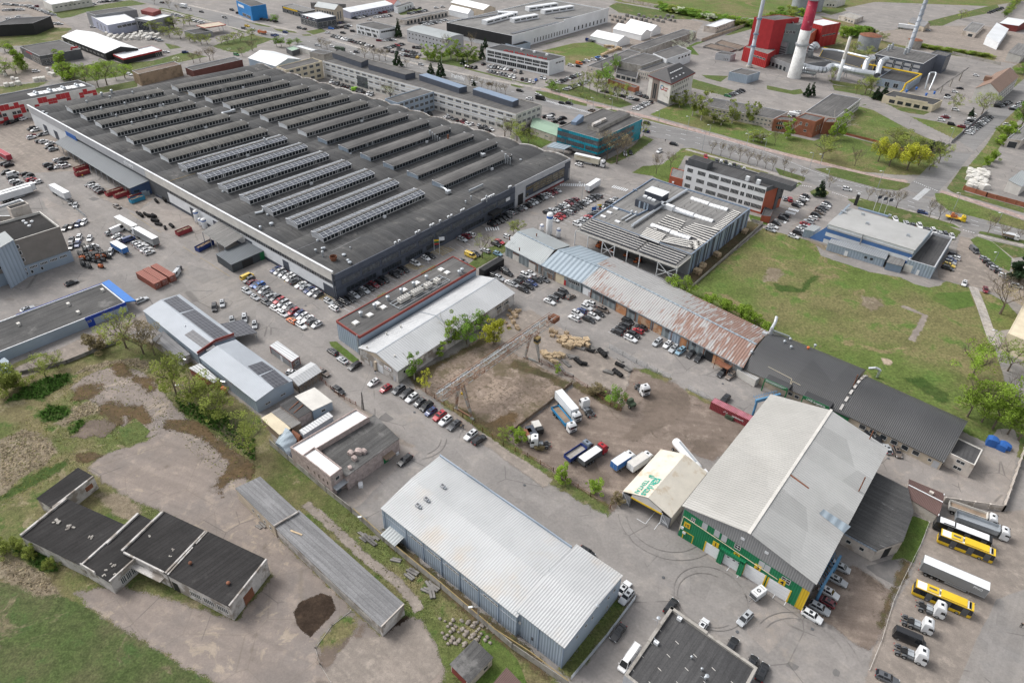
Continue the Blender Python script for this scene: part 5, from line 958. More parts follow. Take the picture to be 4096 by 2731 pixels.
for k in range(13):m=MB('galv');p=b.on(3,b.L(3)*(k+.3)/13.2,0,-.3);m.tube(p,p+UP*4.4,.15);m.bd('post',b.rO)
m=MB('dark_grey');m.face(b.on(3,0,0,-5),b.on(3,b.L(3),0,-5),b.on(3,b.L(3),4.6,-5),b.on(3,0,4.6,-5));m.bd('back_wall',b.rO)
q_=[t(4,2070,705,5),t(4,2235,605,6.0),t(4,2010,462,6.0),t(4,1852,560,5)];r=tg('loading_canopy','grey slate loading canopy on steel props below the factory wall','canopy',q_[0]);m=MB('bit_warm');m.face(v3(q_[0],5),v3(q_[1],6),v3(q_[2],6),v3(q_[3],5));m.mat('galv');m.face(v3(q_[3],4.85),v3(q_[2],5.85),v3(q_[1],5.85),v3(q_[0],4.85));m.bd('roof',r)
for k in(.03,.35,.65,.97):m=MB('galv');p=lp(q_[3],q_[0],k);m.tube(v3(p),v3(p,5),.14);m.bd('post',r)
b=Bld('metal_shed','charcoal metal shed with grey ribbed roof by the yellow van',q3c(3.4,(4,2125,865),(5,75,735),(4,1985,770)),3.4,'shed');b.rfp([(0,3.4),(1,3.5)],'dark_metal_b','dark_metal',0,over=.15);m=MB('black');b.slb(m,0,b.L(0)*.3,b.L(0)*.62,0,2.9,0,.05);m.bd('doorway',b.rO);b.pnl(0,.85,1,0,3.3,'green_sign','green_corner',.06)
# left: tall grey works, blue trimmed hall
hg=14.5
b=Bld('tall_works','tall grey brown works with rows of white framed windows and pale blue ground storey',[t(4,-330,790,hg),t(4,547,512,hg),t(4,365,372,hg),t(4,-480,600,hg)],hg,'factory');b.flat(M('concrete_warm',(.235,.215,.195),.85,.08).name,'bit_black',.9,'off_white',.35)
L=b.L(0);m=MB('shed_panel');b.slb(m,0,0,L+.3,0,4.4,0,.5);m.bd('ground_storey',b.rO)
for j,z in enumerate((6.0,8.8,11.3)):b.wnd(0,L*(.42),L*(.53),z,z+1.5,mu=4,fr=.12);b.wnd(0,L*(.25),L*(.37),z,z+1.5,mu=4,fr=.12)
for f in(.42,.535,.65,.76,.87):b.wnd(0,f*L,f*L+.085*L,2.7,3.7,mu=5,fr=.12,out=.56)
for f in(.47,.53,.64):b.wnd(0,f*L,f*L+.03*L,.9,2.2,out=.56)
b.pnl(0,.36,.44,0,3.8,'navy','gate',.6)
for x,y in((218,468),(295,472),(242,488),(272,512)):p=b.orf(4,x,y,hg-.9);m=MB('white');m.lt(p,[(.55,0),(.6,.5),(.2,.7)],12);m.bd('roof_vent',b.rO)
p=t(4,200,410,hg-.9);m=MB('plaster');m.cbox(v3(p,hg-.9),6.5,3.4,4.2,BA);m.mat('bit_black');m.cbox(v3(p,hg+3.31),5.8,2.7,.02,BA);m.bd('stair_tower',b.rO)
b=Bld('flat_roof_block','grey flat roofed block with white parapet behind the tall works',[t(4,150,415,10),t(4,245,290,10),t(4,185,258,10),t(4,-300,420,10)],10);b.flat('concrete','bit_warm',.6,'white',.5)
b=Bld('flat_roof_block','small pale metal roofed extension at the left picture edge',[t(4,-60,740,15.2),t(4,122,632,15.2),t(4,50,570,15.2),t(4,-100,640,15.2)],15.2);b.rfp([(0,15.0),(1,15.6)],'tin_roof','hall_wall',0,over=.1)
q1_,q2_,q0_=t(4,1152,1208,3.8),t(4,935,1035,3.8),t(4,250,1562,3.8);d_=(q0_-q1_)*1.45
b=Bld('flat_hall','long flat dark roofed hall with bright blue trim and blue corner canopy',[q1_+d_,q1_,q2_,q2_+d_],3.8,'warehouse');b.flat('shed_panel','bit_cloud',.35,'white',.35);L=b.L(0)
m=MB('royal');b.slb(m,0,L*.7,L,2.7,3.95,0,.15);b.slb(m,2,0,L*.62,3.2,3.95,0,.15);b.slb(m,0,L*.705,L*.755,0,2.7,0,.1);m.bd('blue_band',b.rO);b.wnd(0,L*.71,L*.735,1.9,2.5,out=.15)
m=MB('blue_roof');z=3.9;P=[v3(t(4,*c,z),z)for c in((935,1028),(1000,1000),(1245,1190),(1152,1203))];m.face(*P);m.face(*[p-UP*.35 for p in P[::-1]]);[m.face(P[i],P[(i+1)%4],P[(i+1)%4]-UP*.35,P[i]-UP*.35)for i in range(4)];m.bd('corner_canopy',b.rO)
for x,y in((945,1105),(632,1235),(722,1310),(175,1418)):p=b.orf(4,x,y,3.45);m=MB('off_white');m.cbox(p,1.2,.9,.9,AA);m.mat('dark_grey');m.cbox(p+UP*.2,.8,.95,.5,AA);m.bd('roof_vent',b.rO)
b=Bld('blue_container','light blue metal storage box at the left edge below the long blue trimmed hall',[t(8,60,270,2.5),t(8,82,180,2.5),t(8,40,150,2.5),t(8,-60,220,2.5)],2.5,'container');b.rfp([(0,2.5),(1,2.55)],'tin_blue','steel_blue',0,over=.05)
# right: solar roof hall, white office, sports hall
b=Bld('solar_hall','flat warm grey roofed hall with striped blue wall, skylights and solar strips',[t(6,1650,768,9.2),t(6,2190,345,9.2),t(6,1290,66,9.2),t(6,727,430,9.2)],9.2,'warehouse')
def solar_hall():
 b.flat('mid_grey','bit_warm',.5,'steel_blue',.4);L=b.L(0);rnd=random.Random(3);d=0;k=0
 while d<L-.3:w_=rnd.choice((.8,1.2,1.8,2.6));m=MB(('shed_panel','navy','steel_blue','navy')[k%4]);b.slb(m,0,d,min(d+w_,L),.3,8.6,0,.12);m.bd('wall_stripe',b.rO);d+=w_;k+=1
 z=8.75
 for x,y,x2,y2 in((1645,255,1808,308),(1812,315,1980,362),(1502,352,1668,410),(1675,415,1845,468),(1280,500,1452,562),(1457,567,1635,625)):
  p,q=v3(t(6,x,y,z),z),v3(t(6,x2,y2,z),z);d_=(q-p)/norm(q-p);n_=ar([-d_[1],d_[0],0]);m=MB('white_clean');S=[(-1.3,0),(-1.2,.4),(-.6,.75),(0,.85),(.6,.75),(1.2,.4),(1.3,0)];m.loft([[e+n_*a+UP*c for a,c in S]for e in(p,q)],close=False);m.mat('pale_grey')
  for g in range(6):e=lp(p,q,g/5);[m.bar(e+n_*S[i][0]+UP*(S[i][1]+.03),e+n_*S[i+1][0]+UP*(S[i+1][1]+.03),.1,.08)for i in range(6)]
  m.bd('skylight',b.rO)
 for x,y in((950,353),(893,388),(836,424),(968,472)):p=b.orf(6,x,y,z);m=MB('white_clean');m.cbox(p,2.2,1.2,.5,AA);m.bd('skylight',b.rO)
 rows=[]
 for i in range(8):rows.append((1420-18*i-(6 if i>3 else 0),410+17*i,1588-13*i,470+18*i)if i<7 else(1300,530,1330,540))
 for i in range(7):rows.append((1235-10*i,525+12*i,1410-10*i,590+12*i))
 for i in range(11):rows.append((1670-24*i,482+11*i,1905-18*i,545+19*i)if i<7 else(1470-20*i+100,612+10*(i-7),1745-16*(i-7),660+18*(i-7)))
 for i in range(14):rows.append((2025-14*i,362+12*i,2098-14*i,388+12*i))
 for i in range(6):rows.append((1700-16*i,632+11*i,1770-16*i,660+12*i))
 for c in rows:p,q=v3(t(6,c[0],c[1],z+.4),z+.4),v3(t(6,c[2],c[3],z+.4),z+.4);m=MB('off_white');m.bar(p,q,.75,.05);m.mat('pv_panel');n_=ar([-(q-p)[1],(q-p)[0],0]);n_/=norm(n_);m.bar(p-n_*.6-UP*.1,q-n_*.6-UP*.1,.6,.06);m.bd('solar_row',b.rO)
 m=MB('ductsteel');P=[v3(t(6,x,y,z+.9),z+.9)for x,y in((1108,500),(1370,328),(1395,308),(1605,180))];m.path([P[0]-UP*.9,P[0],P[1]],.6,10);m.path([P[2],P[3],P[3]-UP*.9],.65,10);m.cbox((P[1]+P[2])/2-UP*.9,3.0,3.0,2.0,AA);m.bd('roof_duct',b.rO)
 m=MB('white');p=v3(t(6,1432,352,z),z);m.cbox(p,5.0,2.0,2.0,AA);m.mat('ductsteel');m.bar(v3(t(6,1480,365,z+.6),z+.6),v3(t(6,1665,425,z+.6),z+.6),.9,.6);m.bd('air_handler',b.rO)
 p=t(6,1245,335,z);m=MB('navy');m.cbox(v3(p,z),9.5,5.5,3.0,AA);m.mat('dark_grey');m.cbox(v3(p,z+3),9.0,5.0,.1,AA);m.mat('white');[m.cbox(v3(t(6,x,y,z+3.1),z+3.1),1.6,1.3,.7,AA)for x,y in((1222,243),(1262,262),(1300,278))];m.mat('shed_panel');[m.cbox(v3(p,z)+v3((cos(AA)*k+sin(AA)*2.8,sin(AA)*k-cos(AA)*2.8),0),.8,.2,2.9,AA)for k in(-2.4,0,1.4)];m.bd('plant_room',b.rO)
 p=t(6,1325,235,z+1);m=MB('navy');m.cbox(v3(p,z),8.5,6,3.2,AA);m.mat('white_far');m.cbox(v3(p,z+3.2),8.8,6.2,.15,AA);m.bd('plant_room',b.rO)
 for x0,y0,x1,y1 in((1005,448,1098,395),(1040,462,1138,405)):m=MB('ductsteel');m.bar(v3(t(6,x0,y0,z+.5),z+.5),v3(t(6,x1,y1,z+.5),z+.5),.5,.5);m.lt(v3(t(6,x1,y1,z),z),[(.5,0),(.6,1.2),(.3,1.6)],10);m.bd('roof_duct',b.rO)
 for c in((905,320,1150,405),(1150,405,1270,345),(1110,170,1150,180)):p,q=v3(t(6,c[0],c[1],9.2),8.7),v3(t(6,c[2],c[3],9.2),8.7);m=MB('steel_blue');m.bar(p+UP*.3,q+UP*.3,.4,.7);m.bd('inner_parapet',b.rO)
 m=MB('dark_grey')
 for i in range(9):
  for j in range(7):p=b.pt(.08+.1*i,.08+.13*j,z);m.tube(p,p+UP*.6,.1,n=5)
 m.bd('roof_pipes',b.rO)['kind']='stuff'
solar_hall()
F=[t(6,1520,886,6.9),t(6,1655,775,8.4),t(6,722,436,8.4),t(6,585,542,6.9)]
r=tg('storage_canopy','open storage canopy with white solar strips on tall steel posts','canopy',F[0])
m=MB('bit_warm');m.face(v3(F[0],6.9),v3(F[1],8.4),v3(F[2],8.4),v3(F[3],6.9));m.mat('galv');m.face(v3(F[3],6.6),v3(F[2],8.1),v3(F[1],8.1),v3(F[0],6.6));m.mat('off_white');m.bar(v3(F[3],6.55),v3(F[0],6.55),.35,.7);m.bar(v3(F[0],6.6),v3(F[1],8.1),.3,.5);m.bd('roof',r)
for i in range(6):
 v=.1+.15*i;w_=.78 if i>3 else.76
 for a0,a1 in((.03,.6),(.625,.97)):p,q=lp(v3(F[3],7.05),v3(F[2],8.55),v),lp(v3(F[0],7.05),v3(F[1],8.55),v);a,c=lp(p,q,a0),lp(p,q,a1);m=MB('pv_panel');m.bar(a+UP*.2,c+UP*.2,.85,.06);m.mat('off_white');d_=(F[1]-F[0])/norm(F[1]-F[0]);m.bar(a+v3(d_*.55)+UP*.28,c+v3(d_*.55)+UP*.28,.42,.06);m.bd('solar_row',r)
fr=[(585,680),(710,712),(848,768),(962,822),(1080,872),(1192,922),(1352,985),(1515,1040)]
for k,(x,y)in enumerate(fr):p=lp(F[3],F[0],(x-585)/930.);m=MB('white');m.tube(v3(p),v3(p,6.4),.2);m.bd('post',r)
for k in(2,6):p,q=lp(F[3],F[0],(fr[k][0]-585)/930.),lp(F[3],F[0],(fr[min(k+1,7)][0]-585)/930.);m=MB('white');m.bar(v3(p,.3),v3(q,6.2),.22,.22);m.bar(v3(p,6.2),v3(q,.3),.22,.22);m.bar(v3(p,3.2),v3(q,3.2),.2,.2);m.bd('cross_brace',r)
b=Bld('office_block','white three storey office with orange ends and rows of windows',q3c(12.7,(6,2340,155),(7,166,92),(2,1592,1512)),12.7,'office');b.flat('white_clean','bit_dark',.5,'dark_grey',.4)
for z in(2.0,5.8,9.6):
 for f0,n_ in((.035,2),(.17,3),(.31,4),(.46,4),(.6,3),(.72,1),(.79,2),(.87,4)):b.wnd(3,f0*b.L(3),(f0+.022+.026*n_)*b.L(3),z,z+2.0,mu=2*n_)
b.pnl(3,0,1,0,.9,'orange_wall','plinth',.1);b.pnl(0,.0,.99,0,10.8,'orange_wall','orange_wall',.15);b.pnl(0,.0,1,10.8,12.75,'dark_grey','dark_frame',.3);b.pnl(0,.62,.78,0,12,'dark_grey','dark_frame',.5);b.wins(0,4.5,10,1,.79,.99,.9,mu=3,rows=4,frame='dark_grey',out=.3)
for p0,sx,sy,sz in(((2,1730,1500),10,5.5,3.2),((7,70,100),17,5.5,2.6)):p=t(*p0,13.5);m=MB('dark_grey');m.cbox(v3(p,12.2),sx,sy,sz,AA);m.mat('bit_dark');m.cbox(v3(p,12.2+sz),sx-.6,sy-.6,.03,AA);m.bd('roof_house',b.rO)
for p0 in((6,2165,68),(6,2265,100)):p=t(*p0,13.5);m=MB('white');m.cbox(v3(p,12.3),1.6,1.2,2.0,AA);m.bd('air_conditioner',b.rO)
b=Bld('entrance_annex','small orange annex with grey roof on the left end of the white office',q3c(5.5,(6,1570,80),(6,1590,0),(6,1448,48)),5.5,'annex');b.flat('orange_wall','bit_warm',.3);p=b.on(3,b.L(3)*.35,2.6,.4);m=MB('white');m.cbox(p,.9,.5,.8,AA);m.bd('air_conditioner',b.rO)
b=Bld('entrance_annex','low orange and dark grey entrance block at the right end of the white office',[t(7,25,420,3.2),t(7,45,360,3.2),t(7,-30,330,3.2),t(7,-60,410,3.2)],3.2,'annex');b.flat('orange_wall','bit_dark',.3,'dark_grey')
# sports hall
b=Bld('sports_hall','blue and white striped hall with weathered pale ribbed roof by the boulevard',q3c(7.2,(7,1335,755),(7,1497,560),(7,548,515)),7.2,'hall');b.rfp([(0,7.2),(.75,8.6),(1,8.4)],'sports_roof','white',1,over=.25)
for z0,z1 in((4.9,6.6),(1.8,3.2)):b.pnl(3,.0,1,z0,z1,M('blue_band',(.09,.19,.42),.6,.08).name,'blue_band',.06)
b.pnl(3,0,1,6.6,7.3,'pale_grey','gutter',.35);b.pnl(3,.62,.78,2.2,3.4,'dark_grey','window_band',.1);b.wins(3,2.2,3.4,6,.58,.76,.9);b.wnd(3,.87*b.L(3),.92*b.L(3),2.4,3.4,frame='dark_grey');b.pnl(0,0,1,5.2,8.4,'tin_blue','end_gable',.3)
wp=[v3(t(7,705,320,8),8.3),v3(t(7,545,520,7.2),7.5),v3(t(7,470,655,0),.0),v3(t(7,408,638,0),0.),v3(t(7,480,540,3),3)]
m=MB('blue_band');q3_=b.q[3];q2_=b.q[2];o_=b.face(2)[2];a_=v3(q3_);c_=v3(q2_);m.pz_([q3_,q3_+o_*0-b.face(3)[1]*.1,q3_-b.face(3)[1]*5.5,q3_-b.face(3)[1]*5.5+b.face(0)[1]*.5,q3_+b.face(0)[1]*.5],0,[7.4,7.4,.3,.3,7.4]);m.bd('blue_buttress',b.rO)
m=MB('tin_blue');m.bar(v3(b.q[3],7.4),v3(b.q[2],8.8),.8,.5);m.bd('end_coping',b.rO)
for n,x,y in((7,680,385),(7,700,390),(7,910,490),(7,870,405),(7,1285,600),(7,1115,420)):p=b.rp(n,x,y,0);m=MB('galv');m.cbox(p,1.2,1.0,.9,AA);m.bd('roof_vent',b.rO)
p=b.on(3,.42*b.L(3),2.6,.6);m=MB('mid_grey');m.tube(p,p+UP*6.2,.25);m.bd('flue',b.rO);p,q=b.rp(7,830,342,.5),b.rp(7,1105,420,.5);m=MB('steel_blue');m.tube(p,q,.5);m.bd('roof_duct',b.rO)
b2=Bld('hall_annex','low grey lean-to with rusty edged roof in front of the blue striped hall',[t(7,1078,815,3.4),t(7,1110,745,4.2),t(7,585,628,4.2),t(7,552,662,3.4)],3.4,'annex');b2.rfp([(0,4.2),(1,3.4)],'wall_grey_rib','shed_panel',1,over=.2);b2.door(3,.35,1.3,2.2,'white');b2.wnd(3,.66*b2.L(3),.71*b2.L(3),1.4,2.4,frame='dark_grey');b2.wnd(3,.76*b2.L(3),.81*b2.L(3),1.4,2.4,frame='dark_grey')
b2=Bld('hall_annex','small blue walled lean-to beside the scrap by the blue striped hall',[t(7,1235,880,3),t(7,1270,800,3),t(7,1120,790,3),t(7,1090,845,3)],3,'annex');b2.rfp([(0,3.2),(1,3.0)],'bit_warm','steel_blue',1,over=.1)
b2=Bld('hall_annex','grey annex with sunken dark flat roof at the right end of the blue striped hall',[t(7,1535,888,5.2),t(7,1700,612,5.2),t(7,1510,560,5.2),t(7,1285,815,5.2)],5.2,'annex');b2.flat('shed_panel','bit_dark',1.1,'pale_grey',.5);b2.door(3,.12,3.0,3.2,'off_white','gate');b2.door(3,.5,1,2.2,'white')
b2=Bld('hall_annex','small grey metal porch at the left end of the blue striped hall',[t(7,420,560,3.2),t(7,485,520,3.2),t(7,400,500,3.2),t(7,332,545,3.2)],3.2,'annex');b2.rfp([(0,3.2),(1,3.4)],'tin_roof','shed_panel',0,over=.1)
b2=Bld('pale_block','tall pale yellow wall of a building at the right picture edge',[t(7,2205,1490,7),t(7,2700,1700,7),t(7,2800,600,7),t(7,2480,980,7)],7);b2.flat('cream','cream',.1)
# buildings along and beyond the boulevard
def FB(name,lL,cat,h,a,b_,c,roof='flat',rm='bit_grey',wm='pale_grey',win=(),rise=1.0,axis=0,par=.4,cop=None,fr='frame_white',base=0.0,q=None):
 """a, b_, c: near, right and left roof corners read at height h; win = (side, z0, z1, count, f0, f1, fill, mullions)"""
 b=Bld(name,lL,q or q3c(h,a,b_,c),h,cat,base)
 if roof=='flat':b.flat(wm,rm,par,cop)
 elif roof=='gable':b.gable(rm,wm,rise,axis,over=.3)
 elif roof=='arch':b.arch(rm,wm,rise,axis,10,over=.2)
 else:b.rfp([(0,h),(1,h+rise)],rm,wm,axis,over=.2)
 for s,z0,z1,n,f0,f1,fill,ml in win:b.wins(s,z0,z1,n,f0,f1,fill,mu=ml,frame=fr)
 return b
b=FB('office_range','very long white three storey office range with roof houses behind the factory','office',10.8,(2,38,1050),(2,275,962),(1,612,558),wm='off_white',rm='bit_grey',cop='concrete')
m=MB('white')
for z in(3.3,6.6,9.9):b.slb(m,3,0,b.L(3),z,z+.5,0,.1);
b.slb(m,3,0,b.L(3),4.5,5.2,0,.08);b.slb(m,3,0,b.L(3),7.9,8.4,0,.08);m.bd('white_band',b.rO)
for z in(1.0,4.6,8.0):b.wins(3,z,z+1.8,13,.01,.475,.66,mu=4,fr=.16);b.wins(3,z,z+1.8,11,.56,.99,.7,mu=4,fr=.16);b.wins(0,z,z+1.8,5,.04,.96,.7,mu=4,fr=.16)
m=MB('glass_grey');b.slb(m,3,.2*b.L(3),.26*b.L(3),1,7.5,0,.15);m.bd('stair_glazing',b.rO)
for a,b_,c in(((1,965,578),(1,1030,550),(1,698,488)),((1,1370,688),(1,1462,668),(1,1030,592)),((1,1865,810),(1,1937,795),(1,1497,690)),((2,5,938),(2,62,915),(1,1990,822))):
 q=q3c(13.6,a,b_,c);m=MB('navy_wall');m.pz_(q,10.4,13.5,False);m.mat('bit_grey' if c[1]<1300 else 'steel_blue');m.pz_([q[0]+(q[0]-q[2])*.004,q[1],q[2],q[3]],13.5,13.75);m.bd('roof_house',b.rO)
W1=FB('office_wing','cream three storey wing at the far end of the white office range','office',10.6,(1,275,645),(1,608,562),(1,188,612),wm='cream',rm='bit_grey',win=[(0,z,z+1.8,5,.05,.95,.6,3)for z in(1.2,4.6,8.0)])
W2=FB('office_wing','pale blue three storey wing in the middle of the white office range','office',10.6,(1,1300,947),(1,1640,842),(1,1182,908),wm='shed_panel',rm='bit_grey',win=[(0,z,z+1.8,7,.03,.97,.7,3)for z in(1.2,4.6,8.0)])
P,Q=v3(t(1,1922,765,11.2),11.2),v3(t(1,1800,722,11.2),11.2);r=tg('rooftop_sign','white rooftop lettering on a frame, read from the boulevard side','sign',P);m=MB('galv');d_=(Q-P)/norm(Q-P);m.bar(P,Q,.15,.15);m.bar(P+UP*.6,Q+UP*.6,.12,.12);[m.bar(lp(P,Q,k/8)-UP*.6,lp(P,Q,k/8)+UP*.7,.1,.1)for k in range(9)];m.bd('sign_frame',r)
words('lettering','vilmers',4.2,'white_clean',r,lp(P,Q,.55)+UP*.8,d_,UP,ext=.12);m=MB('white_clean');c_=P+d_*.3+UP*2.2;m.face(c_,c_+d_*.9-UP*.9,c_+d_*1.8,c_+d_*1.3+UP*.3,c_+d_*.9-UP*.2,c_+d_*.5+UP*.3);m.face(c_+d_*.4+UP*1.2,c_+d_*.9+UP*.6,c_+d_*1.4+UP*1.2,c_+d_*.9+UP*1.1);m.bd('emblem',r)
b=FB('teal_office','dark office block clad in teal panels with concrete roof house','office',10.8,(2,800,1278),(2,1200,1092),(2,420,1170),wm='dark_grey',rm='bit_grey',cop='concrete')
for s in(3,0):
 for z0,z1 in((9.3,10.75),(5.7,7.0),(2.4,3.6)):b.pnl(s,.005,.995,z0,z1,'teal_panel','teal_band',.1)
 for z in(7.1,3.7):b.wins(s,z,z+2.0,7 if s==3 else 12,.02,.98,.92,mu=4,frame='dark_grey',glass='glass_grey',fr=.12)
for f0,f1 in((.67,.7),(.2,.22)):b.pnl(3,f0,f1,.5,5.7,'teal_panel','teal_pier',.12)
b.pnl(0,.8,.97,0,9.3,'teal_panel','teal_pier',.12);m=MB('bit_dark');b.slb(m,3,.3*b.L(3),b.L(3)*.98,2.3,2.6,0,3.5);m.bd('canopy',b.rO)
q=q3c(12.4,(2,800,1180),(2,1085,1040),(2,695,1150));m=MB('concrete');m.pz_(q,10.3,12.4,False);m.mat('bit_grey');m.pz_([lp(k,sum(q)/4,.04)for k in q],12.2,12.3);m.bd('roof_house',b.rO)
q=q3c(13.4,(2,745,1150),(2,868,1095),(2,732,1135));m=MB('plaster_dirty');m.pz_(q,12.2,13.6);m.bd('chimney_block',b.rO);q=q3c(13.5,(2,590,1100),(2,660,1065),(2,545,1090));m=MB('steel_blue');m.pz_(q,10.3,[12,13.8,13.8,12]);m.bd('stair_head',b.rO)
FB('link_building','low link with pale green ribbed roof between the office range and teal block','annex',4.0,(2,408,1250),(2,430,1152),(2,172,1168),'gable','green_roof','plaster',rise=1.0,axis=1,win=[(3,1.6,2.4,2,.1,.8,.35,4)])
q_=[t(2,480,1378,4),t(2,545,1345,4),t(2,385,1308,4),t(2,318,1352,4)];r=tg('entrance_canopy','pale metal canopy on posts at the foot of the teal office','canopy',q_[0]);m=MB('tin_blue');m.pz_(q_,4,4.25,True,True);m.bd('roof',r)
for k in q_:m=MB('galv');m.tube(v3(lp(k,sum(q_)/4,.1)),v3(lp(k,sum(q_)/4,.1),4),.12);m.bd('post',r)
qr,ql=t(0,872,795,9.5),t(0,-250,1015,9.5);qb=t(0,718,735,9.5);b=Bld('red_panel_hall','hall clad in red and white panels with four white roof hatches',[ql,qr,qb,qb+ql-qr],9.5,'factory');b.flat('off_white','bit_dark',.5,'pale_grey',.3);rnd=random.Random(12);L=b.L(0)
for i in range(26):
 for j in range(3):
  if rnd.random()<.55:b.pnl(0,i/26,(i+.97)/26,3.1*j,3.1*j+3 if rnd.random()<.6 else 3.1*j+1.5,'red','red_panel',.05)
 if i%3:b.wnd(0,L*(i+.1)/26,L*(i+.9)/26,3.3,4.9,mu=2,frame='mid_grey',out=.1)
for x,y in((333,862),(460,838),(583,815),(708,792)):
 p=b.orf(0,x,y,9);m=MB('white_clean');m.cbox(p,5.5,7.5,.12,AA);m.mat('galv');[m.lt(p+v3((cos(AA)*k,sin(AA)*k),.12),[(.9,0),(.9,.9),(.3,1.3)],12)for k in(-1.4,1.4)];m.bd('roof_hatch',b.rO)
PL=[('tall red clad boiler house behind the grey block',29,(3,60,190),(3,290,165),(2,2225,158),'red','bit_grey',()),('tall grey green boiler block with window strip in front of the red house',26,(3,285,228),(3,415,182),(3,45,208),'steel_g','bit_warm',((3,19.5,21.5,7,.05,.95,.85,2),)),('red annex with white roof and black corner right of the white chimney',16,(3,505,240),(3,670,212),(3,345,200),'red_panel','white_far',((0,8,9,1,.1,.85,1,4),)),('low red entrance block beside the slim grey chimney',9.6,(2,2351,500),(3,80,455),(2,2130,432),'red_panel','bit_warm',((3,5.2,6.4,4,.45,.95,.9,2),)),('long low grey block with white roller doors under the white chimney',6,(3,230,600),(3,560,560),(2,2350,515),'mid_grey','bit_grey',((3,.2,3.2,5,.05,.8,.7,1),)),('orange clad annex behind the white chimney',13,(3,395,315),(3,500,232),(3,330,290),'orange_panel','bit_grey',())]
M('steel_g',(.2,.235,.235),.6,.07)
for lb,h,a,b_,c,wm,rm,wn in PL:FB('power_station_block',lb,'power station',h,a,b_,c,rm=rm,wm=wm,win=wn,par=.3)
q=q3c(14,(3,180,395),(3,225,372),(3,38,358));b=Bld('louvre_tower','grey louvred filter tower in front of the grey green block',q,14,'power station');b.flat('mid_grey','bit_dark')
for k in range(6):b.pnl(3,0,1,2+1.6*k,2.8+1.6*k,'dark_grey','louvre',.2)
b=FB('panel_boiler_house','dark blue boiler house with a grid of light grey panels','power station',12.5,(3,1432,585),(3,1560,505),(3,985,495),rm='bit_grey',wm='navy_wall',cop='pale_grey')
for i in range(5):
 for j in range(3):b.pnl(3,.1+.18*i,.1+.18*i+.13,3.0+2.9*j,4.8+2.9*j,'pale_grey','light_panel',.1);b.wnd(3,b.L(3)*(.035+.18*i),b.L(3)*(.075+.18*i),3.0+2.9*j,5.4+2.9*j,frame='white')
b.pnl(3,0,1,12.1,12.5,'white','coping',.15);m=MB('galv');[m.lt(b.orf(3,x,y,12.1),[(1.0,0),(1.0,3),(.8,3.2),(.8,4.2)],12)for x,y in((1098,470),(1132,455),(1255,500),(1285,485))];m.bd('roof_stack',b.rO)
FB('panel_boiler_house','narrow dark blue stair block with light grey panels at the boiler house end','power station',12,(3,1640,520),(3,1690,490),(3,1500,490),rm='bit_grey',wm='navy_wall',win=((0,2,11,3,.05,.95,.5,1),),fr='pale_grey')
FB('pump_hall','long flat dark roofed pump hall with yellow edged band behind the big duct','power station',6,(3,960,655),(3,985,560),(3,470,520),rm='bit_dark',wm='mid_grey',cop='yellow',win=((3,3.6,4.6,14,.02,.9,.7,1),))
b=FB('pump_hall','grey walled pump hall with two dark gates and yellow gas pipe','power station',5,(3,1300,770),(3,1415,690),(3,1010,715),rm='bit_dark',wm='shed_panel',win=((3,.6,3.4,2,.2,.75,.55,2),));m=MB('yellow');m.path([v3(t(3,x,y,z),z)for x,y,z in((860,608,7),(895,590,7),(1010,610,7),(1110,628,7),(1410,685,7),(1265,770,7),(1240,830,3),(1195,862,3))],.55,6);m.bd('gas_pipe',b.rO)
b=FB('cream_hall','low cream pump house with dark polygonal roof and four black windows','hall',4.6,(3,1520,965),(3,1605,920),(3,1060,875),rm='bit_dark',wm='cream',win=((3,.9,2.9,5,.12,.95,.68,1),),fr='dark_grey',par=.2);m=MB('cream');b.slb(m,3,.25*b.L(3),.88*b.L(3),4.5,5.6,0,.15);m.bd('raised_parapet',b.rO)
for x,y in((1270,850),(1360,825),(1450,880),(1525,865)):p=b.orf(3,x,y,4.4);m=MB('blue');m.lt(p,[(.6,0),(.6,1.2),(.9,1.3),(.2,1.8)],10);m.bd('roof_vent',b.rO)
b=FB('gabled_office','tall white house with steep brown gabled roof near the right street','office',9,(3,2122,852),(3,2300,705),(3,1908,812),'gable','brown_roof','off_white',rise=4.5,win=[(0,z,z+1.6,9,.03,.97,.5,1)for z in(1.2,4.0,6.6)]);p=b.rp(3,2010,745,-.5);m=MB('brown_roof');m.cbox(p,4,4,3,BA);m.bd('dormer',b.rO)
def stack(name,lL,n,x,y,prof,mats,seg=None):
 p=v3(t(n,x,y));r=tg(name,lL,'chimney',p)
 for(a,c),mt in zip(zip(prof,prof[1:]),mats):m=MB(mt);m.smooth=True;m.lt(p,[a,c],28);m.bd('shaft_section',r)
 return r,p
M('chimney_white',(.66,.66,.65),.7,.1,sc=.5,dT=(.48,.45,.42),dA=.25);M('chimney_red',(.36,.03,.06),.65,.15,sc=.4,dT=(.5,.25,.27),dA=.2)
k_=mpp(3,235,720);rb=60*k_
r,p=stack('power_station_chimney','big tapering chimney painted white and red, topmost part cut by the frame',3,237,712,[(rb,0),(rb*.84,21),(rb*.84,22),(rb*.79,31),(rb*.72,49),(rb*.78,49.2),(rb*.78,51),(rb*.62,78)],['chimney_white','galv','chimney_white','chimney_red','galv','galv','chimney_white'])
for z,q in((21.4,.86),(49.8,.79)):m=MB('galv');m.lt(p+UP*z,[(rb*q,0),(rb*q+.6,0),(rb*q+.6,1.0),(rb*q+.5,1.0),(rb*q,.1)],28,False);m.bd('platform',r)
k_=mpp(2,2172,620);rb=18*k_;M('chimney_grey',(.4,.43,.47),.5,.06)
r,p=stack('slim_chimney','slim grey steel chimney beside the low red block',2,2175,618,[(rb*1.6,0),(rb*1.6,1.2),(rb,1.5),(rb*.95,19),(rb*.85,70)],['concrete','concrete','chimney_grey','chimney_grey']);
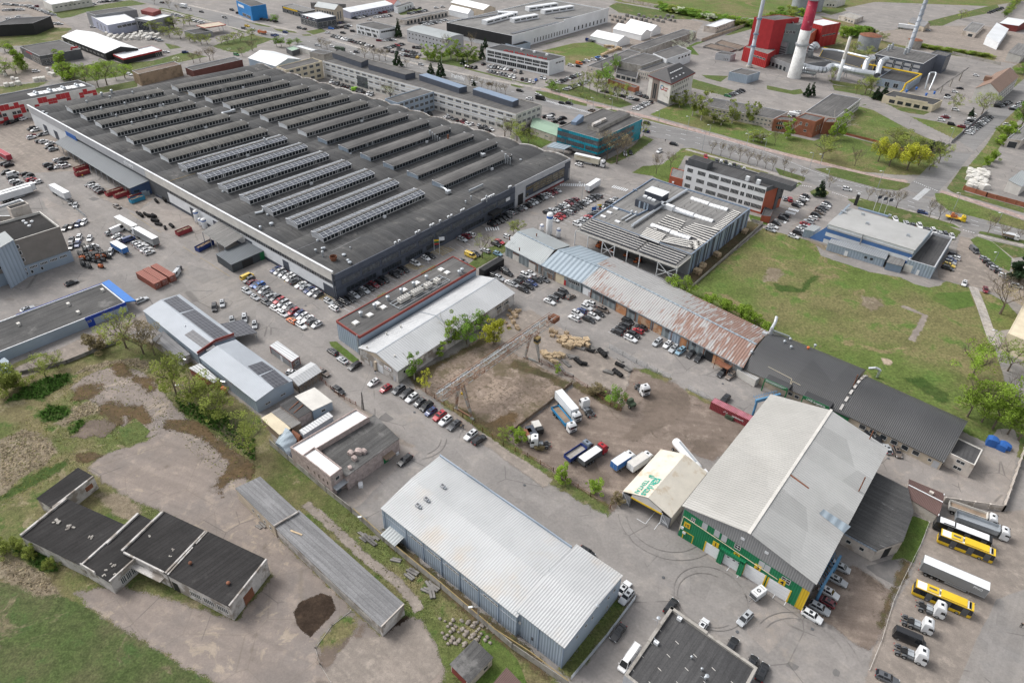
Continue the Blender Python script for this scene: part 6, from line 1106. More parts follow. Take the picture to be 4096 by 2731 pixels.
for z in(14,22,32):m=MB('steel_blue');m.lt(p+UP*z,[(rb,0),(rb+.5,0),(rb+.5,.9),(rb+.4,.9),(rb,.1)],16,False);m.bd('platform',r)
r,p=stack('spiral_chimney','slim grey chimney wound with a spiral fin above the dark blue boiler house',3,1265,545,[(1.6,0),(1.45,30),(1.3,68)],['chimney_grey','chimney_grey']);m=MB('steel_blue');pts=[p+ar([1.6*cos(a),1.6*sin(a),13+a*.62])for a in np.arange(0,80,.5)];m.path(pts,.18,4);m.bd('spiral_fin',r)
stack('slim_chimney','thin white chimney standing by the long steel duct',3,640,738,[(1.4,0),(1.2,14),(1.0,28)],['white','off_white'])
def duct(lL,pts,r_,posts=()):
 r=tg('flue_duct',lL,'duct',pts[0][:2]);m=MB('ductsteel');S=smooth([ar(q)for q in pts],5);[m.tube(a_,b_,r_,n=12,cap=False)for a_,b_ in zip(S,S[1:])];m.bd('pipe',r)
 for q in posts:m=MB('galv');[m.bar(v3(q[:2]+ar(o)),ar([q[0],q[1],q[2]]),.3,.3)for o in((-1.5,0),(1.5,0),(0,1.5))];m.bd('trestle',r)
z=7;D3=lambda x,y,z:ar([*t(3,x,y,z),z])
duct('big steel flue duct running from the white chimney along the pump hall',[D3(310,605,z),D3(380,625,z),D3(520,645,z),D3(575,610,z),D3(660,622,z),D3(800,655,z),D3(975,682,z)],2.1,[D3(440,640,5),D3(720,645,5),D3(900,675,5)]);duct('lower steel flue duct stub at the foot of the white chimney',[D3(300,650,4),D3(350,660,4),D3(430,675,3)],1.5)
duct('tall steel duct elbow rising to the boiler house, left one',[D3(885,660,5),D3(900,590,9),D3(930,545,12),D3(965,540,12)],2.0);duct('tall steel duct elbow rising to the boiler house, right one',[D3(1005,690,5),D3(1025,610,9),D3(1055,560,12),D3(1090,545,12)],1.9)
duct('white duct curving down the grey green boiler block',[D3(215,395,10),D3(240,330,16),D3(262,240,22),D3(235,215,25),D3(215,215,26)],1.1);duct('silver duct hood behind the white chimney',[D3(385,520,6),D3(395,450,12),D3(430,415,14),D3(450,440,12)],2.2);duct('silver pipe line along the back of the pump hall',[D3(490,455,6),D3(640,470,6),D3(860,520,6),D3(960,540,6)],1.0)
duct('grey arched pipe loop beside the pipe bridge',[D3(1440,820,0),D3(1480,690,8.5),D3(1500,668,9.4),D3(1535,670,9.4),D3(1540,690,8.5),D3(1480,832,0)],.5)
r=tg('pipe_bridge','rusty grey pipe bridge crossing the power station yard','pipe bridge',t(3,1530,850));A0,A1=D3(1530,835,5),D3(1830,628,7);nn=v3((.6,.5));m=MB('concrete_dark')
for k in range(5):m.tube(A0+nn*k*.7,A1+nn*k*.7,.35)
m.bd('pipes',r)
for k in(.25,.55,.85):m=MB('concrete');q=lp(A0,A1,k);m.bar(v3(q[:2]),q,.7,.7);m.bd('support',r)
for lb,n,x,y,rr,h_,mt in(('rusty topped round tank behind the pump hall',3,905,455,95,10.5,'tank_grey'),('lower round tank with red roof behind the dark blue boiler house',3,1330,440,62,6,'concrete'),('big grey silo behind the white chimney',3,285,110,80,22,'tank_grey'),('second grey silo right behind the red and white chimney',3,430,100,60,22,'tank_grey')):
 M('tank_grey',(.3,.32,.34),.6,.12);p=t(n,x,y);R_=rr*mpp(n,x,y);rt=tg('storage_tank',lb,'tank',p);m=MB(mt);m.lt(v3(p),[(R_,0),(R_,h_)],28,False);m.bd('tank_wall',rt);m=MB('rust' if 'silo' not in lb else 'galv');m.lt(v3(p,h_),[(R_*1.02,0),(R_*.6,R_*.12),(0.1,R_*.2)],28);m.bd('tank_roof',rt)
b=FB('energy_office','pale office tower with dark hipped roof, ring logo and brown stair strip','office',13.9,(2,1465,768),(2,1672,668),(2,1265,692),wm='off_white',rm='bit_grey',win=[(0,z,z+1.8,9,.06,.8,.45,1)for z in(3.5,7.0,10.5)])
h=13.9;A4=[v3(lp(k,b.c,-.06),h+.05)for k in b.q];rd=[v3(lp(b.pt(0,.5,0)[:2],b.c,.45),h+5),v3(lp(b.pt(1,.5,0)[:2],b.c,.45),h+5)];m=MB('slate_dark');m.face(A4[0],A4[1],rd[1],rd[0]);m.face(A4[1],A4[2],rd[1]);m.face(A4[2],A4[3],rd[0],rd[1]);m.face(A4[3],A4[0],rd[0]);m.bd('roof',b.rO);m=MB('red_dark')
for i in range(4):b.slb(m,i,-.6,b.L(i)+.6,13.2,13.9,0,.7)
m.bd('eaves',b.rO);m=MB('white')
for i in range(7):k=.12+.1*i;q=lp(lp(A4[0],A4[1],k),lp(rd[0],rd[1],k*1.05-.02),.6);m.cbox(q,.6,1.2,.5,AA)
for i in range(4):k=.1+.17*i;q=lp(lp(A4[0],A4[1],k),lp(rd[0],rd[1],k),.25);m.cbox(q,.6,1.2,.5,AA)
m.bd('roof_windows',b.rO)['kind']='stuff'
M('taupe',(.2,.165,.145),.8,.06);b.pnl(3,.18,.48,0,13.2,'taupe','stair_strip',.3);b.pnl(3,.27,.32,1.5,10.5,'glass','stair_window',.4);b.pnl(3,.35,.4,1.5,10.5,'glass','stair_window',.4);b.pnl(3,.5,1,0,1.6,'dark_grey','plinth',.1)
e_=v3(b.face(3)[1]);o_=b.on(3,.63*b.L(3),9.6,.12);m=MB('teal');ring_m=('teal','blue','royal','red','red_dark','green_sign')
for i in range(24):g0,g1=2*pi*i/24,2*pi*(i+1)/24;f=lambda r_,g:o_+e_*r_*cos(g)+UP*r_*sin(g);m.mat(('green_sign','teal','blue','royal','red','red')[(i//4)%6]);m.face(f(1.0,g0),f(1.45,g0),f(1.45,g1),f(1.0,g1))
m.bd('ring_logo',b.rO);words('lettering','Panevėžio',.95,'red',b.rO,b.on(3,.69*b.L(3),9.7,.12),e_,UP,'LEFT');words('lettering','energija',1.05,'red',b.rO,b.on(3,.69*b.L(3),8.4,.12),e_,UP,'LEFT')
NB=[('workshop_block','windowless pale concrete block left of the energy office',7.5,(2,1190,605),(2,1412,527),(2,985,562),'flat','bit_grey','concrete',(),0),('workshop_block','white walled block with roof fans behind the energy office',8,(2,1420,545),(2,1648,468),(2,1295,490),'flat','bit_grey','white',((0,5,6.4,4,.45,.98,.6,1),),0),('workshop_block','low grey roofed link with arched windows at the energy office',5.5,(2,1262,665),(2,1500,585),(2,1160,642),'flat','bit_grey','plaster',((3,2.6,4.4,5,.1,.95,.4,1),(3,.6,1.8,4,.1,.95,.5,2)),0),('garage_row','row of four dark garages under the concrete block',3,(2,1148,722),(2,1160,650),(2,952,672),'flat','bit_dark','concrete',((3,.1,2.4,4,.02,.98,.85,1),),0),('garage_row','low brick garages left of the energy office yard',2.8,(2,1130,810),(2,1172,795),(2,880,730),'flat','bit_grey','brick_red',(),0),('workshop_block','long low grey roofed shed beside the tree lawn',3.6,(2,815,635),(2,1185,480),(2,692,605),'flat','bit_grey','plaster',((3,1.5,2.4,1,.2,.5,.4,1),),0),('workshop_block','long stained concrete shed with dark roof in front of the white tents',5.5,(2,1215,458),(2,1695,290),(2,1085,432),'flat','bit_grey','concrete',(),0),('workshop_block','white shed with dark roofed front bay near the brick works fence',4.6,(2,1872,252),(2,2052,186),(2,1765,236),'flat','white_far','plaster',((0,2.4,3.4,5,.05,.6,.5,1),),0),('transformer_house','small grey flat block beside the settling basins',4.5,(2,2010,510),(2,2058,490),(2,1872,490),'flat','bit_grey','pale_grey',((3,.5,2.2,3,.55,.9,.5,1),),0),('transformer_house','grey two part switch house on the lawn by the red block',5.5,(2,2170,695),(2,2280,660),(2,1995,660),'flat','bit_grey','shed_panel',(),0),('tent_hall','nearest white tent hall on the gravel yard',3.8,(2,968,388),(2,1085,360),(2,722,332),'gable','white_clean','white_clean',(),1),('tent_hall','white tent hall in the middle of the three',4.2,(2,1188,325),(2,1275,300),(2,930,265),'gable','white_clean','white_clean',(),1),('tent_hall','farthest white tent hall of the three',4.2,(2,1282,288),(2,1368,262),(2,1045,228),'gable','white_clean','white_clean',(),1),('dealer_office','white two storey office with red rooftop lettering and parked cars in front',9.6,(2,345,562),(2,485,522),(1,2112,442),'flat','bit_dark','white',((3,1,3.6,6,.02,.98,.95,5),(3,4.6,6.0,8,.02,.98,.9,4),(3,6.4,8.4,8,.02,.98,.95,5),(0,6.4,7.6,3,.4,.95,.8,3)),0),('arched_office','grey office hall with shallow arched metal roof beside the birch trees',8.2,(1,1750,367),(1,1905,325),(1,1385,278),'arch','tin_roof','pale_grey',((3,5.6,6.8,11,.02,.98,.4,1),(3,2.6,3.8,11,.02,.98,.4,1)),1),('showroom','white showroom with slanting white stripes across dark glazing',6.8,(1,1130,277),(1,1292,248),(1,920,226),'flat','bit_grey','white',((3,.6,2.8,3,.04,.96,.9,4),(3,4.2,5.6,3,.04,.96,.92,5),(0,4.2,5.6,1,.05,.9,.9,6)),0),('garage_row','long row of white garage doors under a flat grey roof',4,(1,1365,186),(1,1765,102),(1,1310,178),'flat','bit_warm','plaster',((0,.1,2.8,12,.03,.98,.62,1),),0),('dealership','dark glazed car dealership with lettered fascia',7.2,(1,560,178),(1,735,150),(1,405,132),'flat','white_far','navy',((3,.6,4.6,5,.03,.97,.95,4),(0,.6,4.6,4,.03,.97,.95,4)),0),('dealership','beige tower block with pale roof behind the dark dealership',10,(1,722,92),(1,795,72),(1,538,62),'gable','tin_roof','beige',((3,5.5,8,7,.05,.95,.5,1),(0,2,8,2,.2,.8,.5,2)),1),('workshop_block','long lilac grey workshop with ribbed white roof and small windows',5,(1,865,118),(1,1262,42),(1,790,98),'slope','white_far','lilac',((0,2.8,3.8,14,.05,.97,.4,1),(0,.8,1.8,10,.05,.97,.35,1)),0),('workshop_block','brown workshop with yellow sign band left of the dealership',5,(1,440,112),(1,545,92),(1,238,55),'flat','bit_warm','dark_grey',((3,.2,3,3,.1,.9,.4,1),),0),('furniture_store','bright blue store block cut by the top of the picture',11,(0,2300,62),(1,90,40),(0,2168,5),'flat','bit_grey','bright_blue',((3,.6,3.2,2,.3,.9,.9,5),),0),('gable_hall','long white roofed black hall with gabled end on the left',4.6,(0,966,492),(0,1266,447),(0,570,337),'gable','white_clean','black',((3,1.6,2.6,10,.1,.95,.6,2),),1),('showroom','low red and black shop with white roof in front of the black gabled hall',3.8,(0,1130,540),(0,1482,458),(0,1040,500),'flat','white_far','black',(),0),('showroom','grey roofed showroom with red canopy frame behind the poplars',6.2,(0,362,517),(0,742,452),(0,180,428),'flat','bit_grey','dark_grey',((3,.6,4.4,3,.5,.98,.9,5),(0,.6,4,4,.02,.4,.9,3)),0),('ruined_house','tan brick ruin with ragged parapet behind the factory',7.2,(0,1272,682),(0,1662,592),(0,1210,650),'flat','dirt_roof','tan_brick',(),0),('brick_hall','dark red brick hall with grey lean-to roof behind the factory',4.5,(0,1772,650),(0,2225,548),(0,1700,620),'flat','bit_grey','brick_dark',(),0),('office_block','pale lilac two storey showroom office with dark window strip',7.5,(0,985,235),(0,1252,185),(0,835,150),'flat','white_far','lilac',((0,4.2,6.0,4,.3,.97,.9,4),(3,1,5.5,3,.2,.9,.2,1)),0),('office_block','dark grey showroom block with red roof house',9,(0,1372,192),(0,1577,142),(0,1235,168),'flat','white_far','mid_grey',((3,1,7.5,1,.1,.9,.9,7),),0),('office_block','grey back block with raised roof behind the lilac showroom office',9,(0,870,140),(0,1255,90),(0,790,112),'flat','bit_grey','mid_grey',(),0),('workshop_block','black hall with white roof strip at the upper left edge',8,(0,300,215),(0,465,150),(0,-80,235),'flat','bit_dark','black',(),0),('workshop_block','pale workshop with blue band at the top left',6,(0,470,45),(0,835,-12),(0,390,5),'flat','white_far','off_white',((0,3,4,8,.05,.95,.5,2),),0),('storage_hall','grey white roofed hall touching the far corner of the factory',8,(1,180,612),(1,412,548),(1,-70,535),'gable','white_far','shed_panel',(),1),('yard_store','small black and green roofed store beside the boulevard',3.5,(1,330,470),(1,400,448),(1,275,442),'flat','green_roof','dark_grey',(),0),('yard_store','small white roofed store beside the boulevard yard',3.5,(1,510,468),(1,562,458),(1,350,422),'flat','white_far','off_white',(),0),('storage_hall','low grey roofed annex at the far end of the office range',4.5,(1,620,500),(1,705,478),(1,490,475),'flat','bit_grey','concrete',(),0),('storage_hall','long white gabled hall at the top centre behind the garages',6,(1,2090,95),(1,2200,75),(1,1790,25),'gable','white_clean','beige',(),1),('storage_hall','small white gabled hall in front of the long white hall',4.5,(1,1945,130),(1,2000,112),(1,1772,90),'gable','white_clean','white',(),1),('workshop_block','white house with red roof at the top centre',5,(1,1265,45),(1,1330,25),(1,1180,20),'gable','red_trim','white',(),1),('workshop_block','white walled flat block at the top centre near the trees',5,(1,1300,70),(1,1445,25),(1,1265,62),'flat','bit_grey','white',((0,1.5,3.5,3,.4,.9,.4,1),),0),('workshop_block','brown flat roofed shed behind the beige tower block',5,(1,700,40),(1,825,40),(1,500,25),'flat','bit_warm','concrete_dark',(),0),('fuel_station','dark flat shop of the fuel station',4,(0,1790,312),(0,1950,285),(0,1690,285),'flat','bit_dark','mid_grey',(),0),('brick_office','orange brick office with round window at its left end',6.8,(3,245,1115),(3,300,1085),(3,58,1095),'flat','bit_grey','brick_red',(),0),('brick_office','taller orange brick entrance block with white windows',9.2,(3,440,1118),(3,523,1078),(3,260,1078),'flat','bit_grey','brick_red',((3,5.6,7.4,2,.15,.75,.4,3),(3,2.4,3.6,1,.45,.75,.5,2),(0,3,6,2,.2,.8,.3,1)),0),('brick_office','curved right end of the orange brick office',7,(3,605,1125),(3,640,1090),(3,512,1122),'flat','bit_grey','brick_red',(),0),('admin_wing','grey flat roofed wing with white window band behind the orange brick office',6.5,(3,622,1085),(3,855,908),(3,340,1028),'flat','bit_grey','off_white',((0,4,5.2,8,.3,.97,.85,2),(0,1.2,2.4,8,.3,.97,.85,2)),0),('admin_wing','long low wing with dark roof and cream front behind the lawn trees',5.5,(3,50,1092),(3,185,1028),(2,1700,955),'flat','bit_grey','plaster',((3,3.2,4.4,16,.2,.99,.6,3),(3,1,2,16,.2,.99,.6,3)),0),('ruined_garage','open fronted concrete garage at the right picture edge',5,(3,2330,1290),(3,2500,1150),(3,2200,1270),'flat','bit_warm','plaster',((3,.1,3.6,1,.1,.9,.8,1),),0),('workshop_block','white shed roof with panels at the upper right',5,(3,2120,400),(3,2210,270),(3,2000,350),'slope','white_far','white',(),0),('workshop_block','white roofed dark red shed near the upper right corner',5,(3,2300,240),(3,2420,200),(3,2130,215),'gable','white_far','red_dark',(),1),('workshop_block','small cream shed with black door on the far lot',4,(3,1910,305),(3,1990,225),(3,1790,280),'flat','bit_warm','plaster',((3,.2,2.6,1,.4,.9,.7,1),),0),('workshop_block','grey gabled shed on the far lot by the white lorry',4,(3,1435,250),(3,1490,225),(3,1290,205),'gable','slate','beige',(),1),('workshop_block','white roofed long shed at the right edge above the house',5,(3,2330,520),(3,2420,430),(3,2200,500),'slope','bit_warm','off_white',(),0),('pump_station','low concrete pump house beside the grassed basin',4,(3,800,180),(3,880,150),(3,655,140),'flat','concrete','plaster',((3,.8,2.4,3,.4,.95,.5,1),),0),('workshop_block','pale two storey block behind the silos at the top',6,(3,640,10),(3,720,-15),(3,505,0),'flat','bit_grey','off_white',((3,1,2.6,3,.3,.9,.6,1),),0),('workshop_block','white roofed shed on brick yard at the right edge of the boulevard',4.5,(7,2330,150),(7,2450,60),(7,2200,110),'slope','tin_roof','off_white',(),0)]
M('lilac',(.38,.4,.5),.6,.05);M('bright_blue',(.03,.22,.55),.5,.05);M('brick_dark',(.14,.06,.05),.85,.1);btm('dirt_roof',(.16,.12,.1),(.2,.16,.13),BA,3)
FBS={}
for nm,lb,h,a,b_,c,rt,rm,wm,wn,ax in NB:FBS[lb]=FB(nm,lb,{'tent_hall':'tent','garage_row':'garages','showroom':'showroom','fuel_station':'shop'}.get(nm,'building'),h,a,b_,c,rt,rm,wm,wn,3.2 if nm=='tent_hall' else(2.8 if rt=='gable' else 1.2),ax,cop='pale_grey' if rt=='flat' and wm!='brick_red' else None)
def find(k):return[v for q,v in FBS.items()if k in q][0]
b=find('red rooftop');m=MB('red')
for i in range(26):
 if i%7!=6:b.slb(m,3,b.L(3)*(.28+.026*i),b.L(3)*(.28+.026*i+.017),9.7,10.9 if i%3 else 10.5,-.8,-.65)
m.bd('rooftop_lettering',b.rO);[b.boxes([sp],9.2,1.6,1.4,1.1,'white','air_conditioner')for sp in((2,90,462),(2,205,485),(2,320,512))]
b=find('slanting');m=MB('white_clean')
for f0,f1 in((.12,.24),(.34,.46),(.62,.74),(.85,.95)):m.bar(b.on(3,f0*b.L(3),6,.15),b.on(3,f1*b.L(3),.3,.15),.5,.9)
m.bd('slanting_stripe',b.rO);b=find('curved right')
b=find('round window');m=MB('glass');o_=b.on(3,.35*b.L(3),3.6,.1);e_=v3(b.face(3)[1]);m.face(*[o_+e_*2.3*cos(g)+UP*2.3*sin(g)for g in np.arange(0,6.28,.3)]);m.mat('brick_red');b.slb(m,3,.35*b.L(3)-2.4,.35*b.L(3)+2.4,3.1,4.1,0,.2);m.mat('frame_white');[b.slb(m,3,.35*b.L(3)+k,.35*b.L(3)+k+.12,1.6,5.6,0,.18)for k in(-1.2,0,1.1)];m.bd('round_window',b.rO)
b=find('dark grey showroom block');q=q3c(11.5,(0,1400,118),(0,1475,92),(0,1290,95));m=MB('red_dark');m.pz_(q,8.6,11.5);m.bd('roof_house',b.rO)
b=find('red canopy frame');m=MB('red');q=[t(0,x,y,z)for x,y,z in((650,545,0),(655,450,6.5),(720,455,6.5),(760,470,5))];m.bar(v3(q[0]),v3(q[1],6.5),1,1);m.bar(v3(q[1],7),v3(q[2],8),1,1);m.bd('red_frame',b.rO);m=MB('white');b.pnl(3,.3,.6,4.4,5.2,'red','red_sign',.1)
b=find('lettered fascia');m=MB('white');[b.slb(m,3,b.L(3)*f,b.L(3)*(f+.05),5.8,6.4,0,.12)for f in(.1,.3,.5,.75,.82)];m.mat('red');b.slb(m,3,b.L(3)*.4,b.L(3)*.47,5.7,6.4,0,.12);m.bd('fascia_lettering',b.rO)
b=find('yellow sign band');b.pnl(3,.05,.7,3.4,4.6,'yellow','sign_band',.1);b=find('bright blue');b.pnl(3,.1,.5,7,9,'white','sign_band',.1)
b=find('low red and black');m=MB('red');[b.slb(m,i,-.1,b.L(i)+.1,2.8,3.85,0,.2)for i in range(4)];m.bd('red_band',b.rO);b.wnd(0,.83*b.L(0),.99*b.L(0),.2,2.7,mu=3)
# big white works with black front wall
b=FB('white_works','big white factory with black front wall and white roof monitors','factory',10.5,(2,0,330),(2,890,88),(1,1752,208),wm='white_far',rm='bit_warm',cop='white',par=.6,win=((0,1.2,4.2,13,.2,.56,.32,1),(0,1.2,4.2,9,.6,.98,.32,1)));b.pnl(3,0,1,3.0,10.4,'black_panel','black_wall',.3);m=MB('white_far');b.slb(m,0,.5*b.L(0),b.L(0),10.3,11.8,-.4,.05);m.bd('raised_parapet',b.rO)
for c in((120,85,390,45),(262,112,535,70),(-130,125,52,132),(-20,190,205,150),(-280,210,-20,140)):
 p,q=t(2,c[0],c[1],11),t(2,c[2],c[3],11);m=MB('white_far');d_=(q-p)/norm(q-p);n_=ar([d_[1],-d_[0]]);L=norm(q-p);m.box(v3(p,9.8),v3(d_*L),v3(n_*5),(0,0,3.2));m.mat('glass')
 for k in range(4):m.box(v3(p+n_*5.02+d_*L*(.04+.24*k),11.2),v3(d_*L*.19),v3(n_*.05),(0,0,.9))
 m.bd('roof_monitor',b.rO)
for c in((2,0,310,425,205),(2,395,170,600,155),(1,1780,195,2300,120)):p,q=v3(t(c[0],c[1],c[2],10.2),10.2),v3(t(c[0],c[3],c[4],10.2),10.2);m=MB('pv_panel');m.bar(p,q,3.5,.2);m.bd('solar_row',b.rO)
FB('hall_annex','small grey box annex at the near corner of the big white factory','annex',4.5,(2,30,425),(2,170,392),(2,-60,400),wm='shed_panel',rm='bit_dark')
# fuel station canopy and basins
q_=[t(0,1880,268,5),t(0,2075,238,5),t(0,2010,212,5),t(0,1808,245,5)];r=tg('fuel_canopy','flat fuel station canopy with red rim over the pumps','canopy',q_[0]);m=MB('beige');m.pz_(q_,5,5.7,True,True);m.bd('roof',r);m=MB('red');[m.bar(v3(q_[k],5.6),v3(q_[(k+1)%4],5.6),.25,.4)for k in range(4)];m.bd('rim',r)
for k in range(4):m=MB('white');p=lp(lp(q_[0],q_[1],.1+.8*(k%2)),lp(q_[3],q_[2],.1+.8*(k%2)),.2+.6*(k//2));m.tube(v3(p),v3(p,5),.2);m.bd('post',r)
for lb,c in(('left settling basin with brown water',((2,1990,478),(2,2058,452),(2,1760,425))),('right settling basin with brown water',((2,2085,455),(2,2140,425),(2,1868,395)))):
 q=q3c(1.2,*c);r=tg('settling_basin',lb,'basin',q[0]);m=MB('concrete_dark');[m.bar(v3(q[k],.6),v3(q[(k+1)%4],.6),.6,1.2)for k in range(4)];m.bd('rim',r);m=MB('dirt_roof');m.face(*[v3(k,.9)for k in q]);m.bd('water',r)
PAINT={'w':('white',(.72,.73,.74)),'s':('silver',(.42,.44,.46)),'g':('dark grey',(.1,.105,.115)),'k':('black',(.018,.019,.022)),'r':('red',(.38,.025,.035)),'d':('dark red',(.16,.015,.025)),'b':('dark blue',(.025,.05,.16)),'t':('light blue',(.2,.33,.42)),'y':('yellow',(.72,.5,.06)),'n':('bronze',(.16,.13,.11)),'e':('green',(.05,.2,.08)),'o':('orange',(.62,.16,.04)),'l':('lime green',(.3,.6,.05)),'u':('bright blue',(.03,.15,.5))}
# kind: length, width, height, bonnet z, boot z, cabin x: windscreen foot, windscreen top, rear top, rear foot
KD_={'hatchback':(4.1,1.76,1.48,.92,.98,.95,.3,-1.45,-1.98),'saloon car':(4.7,1.82,1.44,.9,.98,.95,.25,-1.1,-1.75),'estate car':(4.75,1.84,1.5,.92,1.0,1.0,.3,-1.85,-2.3),'off-road car':(4.6,1.88,1.7,1.05,1.12,1.0,.4,-1.75,-2.22),'people carrier':(4.6,1.83,1.68,1.0,1.05,1.4,.55,-1.85,-2.22),'van':(5.2,1.98,2.05,1.15,1.2,1.95,1.15,-2.45,-2.55),'minibus':(6.6,2.05,2.65,1.2,1.25,2.7,2.0,-3.1,-3.25)}
def car_parts(kD):
 L,W,H,zb,zt,a,b,c,d=KD_[kD];hl,hw=L/2,W/2;P={}
 m=MB('car_paint');rows=[]
 for x,k,z0,z1,z2 in((-hl,.86,.5,.68,zt-.22),(-hl+.08,.95,.35,.7,zt-.06),(-hl+.5,1,.26,.72,zt),(-.2,1,.24,.72,zt-.02),(a+.1,1,.25,.7,zb+.04),(hl-.75,.98,.26,.68,zb-.06),(hl-.15,.9,.34,.62,zb-.22),(hl,.76,.42,.56,zb-.34)):
  w_=hw*k;rows.append([(x,-w_*.96,z0),(x,-w_,z1),(x,-w_*.93,z2-.05),(x,-w_*.8,z2),(x,w_*.8,z2),(x,w_*.93,z2-.05),(x,w_,z1),(x,w_*.96,z0)])
 m.loft(rows);r=hw*.74;ze=zt-.02
 m.loft([[(x,-r*k,H-.07),(x,-r*k*.82,H),(x,r*k*.82,H),(x,r*k,H-.07)]for x,k in((c-.03,.96),((b+c)/2,1.0),(b+.03,.95))])
 for s in(-1,1):
  for x0,x1,w_ in((a,b,.07),(.5*(a+d)-.1,.5*(b+c)-.1,.07),(d+.02,c,.16)):m.bar((x0,s*hw*.86,zb if x0==a else ze),(x1,s*r*1.01,H-.04),w_,.06)
  if kD in('van','minibus'):m.loft([[(x,s*hw*.9,zt-.1),(x,s*(r+.04),H-.08),(x,s*(r-.05),H-.08)]for x in(c,b-1.1)])
  m.box((a-.35,s*(hw+.02)-(.16 if s<0 else 0),zb),(.12,0,0),(0,.16,0),(0,0,.14))
 P['body']=m.mesh('body');m=MB('car_glass');k=.985
 m.loft([[(d,-hw*.84,ze-.03),(d,hw*.84,ze-.03),(c,r*k,H-.04),(c,-r*k,H-.04)],[(.5*(a+d),-hw*.88,ze-.05),(.5*(a+d),hw*.88,ze-.05),(.5*(b+c),r*k,H-.03),(.5*(b+c),-r*k,H-.03)],[(a,-hw*.84,zb-.03),(a,hw*.84,zb-.03),(b,r*k,H-.04),(b,-r*k,H-.04)]])
 if H<1.8:m.cbox((.5*(b+c)+.2,0,H-.01),.7,r*1.1,.025)
 P['window_glass']=m.mesh('window_glass');m=MB('rubber');wr=.33 if H<2 else.36;m.tube((0,-.11,0),(0,.11,0),wr,n=14);m.mat('alloy');m.tube((0,-.125,0),(0,.125,0),wr*.62,n=10);P['wheel']=m.mesh('wheel');P['wr']=wr
 m=MB('lamp_clear');m.box((-.12,-.2,-.07),(.16,0,0),(0,.4,0),(0,0,.15));P['headlight']=m.mesh('headlight');m=MB('lamp_red');m.box((-.05,-.17,-.1),(.1,0,0),(0,.34,0),(0,0,.22));P['tail_light']=m.mesh('tail_light')
 return P
def simple_car(kD):
 P=car_parts(kD);L,W,H,zb=KD_[kD][:4];bm=[];me=bpy.data.meshes.new('car');V,F_,MI=[],[],[];mats=['car_paint','car_glass','rubber','lamp_clear','lamp_red'];wr=P['wr']
 def add(mesh,o,mi):
  n=len(V);V.extend([(v.co.x+o[0],v.co.y+o[1],v.co.z+o[2])for v in mesh.vertices]);F_.extend([tuple(n+i for i in p.vertices)for p in mesh.polygons]);MI.extend([mi]*len(mesh.polygons))
 add(P['body'],(0,0,0),0);add(P['window_glass'],(0,0,0),1)
 for x in(L*.31,-L*.3):
  for s in(-1,1):add(P['wheel'],(x,s*(W/2-.12),wr),2)
 for s in(-1,1):add(P['headlight'],(L/2-.14,s*W*.34,zb-.3),3);add(P['tail_light'],(-L/2+.03,s*W*.38,.82),4)
 me.from_pydata(V,[],F_);[me.materials.append(MAT[k])for k in mats];me.polygons.foreach_set('material_index',MI);return me,V,F_,MI
CARP={};CARS={}
def full_car(kD):
 L,W,H,zb=KD_[kD][:4];P=car_parts(kD);r=new('parked_car' if H<1.9 else 'parked_van',None);r['category']='car' if H<1.9 else 'van'
 def ch(nm,o=(0,0,0)):c=new(nm,P[nm]);c.parent=r;c.location=o
 ch('body');ch('window_glass')
 for x in(L*.31,-L*.3):
  for s in(-1,1):ch('wheel',(x,s*(W/2-.12),P['wr']))
 for s in(-1,1):ch('headlight',(L/2-.14,s*W*.34,zb-.3));ch('tail_light',(-L/2+.03,s*W*.38,.82))
 return r
ORD=['first','second','third','fourth','fifth','sixth','seventh','eighth','ninth','tenth','eleventh','twelfth','thirteenth','fourteenth','fifteenth','sixteenth','seventeenth','eighteenth']
PKINDS=('hatchback','estate car','off-road car','saloon car','hatchback','off-road car','estate car','people carrier')
CL_=[]
def row(where,n,hd,spec,end='left end',jit=4):
 """cars standing together: 'x,y,colour[v|m]' each, or 'x0,y0>x1,y1:colours' for an even row"""
 L=[]
 for k in spec.split():
  if '>' in k:
   a,rest=k.split('>');c,cols=rest.split(':');(x0,y0),(x1,y1)=(tuple(map(float,q.split(',')))for q in(a,c));q=len(cols)
   P0,P1=t(n,x0,y0,.7),t(n,x1,y1,.7);L+=[(lp(P0,P1,i/max(q-1,1)),ch)for i,ch in enumerate(cols)]
  else:x,y,c=k.split(',');L.append((t(n,float(x),float(y),.7),c))
 for i,(p,c)in enumerate(L):CL_.append((p,c,hd,where,i,len(L),end,jit))
def one(lL,n,x,y,hd,c,kD):CL_.append((t(n,x,y,.8),c,hd,lL,-1,kD,'',0))
row('row along the fenced plot',9,270,'1190,428,r 1310,440,g 1383,472,k 1433,515,w 1503,557,g 1565,592,k 1605,640,b 1685,680,r 1740,724,w 1820,765,g 1972,857,w 2050,898,k','shed end')
one('white hatchback parked before the gate of the white gabled shed',9,1080,370,270,'w','hatchback');one('black estate car, first beside the green strip of the red banded hall',9,703,88,180,'k','estate car');one('silver saloon car, second beside the green strip of the red banded hall',9,793,165,180,'s','saloon car');one('black estate car slanting in front of the cream block gable',9,905,218,272,'k','estate car');one('bronze saloon car beside the open timber shed',9,622,278,2,'n','saloon car');one('black off-road car squeezed between the gate posts of the rusty fence',9,758,445,2,'k','off-road car');one('black estate car parked beside the pink block workshop',9,1367,1082,272,'k','estate car');one('white hatchback half hidden behind the open timber shed',9,332,282,30,'w','hatchback')
